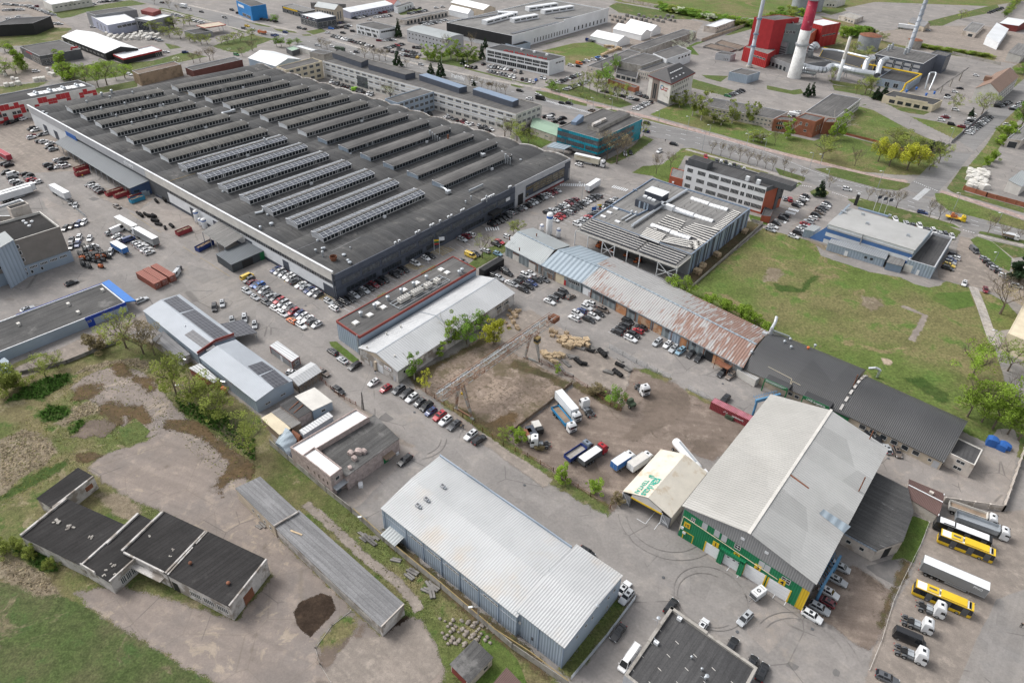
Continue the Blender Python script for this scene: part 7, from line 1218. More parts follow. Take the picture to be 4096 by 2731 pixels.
one('white saloon car half hidden behind the tall end of the white metal hall',14,1028,692,90,'w','saloon car');one('silver off-road car at the corner of the white metal hall',14,1052,772,270,'s','off-road car');one('black saloon car on the lane below the white metal hall',14,975,1100,272,'k','saloon car');one('long white van beside the dark flat roofed block',14,1075,1345,272,'w','minibus');one('black people carrier behind the corner of the dark flat roof',14,1460,858,92,'k','people carrier');one('white hatchback behind the parapet of the dark flat roof',14,1752,1035,92,'w','hatchback');one('silver people carrier alone in front of the numbered gates',14,2140,970,262,'s','people carrier');one('black estate car behind the middle of the dark flat roof parapet',14,2018,1222,92,'k','estate car');one('black car peeping out behind the white metal hall roof',14,690,362,5,'k','hatchback');one('black off-road car at the right corner of the dark flat roofed block',14,2300,1462,95,'k','off-road car');one('black car almost hidden behind the dark flat roof edge',14,2205,1380,95,'k','hatchback')
row('row under the blue crane runway',15,3,'665,500,s 635,620,s 560,735,w 535,815,d 475,880,s 405,950,w','upper end',6);one('dark grey estate car cut by the bottom edge right of the dirt yard',15,1100,1518,12,'g','estate car')
row('row behind the grey service hall',11,305,'912,828,k 1000,887,k 1098,982,s 1190,1012,n','left end');row('row along the rusty workshop gates',10,268,'1335,5,s 1428,25,w 1485,62,s 1548,85,t 1642,110,k 1718,147,k','upper end');one('black saloon car before the rusty porch workshop end',10,1930,282,265,'k','saloon car');one('bronze estate car before the white storage box',10,2010,306,265,'n','estate car');one('black off-road car parked behind the red container',10,1955,527,268,'k','off-road car')
row('cluster before the pale grey workshop',6,2,'175,940,w 125,957,w 95,990,k 50,1012,k 20,1045,s 295,995,g 225,1000,k 185,1032,b 150,1060,k 105,1088,k','gate end');row('cluster left of the pale workshop lot',5,2,'2275,910,k 2312,940,k 2180,962,k 2235,985,s 2335,1030,w','upper end');row('foursome before the blue grey workshop',6,2,'475,1110,k 435,1138,k 380,1168,g 345,1198,w','upper end');one('bronze hatchback slanting beside the red side door',6,542,1152,80,'n','hatchback')
row('five before the first rusty gate',6,2,'713,1215,w 685,1253,w 640,1283,b 600,1310,w 572,1350,w','upper end');row('four beside the first rusty gate',6,2,'838,1272,n 800,1308,k 752,1333,w 705,1363,k','upper end');row('four black cars mid rusty workshop',6,2,'1065,1378,k 1038,1418,k 998,1445,k 965,1478,k','upper end');row('four below the rusty double gate',6,2,'1188,1433,k 1157,1467,r 1118,1503,k 1090,1538,w','upper end')
row('front row at the white tanks',6,2,'395,450,w 425,430,r 455,410,r 485,395,k 520,378,s 550,358,k 582,340,k 610,325,k 642,302,k 672,290,s 700,272,w 728,258,g 758,242,k 790,228,g','tank end');row('back row at the white tanks',6,2,'330,385,k 370,372,s 405,358,s 435,342,k 462,328,s 495,312,w 525,293,d 555,278,k 580,262,d','tank end');row('row below the ochre framed windows',5,2,'2165,490,k 2200,470,k 2240,455,k 2275,432,k 2310,412,k 2340,385,s','lower end');row('row along the pale factory wall',6,2,'20,375,k 60,352,g 105,338,s 145,318,k 175,300,s 205,285,s 232,270,k 262,252,k 292,240,s 322,222,w 350,205,d 385,192,d 420,182,s','lower end');row('row along the solar hall wall',6,2,'600,490>960,262:wssrkswwgkws','lower end')
row('bays under the navy office front',5,2,'670,1200,s 715,1258,w 760,1220,k 812,1198,k 865,1172,k 905,1142,s 952,1120,k 1000,1097,s 1045,1072,k 1085,1045,d 1130,1020,k 1180,998,k 1272,952,k 1315,927,g 1360,905,k 1465,848,w 1560,800,w 1602,778,k','corner end');row('three by the factory entrance',5,2,'1895,627,s 1930,600,d 1970,585,w','lower end');row('upper row beside the white factory wall',5,270,'180,905,b 215,925,w 250,948,s 295,965,w 325,990,w 355,1012,g','upper end');row('lower row beside the white factory wall',5,270,'410,1045,w 455,1067,s 490,1092,b 525,1115,w 570,1138,g','upper end')
row('long back row of the car park',5,270,'-65,1000,g -30,1022,d -5,1042,b 30,1052,u 48,1075,g 75,1098,s 105,1128,g 140,1148,s 180,1170,g 215,1190,r 250,1215,s 290,1240,w 325,1262,g 345,1292,r 400,1305,b 430,1335,w 475,1357,w 515,1382,g','van end');one('white hatchback at the lower end of the car park back row',5,558,1408,270,'w','hatchback');row('front row of the car park',5,2,'-85,1105,s -10,1160,s 90,1207,g 175,1265,w 245,1310,w 328,1375,o 415,1420,w','upper end')
one('yellow van beside the bare tree on the factory lane',5,1970,775,2,'y','van');row('lane cars by the bare tree',5,2,'2015,760,k 2105,730,s 2205,672,k 2235,650,r 2318,607,w','lower end');one('light blue hatchback on the grass edge by the black container',5,2220,757,5,'t','hatchback');one('dark grey saloon car behind the red banded roof corner',5,1895,827,5,'g','saloon car');one('yellow van at the head of the car park',4,2270,972,92,'y','van')
row('five beside the blue lean-to',4,92,'825,122,g 857,136,w 882,152,s 907,172,g 930,192,k','upper end');row('left cluster at the picture edge',4,92,'50,15,k 112,62,g 130,95,w 160,112,g 190,128,k 240,135,g 240,30,k 262,48,k 272,68,k 288,83,r 315,92,d 345,103,w','upper end');one('white van among the cars at the left picture edge',4,118,30,92,'w','van');row('four by the mesh fence',4,310,'600,525,k 660,505,n 722,487,b 768,475,w','left end');row('five beside the tall works',4,325,'655,632,g 655,692,g 725,617,w 712,672,b 822,620,w','left end')
one('white minibus beside the long white lorries',4,1080,545,100,'w','minibus');one('dark blue van behind the blue sided lorry',4,1182,630,92,'b','van');row('small cars below the white minibus',4,92,'1010,570,s 1072,600,w 1097,612,g 1125,630,w','left end');row('white van row before the lorry',4,92,'1250,660,s 1283,680,w 1312,697,w 1342,722,w 1372,748,w','upper end');one('white delivery van beside the parked forklifts',4,845,705,95,'w','van');one('white people carrier before the forklift yard',4,1015,745,320,'w','people carrier');one('black saloon car along the pale blue ground storey',4,655,1025,92,'k','saloon car');one('silver saloon car between the tall works and blue trim',4,250,1265,92,'s','saloon car');one('silver estate car beside the blue corner canopy',4,1300,1182,92,'s','estate car')
one('dark grey hatchback right of the rust red containers',4,1635,905,312,'g','hatchback');one('silver van right of the rust red containers',4,1615,948,308,'s','van');one('grey estate car alone in front of the skips',4,1075,325,5,'n','hatchback');one('silver hatchback by the small fenced tree',4,2040,1215,330,'s','hatchback');one('black van by the small fenced tree',4,1968,1250,328,'k','people carrier');row('three by the solar carport',4,330,'2130,1370,s 2245,1352,s 2338,1412,s','left end');one('black hatchback behind the white trailer by the mesh fence',4,650,288,330,'k','hatchback');one('silver hatchback behind the black one by the mesh fence',4,692,315,330,'s','hatchback')
row('four under the red panelled hall',0,300,'65,1130,k 115,1118,k 160,1100,k 215,1090,w','left end');row('cluster by the far factory corner',0,92,'290,1180,k 322,1195,w 288,1262,w 290,1243,d 375,1236,g 420,1225,w 360,1296,g 402,1300,w 457,1316,w 450,1347,k 487,1371,s','upper end');row('seven on the brown far yard',0,92,'530,1470,w 588,1456,g 572,1496,g 602,1525,w 528,1531,w 440,1512,g 475,1541,k','upper end');row('two by the red trailer',0,92,'45,1500,g 80,1516,k','left end')
row('boundary bays of the white office',7,2,'545,300,k 530,318,w 510,338,g 485,357,k 472,380,n 440,406,k 418,430,w 375,463,s 345,488,r 330,515,s 295,545,w 275,568,k 235,600,w','upper end');row('inner bays of the white office',7,2,'350,232,k 330,255,w 303,288,k 285,300,w 258,316,k 155,407,k 140,437,k 75,480,k 45,510,w 25,540,s','upper end');row('two at the orange wall',7,300,'155,252,s 202,262,r','left end');row('yard end of the sports hall',7,2,'1712,770,k 1712,797,w 1685,818,b 1672,840,s 1665,864,y 1650,892,k','upper end');row('grass edge by the sports hall',7,10,'1990,805,s 2020,838,k 2060,872,g 2090,900,s 2130,932,k 2175,962,w 2220,995,s 2280,1057,s','upper end');one('dark grey van at the entrance beside the sports hall',7,1895,727,312,'g','van');one('white hatchback by the field corner footpath',7,1805,1030,275,'w','hatchback');one('dark red hatchback by the footpath and bare tree',7,2000,1090,285,'d','hatchback');one('white van driving on the boulevard above the sports hall',7,725,165,12,'w','people carrier');one('dark blue estate car driving on the boulevard near the flagpoles',7,1422,378,12,'b','estate car');row('verge cars behind the sports hall',7,300,'1172,443,w 1270,477,s 1330,494,g 1393,507,w 1460,540,g 1520,552,w 1575,567,s 1632,584,g 1690,599,w','left end')
row('lot before the red rooftop lettering',2,300,'25,657,w 80,667,k 270,712,s 300,717,w 20,708,w 95,727,k 130,735,g 165,745,w 198,753,w 220,732,u','left end');row('upper lane of the corner lot',2,10,'418,760>610,685:wkkgwkksw','lower end');row('lower lane of the corner lot',2,10,'495,820>690,745:swgswgsws','lower end');row('gravel edge by the orange van',2,20,'540,599,w 610,608,k 650,572,g 690,560,w 750,551,w 800,548,g 830,541,w 872,521,g 790,526,u','left end');one('orange van on the gravel by the sawn timber',2,617,582,10,'o','van');row('tree lawn bays',2,10,'840,837,g 895,852,k 940,866,g 975,874,w 1015,883,k 1050,891,k 1082,899,w 1102,907,s 1138,916,k','left end');row('bays at the energy office foot',2,280,'1145,857,k 1170,866,g 1190,876,k 1215,884,k 1245,892,k','left end');row('visitor bays by the flower beds',2,5,'1135,1000>1265,937:wswgwswk','lower end');row('yard bays by the long wing',2,5,'1980,880>2115,833:egkskgk','lower end')
row('boulevard traffic',2,12,'158,907,w 240,871,w 72,832,k 458,946,k 525,949,k 730,1016,n 1240,1131,k 1232,1207,b 1487,1322,k','left end');one('black van driving on the boulevard by the office range',2,262,907,12,'k','minibus');one('white car turning into the side street by the teal office',2,1352,1387,275,'w','off-road car');row('yard by the green link roof',2,60,'310,1072,k 360,1050,g 395,1116,k 435,1096,k 470,1083,k 468,1129,k','left end');one('white van in the yard by the green link roof',2,355,1080,60,'w','van');row('two in the bare trees by the teal office',2,310,'1040,1412,s 1090,1402,k','left end');one('white off-road car beside the cheese lorry',2,615,1510,178,'w','off-road car');row('bays behind the white office',2,300,'1610,1492,k 1780,1442,r 1880,1476,g 1920,1496,w 1965,1502,k 2000,1516,w 2040,1526,k 2080,1536,g 2130,1556,w','left end')
row('showroom kerb row',1,290,'700,330>1065,427:kksgwwskkgkkkwwk','left end');row('five by the showroom',1,30,'1130,372>1265,368:dwsgw');row('lot lane',1,20,'1195,442>1345,407:gskkrgk');row('lot lane',1,300,'1305,445>1500,502:kkskkgkks');row('lot lane',1,300,'1215,468>1290,482:kgk 1330,500>1485,527:wskgkky 1450,434>1530,442:kkkg');row('dealership',1,20,'690,262>860,237:ukkkkkkw 720,217>800,205:kkbkg 400,257,g 445,267,k 830,260,g 655,300,w 800,302,k 890,287,k 1040,182,w');row('garage yard',1,30,'1515,217>1745,187:ksgwsgws 1540,232>1680,205:wwsgw');row('lilac',1,30,'1100,160>1230,145:wwsswk 1410,125>1560,98:gsgkgsg 1145,120>1220,105:drs 910,170>1010,150:kwwg')
row('courtyard of the office range',1,300,'690,750,w 720,760,s 750,770,g 790,782,k 820,790,k 850,797,k 875,808,g 935,830,k 960,838,g 985,848,k 1030,862,w 1062,868,s','left end');one('lime green van in the office range courtyard',1,912,820,60,'l','van');row('second courtyard',1,340,'1740,1077,w 1770,1070,s 1800,1087,g 1840,1098,k 1600,1045,k 1900,1122,d 1920,1112,k 1945,1141,w 1980,1135,w 2055,1160,s 2070,1182,k 2110,1170,g 2130,1197,k 2165,1187,w','left end')
row('boulevard traffic',1,15,'565,417,s 700,427,w 925,479,g 885,496,w 1515,593,s 2000,752,w 2150,772,n 270,297,b 160,327,b 185,321,b','left end');row('red office',1,280,'1930,607>2010,622:kkkk 2140,612>2351,642:wsgkswsk 2135,650>2340,700:wskksgsw 2090,588,k');row('top left',0,60,'830,47,w 860,37,w 910,20>1100,5:wgkskw 575,77,w 430,118>490,135:wss 470,212>550,222:ssws 80,172,w 165,157,w 250,55>420,110:wswsgswwss 40,40>330,60:swgswgsd 40,95>200,90:wwsgww');row('boulevard top',0,10,'1485,24,k 1735,87,w 1850,109,k 2065,162,k 2130,92,k 2270,240,y 2240,262,g 2320,272,w 2170,502,e 1190,682,w');row('left mid',0,60,'1780,187>1855,207:wwsww 1590,132>1655,152:wsw 1160,257,w 1300,270,k 1350,340>1470,372:wswgss 1525,478,w 1700,480,b 850,247,w 530,665,g 330,655,w 1130,265,w 2190,120>2260,130:ks')
row('plant yard',3,10,'1590,1100,w 1625,1075,d 1640,1066,s 1685,1140,k 1775,1162,d 1805,1160,s 1872,1092,w 1855,1110,k 1838,1132,s 1720,1007,w 1715,842,w 1650,897,w 1655,877,k 1762,810,k 1910,692,w 1470,277,s 1885,1045,w');row('plant fence',3,12,'1845,1222>2040,1070:wswsggkswgsgkg 2110,977>2215,937:kgskgsgk 2195,1147,w 2250,1002>2345,940:kswgwk 190,1062>275,1030:wwwwww 2030,120>2150,75:gkgkgkg');row('top',1,60,'1655,72,w 1715,65,w 1275,90>1360,95:bk 1410,90>1500,75:ggg 1440,60,w 0,165>180,195:kgkgkgk 60,130,w')
# nearest first: 150 with their parts, 150 single meshes, the rest one mass of far cars
CL_.sort(key=lambda c:np.hypot(np.hypot(*c[0]),CAM_H));mV,mF,mM=[],[],[];MSM=[]
SIMPLE={}
for i,(p,c,hd,where,k,n_,end,jit)in enumerate(CL_):
 rnd=random.Random(int(p[0]*31+p[1]*17));kD=n_ if k<0 else('van' if c.endswith('v')else rnd.choice(PKINDS));ang=AA+rad(hd+rnd.uniform(-jit,jit)*.7+(180 if k>=0 and rnd.random()<.25 else 0));nm,colr=PAINT[c[0]]
 v=rnd.uniform(.85,1.15);col=tuple(min(q*v,.8)for q in colr)+(1,)
 lab=where if k<0 else '%s %s, %s from the %s, %s'%(nm,kD,ORD[min(k,17)],end,where)
 if i<150:
  if kD not in CARS:CARS[kD]=o=full_car(kD);o.location=(*p,.02);o.rotation_euler=(0,0,ang);o.color=col;[setattr(q,'color',col)for q in o.children]
  else:o=dup(CARS[kD],(*p,.02),ang,color=col)
 elif i<300:
  if kD not in SIMPLE:SIMPLE[kD]=simple_car(kD)
  o=new('parked_car' if KD_[kD][2]<1.9 else 'parked_van',SIMPLE[kD][0]);o.location=(*p,.02);o.rotation_euler=(0,0,ang);o.color=col
 else:
  if kD not in SIMPLE:SIMPLE[kD]=simple_car(kD)
  _,V,F_,MI=SIMPLE[kD];b0=len(mV);ca,sa=cos(ang),sin(ang);mV+=[(p[0]+x*ca-y*sa,p[1]+x*sa+y*ca,z+.02)for x,y,z in V];mF+=[tuple(b0+q for q in f)for f in F_]
  mk='far_paint_'+nm.replace(' ','_');M(mk,colr,.35,.1)
  if MAT[mk]not in MSM:MSM.append(MAT[mk])
  mM+=[(mk,q)for q in MI];continue
 tag(o,lab,'van' if KD_[kD][2]>1.9 else 'car','cars and vans parked on the estate')
if mV:
 me=bpy.data.meshes.new('distant_cars');me.from_pydata(mV,[],mF);ms=MSM+[MAT[q]for q in('car_glass','rubber','lamp_clear','lamp_red')];[me.materials.append(q)for q in ms]
 me.polygons.foreach_set('material_index',[ms.index(MAT[a])if q==0 else len(MSM)+q-1 for a,q in mM]);o=new('distant_cars',me);tag(o,'small far parked cars filling the lots beyond the boulevard','cars',kD='stuff')
def vR(name,lL,cat,n,x,y,hd,group=None,z=0.0,pz=1.0):
 p=t(n,x,y,pz);return tg(name,lL,cat,(*p,z+.02),group,AA+rad(hd))
def tint(o,col):o.color=(*col,1);return o
def whls(r,xs,w_,rad=.5,dual=()):
 for x in xs:
  for s in(-1,1):
   m=MB('rubber');d=.5 if x in dual else.3;y=s*(w_/2-d/2);m.tube((x,y-d/2,rad),(x,y+d/2,rad),rad,n=16);m.mat('alloy');yo=s*w_/2;m.tube((x,yo-.02*s,rad),(x,yo+.03*s,rad),rad*.55,n=10);m.bd('wheel',r)
def cab(r,x0,col,h=3.7,ln=2.2,w_=2.45,sleeper=True):
 m=MB('tint');hw=w_/2;z0=.9
 secs=[]
 for z,a,b,k in((z0-.35,x0-.05,x0-ln,1),(1.7,x0,x0-ln,1),(2.0,x0-.03,x0-ln,1),(h-.5,x0-.28,x0-ln,.98),(h-.1,x0-.75,x0-ln+.05,.9),(h,x0-1.1,x0-ln+.15,.82)):secs.append([(b,-hw*k,z),(a-.12,-hw*k,z),(a,-hw*k*.86,z),(a,hw*k*.86,z),(a-.12,hw*k,z),(b,hw*k,z)])
 m.loft(secs);c=tint(m.bd('cab',r),col)
 m=MB('car_glass');za,zb=1.95,min(h-.65,2.85);xa,xb=x0+.02,x0-.2
 m.face((xa,-hw*.88,za),(xa,hw*.88,za),(xb,hw*.86,zb),(xb,-hw*.86,zb))
 for s in(-1,1):m.face((x0-.22,s*(hw+.01),za),(x0-1.15,s*(hw+.01),za),(x0-1.15,s*(hw+.01),zb-.1),(x0-.38,s*(hw+.01),zb-.1))
 m.cbox((x0-1.35,0,h+.0),.6,.7,.04);m.bd('window_glass',c)
 m=MB('dark_grey');m.box((x0-.1,-hw*.9,z0-.45),(.15,0,0),(0,w_*.9,0),(0,0,.5));m.box((x0-.02,-hw*.5,1.15),(.06,0,0),(0,w_*.5,0),(0,0,.55))
 for s in(-1,1):m.box((x0-.25,s*(hw+.12)-.1,2.0),(.15,0,0),(0,.2,0),(0,0,.75))
 m.bd('bumper_and_mirrors',c)
 for s in(-1,1):m=MB('lamp_clear');m.box((x0-.06,s*hw*.72-.2,1.0),(.09,0,0),(0,.4,0),(0,0,.22));m.bd('headlight',c)
 return c
WH=(.72,.73,.74)
def chs(r,x0,x1,w_=.9):
 m=MB('dark_grey');[m.box((x0,s*w_/2-.06,.75),(x1-x0,0,0),(0,.12,0),(0,0,.28))for s in(-1,1)];x=x0+.4
 while x<x1:m.box((x,-w_/2,.78),(.12,0,0),(0,w_,0),(0,0,.2));x+=1.1
 m.box((x1-2.6,-1.15,.45),(1.2,0,0),(0,.5,0),(0,0,.55));m.mat('galv');m.box((x1-2.6,.65,.45),(1.2,0,0),(0,.5,0),(0,0,.55));m.bd('chassis',r)
def trc(lL,n,x,y,hd,col=WH,h=3.75,axles=2,group='tractor units without trailers'):
 r=vR('tractor_unit',lL,'lorry',n,x,y,hd,group);f=2.9;cab(r,f,col,h);chs(r,-2.9 if axles==2 else-3.4,f-1.0)
 bx=(-1.7,)if axles==2 else(-1.2,-2.5);whls(r,(f-1.35,)+bx,2.45,.5,bx)
 m=MB('rubber');m.cbox((-1.5,0,1.05),1.3,1.0,.12);m.mat('galv');m.cbox((-.1,0,1.0),1.2,1.0,.06);m.bd('fifth_wheel',r);m=MB('dark_grey');[[m.loft([[(bq+cos(a)*.62,s*1.2-(.45 if s>0 else 0),.5+sin(a)*.62),(bq+cos(a)*.62,s*1.2+(.45 if s<0 else 0),.5+sin(a)*.62)]for a in np.arange(.3,2.9,.5)],False,False)for s in(-1,1)]for bq in bx];m.bd('mudguard',r)
 m=MB('lamp_red');[m.cbox((-2.95 if axles==2 else-3.45,s*.9,.8),.08,.35,.18)for s in(-1,1)];m.bd('tail_light',r);return r
def bxb(r,x0,x1,h,z0=1.15,w_=2.5,side=None,top='white_clean',name='cargo_box',end='off_white'):
 m=MB(side or 'white');hw=w_/2;m.pz_([(x0,-hw),(x1,-hw),(x1,hw),(x0,hw)],z0,h,False,True);m.mat(top);m.face((x0,-hw,h),(x1,-hw,h),(x1,hw,h),(x0,hw,h));m.mat('galv')
 for s in(-1,1):m.box((x0,s*hw-.04,h-.03),(x1-x0,0,0),(0,.08,0),(0,0,.07));m.box((x0,s*hw-.04,z0),(x1-x0,0,0),(0,.08,0),(0,0,.12))
 for x in(x0,x1-.06):[m.box((x,s*hw-.05,z0),(.08,0,0),(0,.1,0),(0,0,h-z0))for s in(-1,1)]
 m.box((x0-.02,-.03,z0),(.03,0,0),(0,.06,0),(0,0,h-z0));return m.bd(name,r)
def trl(lL,n,x,y,hd,side='white',top='white_clean',h=4.0,L=13.6,tC=None,cat='trailer',txt=None,group=None):
 r=vR('semi_trailer' if not tC else 'articulated_lorry',lL,cat,n,x,y,hd,group,pz=2.0);o=L/2;b=bxb(r,-o,o,h,1.2,2.55,side,top);whls(r,(-o+1.6,-o+2.9,-o+4.2),2.5,.48)
 m=MB('dark_grey');m.box((-o+.3,-.5,.8),(L-.8,0,0),(0,1.0,0),(0,0,.4));m.mat('galv');[m.box((-o+5.5,s*1.22,.5),(4.5,0,0),(0,.05,0),(0,0,.45))for s in(-1,1)];m.bd('chassis',r)
 if tC:cab(r,o+3.0,tC,3.7);chs(r,o-2.2,o+2.0);whls(r,(o+1.6,o-1.6),2.45,.5,(o-1.6,))
 else:m=MB('galv');[m.box((o-3,s*.8,.1),(.15,0,0),(0,.15,0),(0,0,1.1))for s in(-1,1)];m.bd('landing_leg',r)
 m=MB('lamp_red');[m.cbox((-o-.04,s*1.0,.85),.08,.4,.18)for s in(-1,1)];m.bd('tail_light',r)
 if txt:words('lettering',txt[0],txt[1],txt[2],b,(txt[3],-1.28,txt[4]),(1,0,0),UP)
 return r
def boxl(lL,n,x,y,hd,L=9,h=3.6,side='white',top='white_clean',col=WH,txt=None,axles=2):
 r=vR('box_lorry',lL,'lorry',n,x,y,hd,pz=1.8);o=L/2;b=bxb(r,-o,o-2.1,h,1.15,2.45,side,top);cab(r,o,col,min(h,3.2),1.95);chs(r,-o+.2,o-1);whls(r,(o-1.2,-o+1.9)+((-o+3.1,)if axles==3 else()),2.4,.48,(-o+1.9,))
 if txt:
  for s in(-1,1):words('lettering',txt[0],txt[1],txt[2],b,(-1.2,s*1.24,2.1),(-s,0,0),UP)
 return r
def tip(lL,n,x,y,hd,L=8.5,body='galv',load='concrete',col=WH,bh=1.3,cover=None,axles=4,semi=False):
 r=vR('tipper_lorry',lL,'lorry',n,x,y,hd,pz=1.6);o=L/2;x0,x1=-o,o-2.5;hw=1.22;z0=1.2;m=MB(body)
 m.pz_([(x0,-hw),(x1,-hw),(x1,hw),(x0,hw)],z0,z0+bh,False,True);m.pz_([(x0+.08,-hw+.08),(x1-.08,-hw+.08),(x1-.08,hw-.08),(x0+.08,hw-.08)],z0+bh*.45,z0+bh,False)
 k=0.
 while x0+k<x1:[m.box((x0+k,s*hw-.04+s*.04,z0),(.1,0,0),(0,.08,0),(0,0,bh))for s in(-1,1)];k+=.75
 [m.box((x0,s*hw-.06,z0+bh-.05),(x1-x0,0,0),(0,.12,0),(0,0,.1))for s in(-1,1)];m.box((x1-.1,-hw,z0),(.12,0,0),(0,2*hw,0),(0,0,bh+.35));b=m.bd('tipper_body',r)
 m=MB(cover or load);zl=z0+bh*(1.0 if cover else.5);m.face((x0+.08,-hw+.08,zl),(x1-.1,-hw+.08,zl),(x1-.1,hw-.08,zl),(x0+.08,hw-.08,zl));m.bd('cover' if cover else 'load_bed',b)
 cab(r,o,col,3.2,2.0);chs(r,-o+.2,o-1);xs=(-o+1.2,-o+2.5)+((-o+3.8,)if axles>3 else());whls(r,(o-1.3,)+xs,2.4,.5,xs);return r
def bus(lL,n,x,y,hd,L=12,col='yellow',glass='car_glass',coach=False):
 r=vR('city_bus' if not coach else 'coach',lL,'bus',n,x,y,hd,'parked buses' if not coach else None,pz=1.7);o=L/2;hw=1.25;h=3.0;m=MB(col)
 m.loft([[(xx,-hw*k,z),(xx,hw*k,z),(xx,hw*k,zt),(xx,-hw*k,zt)]for xx,k,z,zt in((-o,.96,.4,1.25),(-o+.3,1,.32,1.2),(o-.3,1,.32,1.2),(o,.94,.4,1.15))]);m.pz_([(-o+.1,-hw*.96),(o-.15,-hw*.96),(o-.15,hw*.96),(-o+.1,hw*.96)],h-.12,h+.02);b=m.bd('body',r)
 m=MB(glass);m.loft([[(xx,-hw*k,1.15),(xx,hw*k,1.15),(xt,hw*k*.96,h-.1),(xt,-hw*k*.96,h-.1)]for xx,xt,k in((-o+.03,-o+.1,.97),(-o+.4,-o+.4,.99),(o-.4,o-.4,.99),(o-.02,o-.15,.95))]);m.mat('dark_grey')
 for k in(-3.4,.3,3.9):m.box((k,-hw-.015,.4),(1.25,0,0),(0,.03,0),(0,0,2.3))
 m.bd('window_glass',b);m=MB('white_clean')
 if coach:m.cbox((0,0,h+.02),L*.86,2.0,.06);m.mat('black');m.cbox((-o*.52,0,h+.06),2.6,1.9,.18);m.mat('white_clean');m.cbox((-o*.55,0,h+.24),2.4,1.6,.06)
 else:
  m.cbox((-.2,0,h+.02),L*.9,2.1,.06);m.mat('yellow');m.cbox((-o*.42,0,h+.05),2.4,1.9,.3);m.cbox((o*.3,0,h+.05),5.2,2.1,.32);m.mat('dark_grey');m.cbox((-o*.42,0,h+.35),1.6,.5,.04);m.cbox((-.6,0,h+.08),.9,1.0,.04);m.cbox((o-.9,0,h+.03),.5,2.0,.05)
 m.bd('roof_equipment',b);whls(r,(o-2.7,-o+3.2),2.5,.48)
 m=MB('dark_grey');[m.bar((o-.1,s*hw,2.6),(o+.35,s*(hw+.3),2.3),.1,.1)for s in(-1,1)];m.bd('mirror',b);m=MB('lamp_clear');[m.cbox((o-.02,s*.9,.7),.06,.4,.2)for s in(-1,1)];m.bd('headlight',b);return r
M('trailer_grey',(.26,.265,.27),.5,.05);M('blue_side',(.05,.16,.42),.5,.05);M('royal_side',(.025,.05,.2),.5,.08);M('army',(.06,.085,.055),.8,.12);M('cheese_side',(.62,.58,.46),.5,.06)
# lorries and trailers where they stand
trc('white tractor unit facing the camera left beside the yard fence',10,262,935,218,group='tractor units in the truck yard');trc('white tractor unit with back to the fence of the material yard',10,1190,435,333,group='tractor units in the truck yard');trc('white tractor unit with tilted fairing behind the white box lorry',10,690,615,153,axles=3,h=3.6,group='tractor units in the truck yard')
trc('white two axle tractor unit overlapping the nearer yellow bus',15,1490,885,12);trc('white three axle tractor unit beside the black van',15,1378,1028,12,axles=3,h=3.4);trc('white three axle tractor unit nearest the bottom edge',15,1318,1302,12,axles=3)
bus('yellow city bus with dark windows beside the coach',15,1820,305,10);bus('yellow city bus with dark windows beside the long grey trailer',15,1605,790,10);bus('black coach with white roof behind the yellow bus',15,1785,182,10,12.5,'black',coach=True)
trl('long white roofed grey semi trailer between the two yellow buses',15,1700,600,8,'trailer_grey',txt=('PNO',.9,'white_clean',4.8,2.9));tip('white lorry with long empty tipping trailer beside the coach',15,1965,125,12,12,'galv','galv',bh=1.5);tip('white lorry with brown loaded tipping body at the wall',15,1880,12,12,11,'off_white','wood_old',bh=1.3)
r_=vR('parked_van','black window van between the tractor units','van',15,1300,1155,12);r_.color=(.02,.021,.024,1);P_=car_parts('minibus')
for nm,o_ in(('body',(0,0,0)),('window_glass',(0,0,0)))+tuple(('wheel',(x,s*.9,.36))for x in(2.05,-2.0)for s in(-1,1)):q_=new(nm,P_[nm]);q_.parent=r_;q_.location=o_;q_.color=r_.color
boxl('long white box lorry beside the open blue lorry in the truck yard',10,515,598,338,11.5,3.8,axles=3);tip('white lorry with bright blue open body and orange crane',10,478,705,338,10.5,M('blue_open',(.04,.26,.5),.55,.08),'wood_old',bh=1.0,axles=3)
tip('dark blue empty tipper with folded tarpaulin facing up the yard',10,612,1005,82,9,'royal_side','concrete',(.2,.24,.3),1.2);tip('red cabbed tipper with white covered body',10,745,1035,82,9.6,'dark_grey','concrete',(.4,.03,.04),1.6,'white_clean')
boxl('small box lorry with blue lettered sides in the truck yard',10,1022,1092,80,7.6,3.3,'blue_side');boxl('white box lorry with grimy roof beside the tent hall',10,1178,1100,80,8.2,3.3,'white','off_white')
def tanker():
 r=vR('tanker_lorry','white tanker semi trailer lorry behind the cream tent hall','lorry',10,1605,1040,333,pz=2.4);m=MB('white_clean');m.smooth=True;n=20
 secs=[[(x,rr*cos(2*pi*i/n)*1.0,2.45+rr*sin(2*pi*i/n))for i in range(n)]for x,rr in((-6.0,.5),(-5.7,1.0),(-5.2,1.22),(5.2,1.22),(5.7,1.0),(6,.5))];m.loft(secs);m.bd('tank',r);m=MB('galv');m.box((-4,-.3,3.68),(8,0,0),(0,.6,0),(0,0,.06));m.bd('catwalk',r);whls(r,(-4.6,-3.3,-2.0),2.4,.48);cab(r,9.0,WH,3.6);chs(r,3.5,8);whls(r,(7.6,4.4),2.4,.5)
tanker()
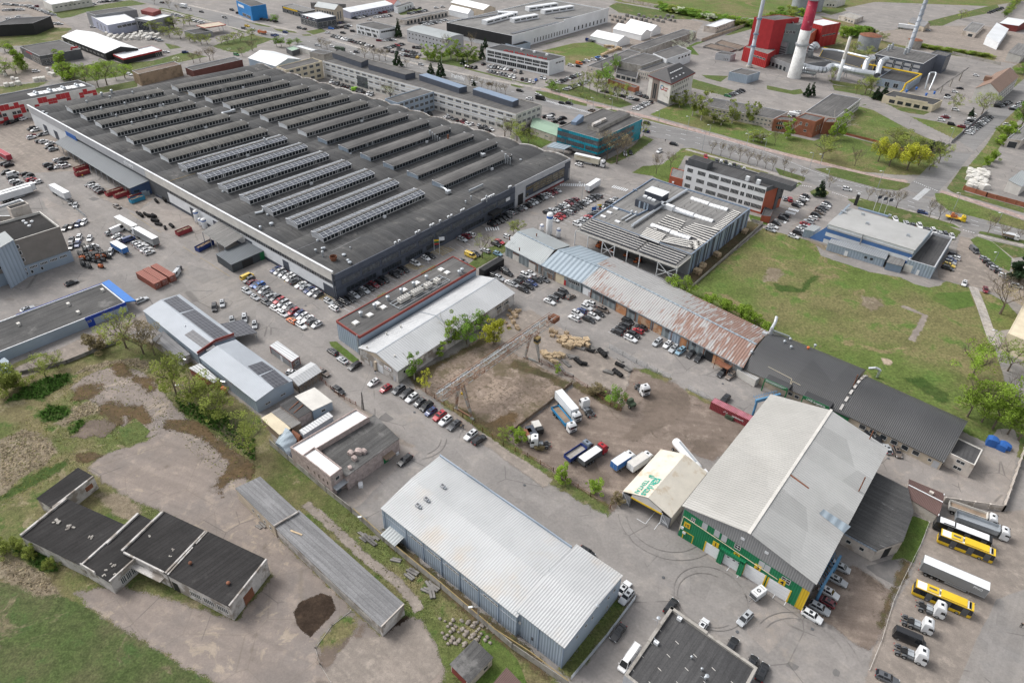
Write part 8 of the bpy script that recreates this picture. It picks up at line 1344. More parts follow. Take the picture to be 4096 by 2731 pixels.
def offroad_truck():
 r=vR('old_truck','green forward control army truck chassis beside the bushy tree','lorry',10,1065,550,345);m=MB('army');m.loft([[(x,-1.0,1.0),(x,1.0,1.0),(x,.95,z),(x,-.95,z)]for x,z in((.3,2.5),(1.3,2.55),(1.45,1.8),(2.6,1.65))]);c=m.bd('cab',r);m=MB('car_glass');m.face((1.36,-.85,1.85),(1.36,.85,1.85),(1.3,.8,2.45),(1.3,-.8,2.45));m.bd('window_glass',c);m=MB('rust');[m.box((-2.8,s*.45,1.0),(3.2,0,0),(0,.15,0),(0,0,.25))for s in(-1,1)];[m.box((-2.7+.9*k,-.5,1.05),(.15,0,0),(0,1,0),(0,0,.2))for k in range(4)];m.bd('chassis',r);whls(r,(1.8,-1.8),2.1,.6)
offroad_truck()
def scrap_cab(lL,x,y,mats):
 r=vR('stripped_truck',lL,'lorry',10,x,y,330);m=MB(mats[0]);m.cbox((-.8,0,1.0),2.8,2.2,1.0);m.bd('body',r);m=MB(mats[1]);m.cbox((1.5,0,.9),1.4,2.0,1.5);c=m.bd('cab',r);m=MB('car_glass');m.box((2.2,-.8,1.6),(.04,0,0),(0,1.6,0),(0,0,.6));m.bd('window_glass',c);whls(r,(1.5,-1.6),2.0,.45)
scrap_cab('stripped white and black truck body by the plot fence',235,795,('off_white','black'));scrap_cab('navy crew truck body behind the white tractor unit',180,840,('navy','navy'));scrap_cab('rusty open truck frame behind the white tractor unit',160,870,('rust','off_white'))
trl('long white lorry nearest the factory lane, cab toward the camera',4,1165,500,3,'off_white',tC=WH,cat='lorry',group='white lorries on the factory lane');trl('long white lorry with grey sides, cab against the other lorry',4,1350,612,183,'trailer_grey',tC=WH,cat='lorry',group='white lorries on the factory lane')
trl('white semi trailer by the mesh fence, orange van at its front',4,555,200,3,'white');trl('shorter lorry trailer with blue sides among parked vans',4,1098,705,3,'blue_side',L=8.5,h=3.3)
for k_,(x_,y_)in enumerate(((170,190),(140,215))):trl('white semi trailer parked against the tall works, %s'%('farther one' if k_==0 else 'nearer one'),4,x_,y_,92,'white',L=13.6)
trl('red covered trailer cut by the left picture edge',0,35,1425,3,M('trailer_red',(.36,.05,.07),.6,.06),'trailer_red',3.6,12);trl('white lorry with cheese advertisement before the teal office',2,690,1468,12,'cheese_side',tC=WH,cat='lorry',txt=('THE BEST CHEESE',.95,'frame_ochre',-1.6,2.7));trl('white trailer beside the small gatehouse on the lot',6,742,138,95,'white',L=10,h=3.8);trl('white lorry parked on the far gravel lot',3,1270,250,12,'white',tC=WH,cat='lorry')
boxl('blue cabbed flat lorry by the nearest white tent',2,720,362,190,8,1.5,'dark_grey','dark_grey',(.02,.05,.25));boxl('green lorry driving on the boulevard',1,770,447,15,8,2.9,'army','army',(.05,.08,.05));boxl('orange tipper lorry driving on the boulevard',1,55,292,190,7.5,2.7,'orange','wood_old',(.5,.1,.03));boxl('white box lorry driving on the boulevard at the top',0,1680,55,190,8,3.4);boxl('white delivery lorry at the showroom office',0,1190,257,10,7,3.2);boxl('white lorry with brown load at the right end of the boulevard',7,2235,590,12,6.5,2.3,'wood_old','white');boxl('white van lorry at the first pumps of the long wing',3,240,1045,20,6,2.6)
r_=vR('recovery_lorry','yellow recovery lorry carrying an orange machine on the boulevard','lorry',7,1725,435,12);cab(r_,4,(.75,.55,.03),2.9,1.9);chs(r_,-4,3);m=MB('yellow');m.box((-4.2,-1.2,1.1),(6.2,0,0),(0,2.4,0),(0,0,.2));m.bd('flat_bed',r_);whls(r_,(2.7,-2.2),2.4,.48);m=MB('orange');m.cbox((-1,0,1.35),2.6,1.7,.9);m.cbox((-1.6,0,2.2),1.1,1.3,.9);m.bd('load',r_)
r_=vR('small_trailer','small white box trailer with dark emblem before gate three','trailer',14,2255,752,255);b_=bxb(r_,-1.8,1.6,2.4,.6,1.9);m=MB('dark_grey');m.lt((0,0,2.41),[(.5,0),(.2,.01)],16,False);m.cbox((-1.2,0,2.4),.1,1.2,.02);m.cbox((1.1,0,2.4),.1,1.2,.02);m.box((1.62,-.9,.8),(.03,0,0),(0,1.8,0),(0,0,1.2));m.bd('emblem',b_);whls(r_,(0,),2.0,.33);m=MB('dark_grey');m.bar((1.6,0,.5),(2.7,0,.45),.1,.1);m.bd('drawbar',r_)
# containers and skips
def cont(lL,n,x,y,hd,L=12.2,mat='container_red',h=2.6,end=None,txt=None,group=None,top=None):
 r=vR('shipping_container',lL,'container',n,x,y,hd,group,pz=h/2);m=MB(mat);hl,hw=L/2,1.22;k=0.;m.pz_([(-hl,-hw),(hl,-hw),(hl,hw),(-hl,hw)],.1,h,False);m.mat(top or mat);m.face((-hl,-hw,h),(hl,-hw,h),(hl,hw,h),(-hl,hw,h));m.mat(mat)
 while k<L-.1:[m.box((-hl+k,s*hw-.03,.25),(.14,0,0),(0,.06,0),(0,0,h-.4))for s in(-1,1)];m.box((-hl+k,-hw+.1,h),(.14,0,0),(0,2*hw-.2,0),(0,0,.03));k+=.42
 for z in(.05,h-.12):[m.box((-hl,s*hw-.06,z),(L,0,0),(0,.12,0),(0,0,.14))for s in(-1,1)]
 b=m.bd('shell',r);m=MB(mat);[m.box((hl,s*.6-.58,.2),(.05,0,0),(0,1.16,0),(0,0,h-.35))for s in(-1,1)];m.mat('galv');[m.tube((hl+.08,y_,.2),(hl+.08,y_,h-.2),.03,n=5)for y_ in(-.8,-.3,.3,.8)];m.mat('white');m.box((hl+.05,-.4,1.7),(.01,0,0),(0,.3,0),(0,0,.3));m.bd('door',r)
 if txt:words('lettering',txt,.75,'white_clean',b,(2.0,-1.28,1.25),(1,0,0),UP);m=MB('white_clean');[m.box((-2.5+.28*q,-1.29,1.3+.25*(q%3)),(.2,0,0),(0,.02,0),(0,0,.2))for q in range(5)];m.bd('emblem',b)
 return r
M('pink_roof',(.46,.2,.25),.6,.12,dT=(.3,.2,.15),dA=.25)
cont('faded red container with white lettering along the truck yard',10,2030,660,1,13.5,'container_red',2.7,txt='parduotuvė',top='pink_roof')
for k_,(x_,y_)in enumerate(((1368,1002),(1430,972),(1502,940))):cont('rust red shipping container, %s of three side by side'%('left one','middle one','right one')[k_],4,x_,y_,3,12.2,'container_rust',2.6,group='rust red containers side by side')
cont('black slatted container beside the red banded hall',5,2165,885,92,12,'black',3.0);cont('white box body with grey roof beside the workshop gate',10,2165,320,350,7,'off_white',2.6,top='mid_grey')
def skip(lL,n,x,y,hd,mat,L=6.5,fill='wood_old'):
 r=vR('waste_skip',lL,'skip',n,x,y,hd,'open waste skips',pz=.9);m=MB(mat);hl,hw,h=L/2,1.2,1.9;m.pz_([(-hl,-hw),(hl,-hw),(hl,hw),(-hl,hw)],.15,h,False,True);m.pz_([(-hl+.1,-hw+.1),(hl-.1,-hw+.1),(hl-.1,hw-.1),(-hl+.1,hw-.1)],h-.5,h,False);k=.0
 while k<L:[m.box((-hl+k,s*hw-.05,.15),(.12,0,0),(0,.1,0),(0,0,h-.15))for s in(-1,1)];k+=.7
 b=m.bd('bin',r);m=MB(fill);rnd=random.Random(int(x));m.face((-hl+.1,-hw+.1,h-.45),(hl-.1,-hw+.1,h-.45),(hl-.1,hw-.1,h-.45),(-hl+.1,hw-.1,h-.45));[m.cbox((rnd.uniform(-hl+.6,hl-.6),rnd.uniform(-.7,.7),h-.45),rnd.uniform(.3,1.2),rnd.uniform(.2,.6),rnd.uniform(.1,.4),rnd.uniform(0,3))for _ in range(14)];m.bd('waste',r)
M('skip_red',(.3,.05,.06),.6,.12);M('skip_blue',(.05,.27,.43),.6,.12)
for lb,n,x,y,hd,mt in(('red skip nearest the blue shed end',4,1115,218,92,'skip_red'),('long red skip with timber behind the nearest one',4,1050,195,92,'skip_red'),('light blue skip beside the portable toilets',4,1258,262,92,'skip_blue'),('red skip lying behind the blue one',4,1245,228,92,'skip_red'),('red skip at the far end of the blue lean-to',4,755,20,92,'skip_red'),('small red skip end beside the sawn pallets',0,745,1545,92,'skip_red'),('dark blue long skip under the loading canopy',4,1880,690,100,'royal_side'),('small red skip beside the steel frames',4,1688,555,92,'skip_red')):skip(lb,n,x,y,hd,mt,7.5 if 'long' in lb else 6.2)
# trees, bushes and single plants
NPR=np.random.default_rng(11)
def leaf_mesh(name,blobs,n,size,flat=.5):
 w_=ar([b[3]**2 for b in blobs]);k=NPR.choice(len(blobs),n,p=w_/w_.sum());B=ar(blobs)[k];d=NPR.normal(size=(n,3));d/=norm(d,axis=1)[:,None]
 P=B[:,:3]+d*(B[:,3]*NPR.uniform(.35,1,n)**.55)[:,None]*ar([1,1,B[0,4]]);a=NPR.normal(size=(n,3));a[:,2]*=flat;a/=norm(a,axis=1)[:,None];b=np.cross(a,NPR.normal(size=(n,3)));b/=norm(b,axis=1)[:,None];s=(size*NPR.uniform(.6,1.4,n))[:,None]
 V=np.concatenate([P-a*s-b*s*.6,P+a*s-b*s*.6,P+a*s+b*s*.6,P-a*s+b*s*.6],1).reshape(-1,3);me=bpy.data.meshes.new(name);me.from_pydata(V.tolist(),[],np.arange(4*n).reshape(n,4).tolist());me.materials.append(MAT['leaf'])
 tone=np.clip(.5*NPR.random(n)+.5*NPR.random(len(blobs))[k],0,1);me.attributes.new('tone','FLOAT','FACE').data.foreach_set('value',tone.astype(np.float32));return me
def branch(m,p,d,L,r,lv,rnd,up=.25):
 p=ar(p,float);d=ar(d,float)/norm(d);q=p+d*L*.5;e=d+ar([rnd.gauss(0,.18),rnd.gauss(0,.18),up*.5]);e/=norm(e);z=q+e*L*.5;m.tube(p,q,r,r*.8,5,False);m.tube(q,z,r*.8,r*.55,5,False)
 if lv>0:
  for k in range(rnd.choice((3,4))if lv<3 else 4):
   f=rnd.uniform(.45,1);o=q+(z-q)*(f*2-1)if f>.5 else p+(q-p)*f*2;g=e+ar([rnd.gauss(0,.75),rnd.gauss(0,.75),rnd.gauss(.15,.3)+up]);branch(m,o,g,L*rnd.uniform(.5,.75),r*.5,lv-1,rnd,up)
def trunk_mesh(kD,seed):
 rnd=random.Random(seed);m=MB('bark' if kD!='birch' else 'bark_pale');n={'bare':4,'thin':3,'round':3,'birch':2,'poplar':2,'bush':2,'willow':3}.get(kD,0)
 if kD=='conifer':m.tube((0,0,0),(0,0,9.5),.22,.04,6)
 elif kD=='bush':[branch(m,(rnd.uniform(-.6,.6),rnd.uniform(-.6,.6),0),(rnd.gauss(0,.5),rnd.gauss(0,.5),1),3.6,.06,2,rnd)for _ in range(7)]
 else:m.tube((0,0,0),(0,0,2.6),.22,.15,7);[branch(m,(0,0,2.2+.4*k),(cos(k*2.4)*(.75 if kD!='poplar' else.25),sin(k*2.4)*(.75 if kD!='poplar' else.25),1),3.9,.1,n,rnd)for k in range(4)]
 return m.mesh('trunk')
TREES={}
def proto(kD,v):
 rnd=random.Random(v*7+len(kD));bl=[]
 if kD=='round':bl=[(rnd.gauss(0,1.45),rnd.gauss(0,1.45),rnd.uniform(3.4,8.9),rnd.uniform(.5,1.35),.85)for _ in range(34)];n,s=2600,.13
 elif kD=='thin':bl=[(rnd.gauss(0,1.6),rnd.gauss(0,1.6),rnd.uniform(3.4,9.2),rnd.uniform(.4,1.2),.9)for _ in range(36)];n,s=1900,.105
 elif kD=='willow':bl=[(2.6*cos(k*.7)*(k%3)/2,2.6*sin(k*.7)*(k%3)/2,8.2-1.1*(k%4)-.6*(k%3),1.25,1.5)for k in range(18)];n,s=3000,.135
 elif kD=='birch':bl=[(rnd.gauss(0,.8),rnd.gauss(0,.8),2.6+k*.55,rnd.uniform(.7,1.2)*(1.1-.05*k),1.0)for k in range(13)];n,s=2300,.12
 elif kD=='poplar':bl=[(rnd.gauss(0,.7),rnd.gauss(0,.7),1.8+k*.62,1.25-.05*k,1.1)for k in range(13)];n,s=2600,.14
 elif kD=='bush':bl=[(rnd.gauss(0,1.9),rnd.gauss(0,1.9),rnd.uniform(1.4,8.6),rnd.uniform(.7,1.9),.9)for _ in range(30)];n,s=2600,.22
 elif kD=='bare':bl=[(rnd.gauss(0,1.6),rnd.gauss(0,1.6),rnd.uniform(5,9),1.1,.9)for _ in range(12)];n,s=700,.08
 else:bl=[(rnd.gauss(0,.25)+1.9*(1-k/14)*cos(k*2.4+j*2.1),rnd.gauss(0,.25)+1.9*(1-k/14)*sin(k*2.4+j*2.1),1+k*.64,1.15*(1-k/17),.55)for k in range(14)for j in range(3)];n,s=2600,.2
 return leaf_mesh('crown',bl,n,s),trunk_mesh(kD,v+3)
TW={'round':6.4,'thin':6.4,'willow':7.0,'birch':4.0,'poplar':4.0,'bush':8.5,'bare':6.6,'conifer':5.6}
GRN={'g':(.125,.21,.036),'y':(.3,.31,.04),'l':(.18,.26,.04),'b':(.19,.16,.09),'d':(.028,.05,.025),'o':(.2,.235,.06),'w':(.42,.44,.36)}
def T(lL,kD,col,n,spec,group=None):
 """foot x, foot y, top y, crown width: read in tile units"""
 for e in spec.split():
  bx,by,ty,cw=map(float,e.split(','));p=t(n,bx,by);h_=max(hgt(n,bx,by,ty),1.2);w_=cw*mpp(n,bx,by);v=int(bx+by)%3
  if(kD,v)not in TREES:TREES[kD,v]=proto(kD,v)
  cr,tr=TREES[kD,v];r=new('bush' if kD=='bush' else 'conifer' if kD=='conifer' else 'tree',None);r.location=(*p,0);r.rotation_euler=(0,0,bx%6.28);k=w_/TW[kD];r.scale=(k,k,h_/10)
  tag(r,lL,'bush' if kD=='bush' else 'tree',group or('trees and bushes of the estate' if ' ' in spec else None));f=.85+.3*((bx*7+by*3)%10)/10
  for nm,me in(('trunk',tr),('crown',cr)):o=new(nm,me);o.parent=r;o.color=tuple(q*f for q in GRN[col])+(1,)
T('olive green tree nearest the slate lean-to of the solar workshop','round','o',8,'1620,480,105,250');T('broad olive tree beside the street lamp on the waste ground','round','o',8,'1850,590,295,290');T('olive tree behind the solar workshop by the green trailer','round','o',8,'2010,690,430,270');T('thin olive tree at the concrete fence by the small sheds','thin','o',8,'2290,1030,700,320')
T('pale thin tree among the nettles on the waste ground','thin','o',8,'425,330,140,200 530,240,100,140');T('broad leafy bush at the left edge of the waste ground','bush','o',8,'60,470,240,260 150,420,300,180');T('brownish tree before the blue trimmed hall corner','thin','o',4,'1160,1625,1270,270');T('brown budding tree between the blue trimmed hall and solar workshop','thin','b',4,'1320,1680,1400,260 1420,1690,1480,180');T('tan bush by the low wall behind the blue trimmed hall','bush','b',4,'900,1640,1500,200')
T('slim green birch at the near corner of the white gabled shed','birch','g',9,'1455,345,55,135');T('small yellowish tree inside the near corner of the plot','thin','y',9,'1562,455,245,115');T('slim birch beside the windowed wall of the gabled shed','birch','l',5,'1790,1600,1310,150 1690,1690,1560,120');T('leafy green tree along the windowed wall of the gabled shed','round','g',5,'1935,1590,1330,190 2058,1470,1270,130');T('yellow flowering bush at the end of the gabled shed','bush','y',5,'2185,1585,1375,200')
T('bare roadside tree on the grass island by the yellow van','bare','o',5,'2078,800,575,165');T('pale tree beside the white tanks','thin','o',6,'60,580,445,120 15,570,470,90');T('bright green bushy tree between the two truck rows','round','g',10,'940,605,408,155');T('green bush against the plot fence in the truck yard','bush','l',10,'78,925,795,130');T('round green bush on the yard fence strip','bush','l',10,'447,1285,1155,140 762,1385,1260,125');T('little green sapling among the white frames','birch','l',10,'415,290,200,60');T('reddish scrub on the strip between plot and truck yard','bush','b',10,'750,470,405,150 850,480,430,90 960,1480,1390,110 250,1000,960,90')
T('bright green trees behind the open storage canopy','round','l',6,'1460,1110,955,170 1580,1150,975,170');T('green bush along the back of the rusty workshop roof','bush','l',6,'1800,1240,1130,150 1940,1300,1180,150 2110,1370,1230,170 2310,1500,1390,150 2220,1420,1300,130');T('yellow green tree on the plot edge nettles','thin','l',9,'2290,870,790,120')
T('dark small conifer on the grass island by the boulevard','conifer','d',7,'468,235,78,115');T('bare street tree on the sports hall verge','bare','b',7,'560,155,45,95 915,268,150,80 1005,295,175,90 1090,308,185,80 1175,345,160,115 1478,430,260,90 1565,452,305,90 1675,480,345,80 2015,578,405,110 2140,622,490,90 2290,640,530,70 215,55,-20,60 315,75,-15,70','bare street trees on the sports hall verge');T('big dark conifer at the right edge by the parked cars','conifer','d',7,'2310,1010,690,290');T('wide bare tree on the corner lawn with many stems','bare','b',7,'2130,1315,990,360')
T('airy spring tree near the yellow wall','thin','l',11,'1865,330,10,300 2200,270,10,260');T('dense green tree of the group at the field corner','round','l',11,'1830,690,330,270 2060,800,340,310 2300,900,390,290 1960,740,450,240 2200,850,560,240')
T('green tree on the tree lawn beside the energy office','round','g',2,'950,665,500,95 862,795,585,140 790,760,640,100 365,832,730,100');T('brownish birch on the tree lawn by the car bays','thin','o',2,'650,830,650,80 712,835,650,80 780,880,680,90 850,900,720,80 905,930,750,90 965,930,760,80 1035,930,760,80 560,830,740,80 630,890,850,50 690,940,870,50','birches on the tree lawn');T('birch on the lawn before the long cream wing','birch','o',2,'1430,965,840,80 1490,960,850,80 1590,970,820,90 1655,1065,850,100 1735,1105,820,150 1535,990,880,60 2018,1135,900,110 2145,1130,930,80 2210,1140,915,100 1850,1130,1000,120 1920,1150,1040,110 2290,1310,1190,100 2215,1300,1180,100','birches before the long cream wing')
T('bare street tree on the near verge of the boulevard','bare','b',2,'1832,1412,1290,75 1915,1430,1300,70 1998,1455,1330,75 2088,1480,1340,90 2165,1500,1370,90 2248,1525,1400,80 2325,1550,1420,80 1322,1600,1410,100 1455,1535,1395,100','bare trees on the near verge');T('wide bare tree before the teal office side','bare','b',2,'960,1505,1170,260 870,1470,1210,200 1040,1440,1230,160');T('bushy tree beside the green link roof','thin','o',2,'45,1310,1100,170 150,1330,1180,120 1205,1250,1110,60');T('flowering pale tree by the stained concrete shed','thin','w',2,'1560,460,380,120 1630,430,280,70')
T('spring green poplar beside the arched office hall','birch','l',1,'1572,558,398,95 1640,560,400,90 1690,560,410,90 1790,548,340,120 1850,560,380,110 1940,560,400,120 2010,560,450,90','poplars beside the arched office hall');T('tall bare tree in front of the arched office hall','bare','b',1,'1745,500,310,80 1980,430,300,80');T('dark conifer near the office range and boulevard','conifer','d',1,'1308,345,158,75 1300,615,462,100 1606,685,578,80 1696,715,540,95 2072,545,395,70 2105,450,340,60 1900,595,520,50 2000,790,735,45 1140,100,80,20','dark conifers along the boulevard');T('bare tree on the verge behind the office range','bare','b',1,'1000,540,425,110 1080,550,430,70 1135,560,440,80 1190,560,440,80 600,440,340,80 655,460,370,80 1385,620,540,60 1960,780,690,50 2020,790,690,60 2072,810,730,45 2130,830,740,50 2165,830,745,45 2208,845,755,45 2250,860,765,45 2290,870,770,45 1820,720,670,40','bare verge trees');T('light green young tree on the crossroads verge','round','g',1,'235,435,335,75 312,430,355,65 385,410,350,60 175,210,130,75 190,430,340,60');T('tall bare tree in the office range courtyard','bare','o',1,'1235,905,755,170 2285,1255,1080,170 2340,1240,1130,110')
T('tall green poplar by the grey roofed showroom','poplar','l',0,'205,645,395,150 605,720,455,150 645,740,560,120');T('spring green tree in the clump behind the factory','thin','l',0,'700,765,570,170 790,770,580,150 905,805,600,140 985,785,545,190 1070,740,640,80 1150,725,590,120 1200,650,590,70 50,480,375,110 60,690,530,190 150,680,560,130','trees behind the far factory end');T('brownish tree in the row behind the fuel station','thin','o',0,'1430,310,190,110 1500,330,240,90 1545,270,160,100 1600,260,150,110 1660,360,260,110 1560,350,240,100 1745,385,310,80 1790,390,320,70 1850,410,310,90 1905,410,310,90 2035,405,330,80 2090,400,320,80 2150,385,300,80 2210,380,290,80 2310,360,260,90 1690,240,160,80 1745,235,130,80 1480,260,170,90','trees behind the fuel station');T('white blossoming round tree at the top left','thin','w',0,'640,88,12,85 1625,580,520,50 2108,470,440,30');T('bare tree between the fuel station and brick hall','bare','b',0,'1930,560,430,110 1780,580,470,90 1840,575,460,80 2225,520,430,80 2320,470,370,100 1960,550,440,70 1555,80,0,60 1420,40,-30,50 1635,100,40,50 2240,140,60,70','bare trees by the fuel station')
T('yellow willow in the willow group on the south lawn','willow','y',3,'1010,1485,1255,180 1110,1525,1315,210 1275,1560,1310,260 1380,1520,1330,190');T('dark leafy tree behind the yellow willows','round','o',3,'1200,1350,1195,240 1390,1400,1260,150');T('broad brown green tree before the brick office','thin','o',3,'495,1455,1245,215');T('young green tree in front of the brick office','birch','l',3,'170,1270,1075,115 615,1275,1010,140 685,1210,1010,90');T('small bare tree on the south lawn','bare','b',3,'795,1525,1355,105 60,1330,1180,70 40,1568,1440,70 140,1600,1440,80');T('tree on the street corner beside the willows','thin','o',3,'1565,1500,1310,160 1480,1560,1440,110');T('dark round bush on the south lawn','bush','d',3,'1410,1328,1288,45 1500,1385,1295,120 1570,1380,1310,100')
T('dark conifer of the power station grounds','conifer','d',3,'350,888,760,70 395,885,750,70 985,915,790,85 1050,915,775,105 1860,1068,985,55 955,345,265,75','dark conifers of the power station');T('spring tree between the power station roads','thin','o',3,'578,762,605,65 890,865,690,140 935,870,710,100 1688,1025,855,95 1960,1055,850,160 805,870,730,50 1050,380,300,90 785,490,380,85 915,520,420,100 1770,178,85,75','trees of the power station yard');T('broad green tree at the right street edge','round','g',3,'2310,1190,920,220 2340,690,580,140');T('bush along the right street edge','bush','l',3,'2170,1280,1150,140 2130,1330,1240,100 2220,1220,1120,120 2050,1480,1380,100 2010,1520,1440,90')
for k in range(34):x=1360+k*26;T('bushy green tree of the hedge strip beyond the gravel yard','bush','lgwgo'[k%5]if k%5!=2 or k%2 else 'g',2,'%d,%d,%d,%d'%(x,70+k*5+(k*37)%30,15+k*5+(k*53)%40,90+(k*29)%50),'hedge strip beyond the gravel yard')
for k in range(16):T('green scrub between the power station and the tanks','bush','lgo'[k%3],3,'%d,%d,%d,%d'%(20+(k*97)%300 if k<6 else 680+(k*67)%250,190-k*12 if k<6 else 300+(k*31)%60,110-k*12 if k<6 else 225+(k*31)%50,100),'scrub at the power station')
for k in range(12):T('hedge tree along the track at the far right','round','go'[k%2],3,'%d,%d,%d,60'%(2170+k*12,160-k*13,95-k*14),'hedge along the far right track');T('low green bush along the back of the scrap lot','bush','lo'[k%2],3,'%d,%d,%d,90'%(1420+k*55,440+k*8,405+k*8),'bushes behind the scrap lot')
T('wild bush at the derelict wing wall','bush','o',12,'190,340,240,130 60,360,250,150 300,400,300,120 470,520,430,110');T('sapling growing on the derelict annex roof','birch','l',8,'640,1325,1255,80')
# rough low growth of the waste ground: nobody could count the tufts
def tufts(name,lL,polys,dens,col,size,ht):
 V,F_,TN=[],[],[]
 for n,c in polys:
  p=ar(ts(n,*c));lo,hi=p.min(0),p.max(0);k=int((hi-lo).prod()*dens);q=NPR.uniform(lo,hi,(k,2));q=q[sdist(q,p)>.3]
  for x,y in q:
   s=size*NPR.uniform(.5,1.5);a=NPR.uniform(0,6.28);b0=len(V);dx,dy=cos(a)*s,sin(a)*s;h_=ht*NPR.uniform(.4,1.3);lx,ly=NPR.normal(0,.25,2)*h_;V+=[(x-dx,y-dy,.02),(x+dx,y+dy,.02),(x+dx*.5+lx,y+dy*.5+ly,h_),(x-dx*.5+lx,y-dy*.5+ly,h_)];F_.append((b0,b0+1,b0+2,b0+3));TN.append(NPR.random())
 me=bpy.data.meshes.new(name);me.from_pydata(V,[],F_);me.materials.append(MAT['leaf']);me.attributes.new('tone','FLOAT','FACE').data.foreach_set('value',ar(TN,np.float32));o=new(name,me);o.color=(*col,1);tag(o,lL,'undergrowth',kD='stuff')
tufts('nettles','low green nettles and weeds on the waste ground',[(8,(40,560,200,430,420,330,640,290,650,380,540,430,400,530,150,540)),(8,(340,690,450,580,620,590,650,660,560,720,420,740)),(8,(620,800,740,720,800,740,720,830,650,850)),(12,(80,330,250,300,480,420,560,540,400,560)),(8,(1480,260,1600,500,2100,680,2351,900,2351,1120,2000,850,1650,640))],5,(.05,.1,.022),.32,.7)
tufts('dry_grass','flattened dry reeds and grass on the waste ground',[(8,(0,930,220,800,470,900,520,1020,420,1130,200,1240,0,1380)),(8,(680,300,780,230,1000,180,1250,150,1400,200,1340,260,1050,200)),(8,(690,600,830,540,960,640,760,690,560,790)),(12,(0,400,180,440,420,560,560,760,340,760,0,600))],5,(.3,.26,.19),.3,.3)
tufts('rough_grass','rough green and straw coloured grass tufts',[(8,(0,900,700,250,1400,150,1700,600,2351,1100,2351,1568,1500,800,1000,1000,0,1568)),(13,(450,-50,860,0,2200,1100,1600,1000,1350,850)),(10,(0,960,400,1150,720,1420,640,1440,0,1030)),(9,(1750,570,2330,900,2300,970,1750,600)),(10,(550,380,1010,600,980,640,560,410))],1.6,(.16,.165,.06),.2,.22)
# gantry crane, fences, lamps, people and yard goods
def gantry():
 A0,B0=v3(t(9,1690,520,9)),v3(t(6,385,1340,11));a,c=A0+UP*8.6,B0+UP*9.6;d=(c-a)/norm(c-a);n=ar([-d[1],d[0],0]);L=norm(c-a)
 r=tg('gantry_crane','rusty grey lattice gantry crane spanning the empty plot and pallet yard','crane',A0);m=MB('crane_grey');cs=[(s*n*1.1+UP*z)for s in(-1,1)for z in(0,2.2)];N=int(L/2.1)
 for q in cs:m.bar(a+q,c+q,.18,.18)
 for i in range(N):
  p,q=a+d*L*i/N,a+d*L*(i+1)/N;f=i%2
  for s in(0,2):m.bar(p+cs[s+f],q+cs[s+1-f],.09,.09);m.bar(p+cs[s],p+cs[s+1],.08,.08)
  m.bar(p+cs[1],p+cs[3],.12,.12);m.bar(p+cs[f*2+1],q+cs[3-f*2],.1,.1);m.bar(p+cs[0],p+cs[2],.12,.12)
 m.mat('rust');[m.bar(a+s*n*1.7+UP*z,c+s*n*1.7+UP*z,.08,.08)for s in(-1,1)for z in(1.3,2.3)];m.mat('galv');m.bar(a+n*1.5+UP*1.2,c+n*1.5+UP*1.2,.7,.06);m.bd('lattice_bridge',r)
 for lg in(((9,1840,622),(9,1985,712),.16),((10,120,150),(10,255,205),.8)):
  for q in lg[:2]:
   g=v3(t(*q));tp=a+d*L*lg[2]+(n if(g-(a+d*L*lg[2]))@n>0 else-n)*1.0;m=MB('crane_grey');o=[d*.55+n*.3,-d*.55+n*.3,-d*.55-n*.3,d*.55-n*.3]
   for k in range(4):m.bar(g+o[k]*.35,tp+o[k],.13,.13)
   for k in range(8):
    for j in range(4):x,y=k/8,(k+1)/8;m.bar(lp(g+o[j]*.35,tp+o[j],x),lp(g+o[(j+1)%4]*.35,tp+o[(j+1)%4],y),.08,.08)
   m.cbox(g,1.2,.6,.5,AA);m.bd('leg',r)
  m=MB('crane_grey');m.bar(v3(t(*lg[0]),.5),v3(t(*lg[1]),.5),.35,.4);m.bd('sill_beam',r)
 p=a+d*L*.8-n*1.6;m=MB('frame_ochre');m.cbox(p-UP*2.4,1.6,1.6,2.2,AA);m.mat('glass');m.cbox(p-UP*1.8,1.66,1.66,1.0,AA);m.bd('operator_cabin',r);p=a+d*L*.17;m=MB('yellow');m.tube(p,p-UP*3.2,.05,n=5);m.lt(p-UP*4,[(.1,0),(.35,.3),(.3,.8)],10);m.bd('hook_block',r);m=MB('rust');m.cbox(c-UP*.2,3,2.6,1.6,BA);m.bd('winch_house',r)
M('crane_grey',(.3,.31,.3),.7,.2,dT=(.24,.13,.08),dA=.5);gantry()
def fnc(name,lL,line,h,mat,sp=3.,post=.14,solid=0.,cap=None,rails=()):
 L=[v3(q)for q in line];r=tg(name,lL,'wall' if solid>.9 else 'fence',L[0]);P,W=MB(cap or mat),MB(mat)
 for a,c in zip(L,L[1:]):
  d=c-a;ln=norm(d);k=max(int(ln/sp),1)
  for i in range(k+1):q=a+d*i/k;P.bar(q,q+UP*(h+.05),post,post)
  if solid:W.bar(a+UP*h*solid/2,c+UP*h*solid/2,.12 if solid>.9 else.03,h*solid)
  for z in rails:W.bar(a+UP*z,c+UP*z,.06,.06)
 W.v and W.bd('panels' if solid else 'rails',r);P.bd('posts',r)
fnc('concrete_fence','long concrete panel fence with yellow gas pipe along the white metal hall',ts(9,135,950,300,1090,650,1385,880,1568)+ts(13,1180,272,1700,700,2351,1252)+ts(14,510,1600),2.1,'concrete',3.2,.2,1)
m=MB('frame_ochre');L_=[v3(q,2.3)for q in ts(13,900,20,1180,272,1700,700,2200,1130)+ts(14,160,1330,510,1600)];m.path(L_,.1,6);tag(m.bd('gas_pipe'),'yellow gas pipe running on top of the concrete fence','pipe')
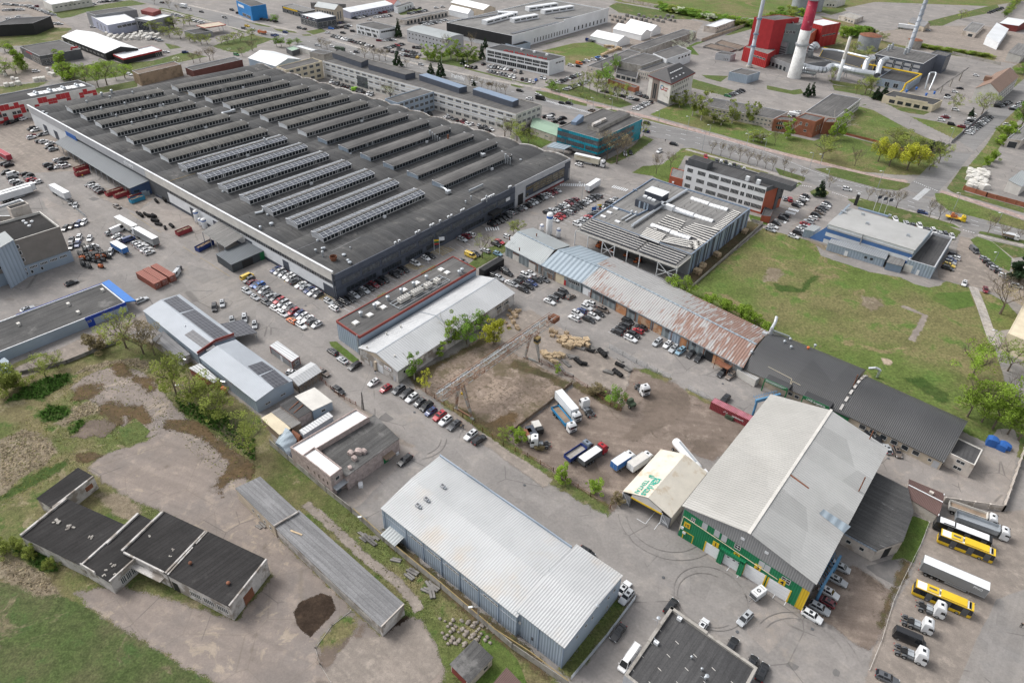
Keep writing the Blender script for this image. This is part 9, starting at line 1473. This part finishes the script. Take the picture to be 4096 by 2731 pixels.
fnc('post_fence','rusty post fence between the car row, plot and truck yard',ts(9,1560,470,1900,700,2270,960)+ts(10,140,1060,380,1195,720,1425,900,1540),1.7,'rust',3.4,.16,0,None,(.5,1.2));fnc('post_fence','rusty fence between the pallet yard strip and truck yard',ts(10,270,200,560,350,690,430,900,590,1000,640),1.6,'rust',3,.14,0,None,(.4,.9,1.3));fnc('post_fence','rusty fence with two gate posts along the lane by the sheds',ts(9,600,360,690,440)+ts(9,760,500,920,590),1.6,'rust',2.2,.14,0,None,(.5,1.2));fnc('board_fence','dark board fence between plot and stripped trucks',ts(10,550,390,330,580,130,730,-20,850),1.5,'wood_old',2.5,.14,.8)
fnc('mesh_fence','leaning wire mesh fence along the material yard',ts(10,890,60,1015,130,1140,200,1330,290,1450,345),1.8,'galv',3,.08,0,None,(.1,.6,1.1,1.7));fnc('mesh_fence','wire mesh fence behind the red container',ts(10,1615,440,1860,565),1.8,'galv',3,.08,0,None,(.1,.6,1.1,1.7));fnc('mesh_fence','grey mesh fence along the grass of the white metal hall',ts(14,540,1540,860,1160,1130,800),1.7,'galv',2.5,.08,0,None,(.1,.4,.7,1,1.3,1.65));fnc('mesh_fence','mesh fence line between trailers and the factory lane',ts(4,470,190,620,290,790,430),1.6,'galv',3,.1,.9);fnc('mesh_fence','mesh fence along the car park of the plant street',ts(3,1680,1318,2010,1030),1.8,'mid_grey',3,.1,.95)
fnc('concrete_wall','pale concrete wall along the back yard corner',ts(11,1610,1475,2150,1555,2350,985),2,'plaster',3.4,.4,1);fnc('brick_wall','red brick wall along the boulevard path',ts(7,1790,175,2000,240,2351,335,2500,380),2.2,'brick_red',4,.4,1);fnc('yard_wall','grey wall of the cobbled strip behind the striped hall',ts(6,1640,1085,2300,495,2200,465),1.3,'concrete',5,.2,1);fnc('low_wall','low stained wall behind the blue trimmed hall',ts(8,200,300)+ts(8,620,200,1100,5),1.3,'concrete_dark',4,.2,1);fnc('brick_wall','low brown wall between lawn and willows',ts(3,640,1222,970,1302,1240,1390,1530,1440),1.2,'brick_red',5,.2,1);fnc('panel_wall','long pale panel wall along the far field',ts(2,1010,12,1890,175,2170,215),2.5,'plaster',6,.4,1);fnc('panel_wall','pale wall along the power station driveway',ts(2,1740,385,2170,235),2.3,'beige',6,.4,1);fnc('panel_wall','grey wall of the scrap lot at the upper right',ts(3,1690,500,2130,600),2,'concrete',5,.3,1);fnc('rope_fence','low sagging cable fence beside the bus lot',ts(15,930,1450,1040,1180,1150,820,1230,640,1400,300,1500,40),.5,'off_white',4,.1,0,None,(.4,));fnc('paddock_fence','low plank fence around the soil heap',ts(13,870,910,700,1040,545,1250,590,1400,690,1568),.7,'off_white',4,.12,.3)
def lamp(lL,n,x,y,ty,arm=1.6,group='street lamps'):
 h_=hgt(n,x,y,ty);p=v3(t(n,x,y));r=tg('street_lamp',lL,'lamp',p,group);m=MB('galv');m.tube(p,p+UP*h_,.13,.08,6);q=p+UP*h_;m.tube(q,q+v3((-arm,-.3),.2),.07,n=5);m.bd('pole',r);m=MB('white');m.cbox(q+v3((-arm,-.3),.12),.9,.4,.18,.2);m.bd('lamp_head',r)
for e in('8 1740 580 400','13 1027 125 40','13 2040 1020 865','7 1005 165 5','7 1705 358 205','7 2110 482 388','7 520 150 -10','7 2080 830 750','2 1605 1226 1072','2 2145 1376 1230','2 430 905 830','2 915 1005 912','2 1345 1115 1022','2 1810 1240 1150','2 1745 1377 1212','2 2305 1430 1280','3 380 1550 1405','3 480 1515 1420','3 1660 1310 1178','6 640 265 110','6 403 310 242','1 1945 640 568','1 1900 645 582','1 1705 580 510','1 1635 555 492','7 2050 1568 1462','2 745 990 900','2 540 1003 915','0 2075 235 150','0 2100 240 165'):a_=e.split();lamp('grey street lamp post beside a road or yard of the estate',int(a_[0]),*map(float,a_[1:]))
def flag(lL,n,x,y,ty,cols):h_=hgt(n,x,y,ty);p=v3(t(n,x,y));r=tg('flagpole',lL,'flagpole',p);m=MB('white');m.tube(p,p+UP*h_,.1,.06,6);m.bd('pole',r);m=MB(cols[0]);[(m.mat(c),m.box(p+UP*(h_-.3-.75*(k+1))+v3((.05,0)),(2.0,.5,0),(0,.05,0),(0,0,.75)))for k,c in enumerate(cols)];m.bd('flag',r)
for e in(('blue flag left of the solar hall corner',6,727,400,330,['blue','blue']),('white flag by the solar hall corner',6,752,390,318,['white','white']),('yellow green and red flag by the solar hall corner',6,775,380,305,['yellow','green_sign','red']),('yellow green and red flag before the navy office front',5,1637,740,628,['yellow','green_sign','red']),('white flag before the navy office front',5,1687,760,605,['white','white']),('dark flag on the first pole before the striped hall',7,965,368,225,['navy','navy']),('dark flag on the middle pole before the striped hall',7,1017,382,240,['navy','navy']),('dark flag on the last pole before the striped hall',7,1066,397,252,['navy','navy'])):flag(*e)
p=v3(t(9,990,625));r=tg('utility_pole','leaning concrete utility pole on the lane by the pink block','pole',p);m=MB('concrete_dark');h_=hgt(9,990,625,465);m.tube(p,p+UP*h_,.22,.14,8);m.tube(p+v3((-.6,.3)),p+UP*h_,.16,.12,6);m.bd('pole',r);m=MB('dark_grey');m.tube(p+UP*h_,v3(t(9,1105,130,6),6),.03,n=4);m.bd('cable',r)
p=v3(t(7,800,318));m=MB('black');m.cbox(p,1.4,.5,hgt(7,800,318,222),AA);m.mat('white');m.cbox(p+UP*5.5,1.0,.54,.5,AA);tag(m.bd('sign_pylon'),'black advertising pylon beside the striped hall','sign')
def tank(lL,n,x,y,ty,w_):
 p=v3(t(n,x,y));h_=hgt(n,x,y,ty);R_=w_*mpp(n,x,y)/2;r=tg('storage_tank',lL,'tank',p);m=MB('white_clean');m.smooth=True;m.lt(p,[(R_*.8,.6),(R_,1.2),(R_,h_-.6),(R_*.7,h_-.1),(.1,h_)],20);m.bd('vessel',r);m=MB('blue');m.lt(p+UP*h_*.78,[(R_*1.01,0),(R_*1.01,h_*.1)],20,False);m.bd('blue_band',r);m=MB('galv');[m.tube(p+v3((R_*.7*a_,R_*.7*b_)),p+v3((R_*.7*a_,R_*.7*b_),1.3),.12)for a_ in(-1,1)for b_ in(-1,1)];m.bd('leg_frame',r)
for e in(('tall white gas tank with blue band beside the pale workshop',6,338,595,385,58),('small white gas tank left of the tall one',6,272,565,490,38),('small white gas tank right of the tall one',6,424,618,525,40),('tallest white silo at the factory wall by the canopy',4,1820,480,362,44),('middle white silo at the factory wall by the canopy',4,1848,510,435,32),('right white silo at the factory wall by the canopy',4,1888,540,438,48)):tank(*e)
def person(lL,n,x,y,top,leg,rz=0.):
 p=t(n,x,y);me=bpy.data.meshes.new('person');J=[(0,0,.95),(0,0,1.2),(0,0,1.42),(0,.01,1.54),(0,.03,1.68),(.1,0,.9),(.12,.04,.5),(.12,0,.06),(.12,.14,.03),(-.1,0,.9),(-.12,-.03,.5),(-.12,-.08,.06),(-.12,.06,.03),(.2,0,1.4),(.27,.02,1.12),(.26,.14,.9),(-.2,0,1.4),(-.27,.02,1.12),(-.26,.14,.9)]
 me.from_pydata(J,[(0,1),(1,2),(2,3),(3,4),(0,5),(5,6),(6,7),(7,8),(0,9),(9,10),(10,11),(11,12),(2,13),(13,14),(14,15),(2,16),(16,17),(17,18)],[]);o=new('person',me);md=o.modifiers.new('skin','SKIN');o.modifiers.new('sub','SUBSURF').levels=1
 R_=[.15,.14,.16,.06,.11,.09,.07,.05,.04,.09,.07,.05,.04,.07,.05,.035,.07,.05,.035]
 for i,q in enumerate(R_):me.skin_vertices[0].data[i].radius=(q,q)
 me.skin_vertices[0].data[0].use_root=True;dg=bpy.context.evaluated_depsgraph_get();m2=bpy.data.meshes.new_from_object(o.evaluated_get(dg));o.modifiers.clear();o.data=m2;[m2.materials.append(MAT[k])for k in(top,leg,'skin','hair')]
 for f in m2.polygons:z=f.center.z;f.material_index=1 if z<.95 else(3 if z>1.72 or(z>1.6 and f.center.y<0)else 2)if z>1.5 or(abs(f.center.x)>.2 and z<.98)else 0;f.use_smooth=True
 o.location=(*p,.02);o.rotation_euler=(0,0,rz);tag(o,lL,'person')
for e in(('person in dark jacket and pale trousers before the gabled shed gate',9,1098,295,'black','shed_panel',3),('person in tan top beside the parked cars at the plot fence',9,1885,797,'wood','navy',1),('person in blue jacket beside the parked cars at the plot fence',9,1903,795,'navy','navy',4),('person in black at the right edge of the bus lot',15,2315,1055,'black','black',2),('pedestrian in dark clothes at the side street corner',2,1407,1306,'black','navy',0),('worker in yellow vest beside the pallets of the long yard',4,765,65,'yellow','navy',0)):person(*e)
def mny(name,lL,cat,group,make,n,spec,z=0.,s=1.):
 r0=None
 for k,e in enumerate(spec.split()):
  x,y=map(float,e.split(',')[:2]);p=(*t(n,x,y,z),z+.02);rnd=random.Random(int(x*3+y))
  if r0 is None:r0=bpy.data.objects.new(name,make().mesh(name));o=r0;COL.objects.link(o);tag(o,lL,cat,group)
  else:o=r0.copy();COL.objects.link(o)
  q=s*rnd.uniform(.75,1.3);o.location=p;o.rotation_euler=(0,0,AA+rnd.gauss(0,.35));o.scale=(q,q,q*rnd.uniform(.8,1.2))
def plt():
 m=MB('wood')
 for k in range(5):
  z=k*.16;[m.box((-.6,-.4+.19*i,z+.1),(1.2,0,0),(0,.12,0),(0,0,.03))for i in range(5)];[m.box((-.6+.53*i,-.4,z),(.14,0,0),(0,.88,0),(0,0,.1))for i in range(3)]
 return m
def crate():
 m=MB('wood');m.cbox((0,0,.1),1.1,.9,.75);[m.bar((a_*.56,b_*.46,0),(a_*.56,b_*.46,1.0),.1,.1)for a_ in(-1,1)for b_ in(-1,1)];m.mat('wood_old');m.cbox((0,0,.86),.9,.7,.02);return m
def drum():
 m=MB('tyre');[m.tube((-1.4+k*.35,0,.55),(-1.12+k*.35,0,.55),.6-.08*(k%2),n=14)for k in range(8)];return m
def stone():
 m=MB('stone');rnd=random.Random(4);m.loft([[(q*cos(a)*rnd.uniform(.8,1.15),q*.8*sin(a)*rnd.uniform(.8,1.15),z)for a in np.arange(0,6.2,.9)]for z,q in((-.1,.5),(.2,.72),(.5,.6),(.7,.3))]);return m
def beam():m=MB('concrete_dark');m.cbox((0,0,0),2.6,.5,.45);m.cbox((.2,.6,0),2.3,.45,.4);return m
def bale(mt='off_white'):m=MB(mt);rnd=random.Random(2);m.loft([[(x*rnd.uniform(.9,1.05),-.6*k,0),(x,.6*k,0),(x*rnd.uniform(.9,1.05),.55*k,1.1*k),(x,-.55*k,1.05*k)]for x,k in((-.7,.9),(-.2,1.05),(.3,1.0),(.75,.85))]);return m
def lift(mt='orange'):
 m=MB(mt);m.cbox((0,0,.35),1.8,1.1,.7);m.mat('black');[m.bar((a_*.6,b_*.45,1),(a_*.45,b_*.4,2.1),.08,.08)for a_ in(-1,1)for b_ in(-1,1)];m.cbox((0,0,2.1),1.1,.95,.08);[m.bar((1.0,s*.3,.1),(1.0,s*.3,2.3),.12,.12)for s in(-1,1)];[m.tube((x,s*.5-.1,.3),(x,s*.5+.1,.3),.3,n=10)for x in(-.6,.6)for s in(-1,1)];[m.box((1.0,s*.25,.08),(1.1,0,0),(0,.12,0),(0,0,.05))for s in(-1,1)];return m
mny('wooden_crate','pale wooden crate in the yard between gabled shed and gantry','crate','wooden crates of the pallet yard',crate,6,'15,1320 45,1300 70,1288 30,1345 10,1400 35,1425 45,1445 360,1480 400,1495 430,1530 370,1520 470,1540 -20,1290 -10,1360 -40,1330 55,1460 -60,1400 -30,1440 500,1500 520,1530');mny('pallet_stack','stack of wooden pallets in the yard beside the gantry crane','pallets','pallet stacks of the yard',plt,10,'300,130 320,155 350,135 400,130 420,150 460,140 280,110 540,-20 575,-10 610,0 640,25 690,45 480,-10 600,30 630,40 560,50 480,45 520,60 310,145 340,160 385,145 440,125 500,10 540,25 580,40 610,55 650,20 680,5 430,5 460,15 370,190 400,205',s=1.5);mny('cable_drum','black ribbed pipe roll lying in the material yard','roll','black pipe rolls',drum,10,'610,195 650,210 720,92 970,300 830,120 990,225',s=1.2);mny('steel_frame','grey steel frame or pipe bundle lying in the material yard','frame','steel bundles of the material yard',lambda:beam(),10,'480,190 500,215 520,140 560,155 1040,255 1060,270 990,175 650,10 400,180 450,250 480,290 520,310 350,215 700,45 730,60 760,75 620,70 590,60 820,100 560,5 330,120 1010,230 880,290',s=1.1)
mny('boulder','pale field boulder of the heap beside the hut','boulder','field boulders by the hut',stone,13,' '.join('%d,%d'%(1690+(k*89)%300+(k%7)*12+(k>45)*150,980+(k*53)%240+(k>45)*30)for k in range(75)),s=.62);mny('concrete_beam','broken concrete beam lying in the grass by the concrete fence','beam','concrete beams in the grass',beam,13,'960,205 1000,235 1050,245 1100,245 1060,290 980,255 1280,450 1430,560 1400,600 1440,545 1590,680 1620,700 1560,730 1600,745 60,120 20,140',s=.9);mny('waste_bale','pale wrapped bale in the heap behind the brick wall','bale','wrapped bales behind the brick wall',bale,7,' '.join('%d,%d'%(1850+(k*47)%160-(k%5)*6,10+k*3.1)for k in range(52)),s=1.6);mny('goods_stack','pale wrapped stack of building goods on the gravel lots','goods','wrapped goods stacks',bale,0,' '.join('%d,%d'%(980+k*14,325+(k*37)%50-(k>20)*5)for k in range(36))+' 460,690 490,700 440,650 510,680 20,680 50,695 120,735 160,740 330,745 370,740 400,740 60,795 110,790 170,780',s=1.9);mny('forklift','parked forklift in the crowded pen beside the tall works','forklift','forklifts in the pen',lift,4,'930,890 765,815 850,760 905,815 960,800',s=1.15);mny('forklift','dark parked forklift in the crowded pen beside the tall works','forklift','dark forklifts in the pen',lambda:lift('dark_grey'),4,'750,785 800,790 815,825 870,785 890,745 935,775 950,830 980,790 770,870 820,890 870,840 730,770 910,840 840,730 1000,800 790,750 845,800 880,815',s=1.15);mny('forklift','yellow or orange forklift under the solar hall canopy or by the factory','forklift','forklifts at the halls',lift,6,'810,690 830,680 790,705 910,750 1045,790 1160,835 1130,845');mny('timber_stack','stack of sawn timber beside the lawn near the white tents','timber','timber stacks near the white tents',plt,2,'850,505 870,495 890,488 910,480 930,472 950,465 970,458 985,462 890,435 860,440 920,440 830,520',s=2.2);mny('timber_stack','pallet load beside the striped hall wall','timber','pallet loads by the striped hall',plt,6,'1740,900 1750,880 1700,940 2130,575 2145,555 1880,785',s=2.)
mny('big_bag','white bulk bag beside the pink block workshop','bag','white bulk bags',lambda:bale('white_clean'),9,'1292,1030 962,1325');mny('block_pallet','pallet of pale blocks on the dark workshop roof','pallet','block pallets on the roof',lambda:bale('pink_block'),9,'872,1035 945,1025 992,1020 905,1085 865,1165',5.1);mny('waste_bin','green wheeled bin beside the faded red container','bin','green bins',lambda:bale('army'),10,'1985,700 2012,712');mny('portable_toilet','pale blue portable toilet by the skips','toilet','portable toilets',lambda:bale('tin_blue'),4,'1330,222 1357,215',s=1.5);mny('plastic_tank','bright blue plastic tank on the back yard','tank','blue plastic tanks',lambda:bale('blue'),11,'2045,945 2080,955 2135,985 2160,970 2190,985',s=1.6);mny('scrap_pile','scrap and building goods pile of the far lots','scrap','scrap piles of the far lots',lambda:bale('concrete_dark'),2,' '.join('%d,%d'%(900+k*22,150+(k*41)%70)for k in range(28)),s=1.7);mny('machine_frame','dark steel machine part on the factory side yard','machine','machine parts of the side yard',drum,4,'1270,400 1300,420 1340,410 1390,430 1420,425 1430,470 1460,500 1440,290 1520,280 1560,300 1520,535 1580,515',s=1.1)
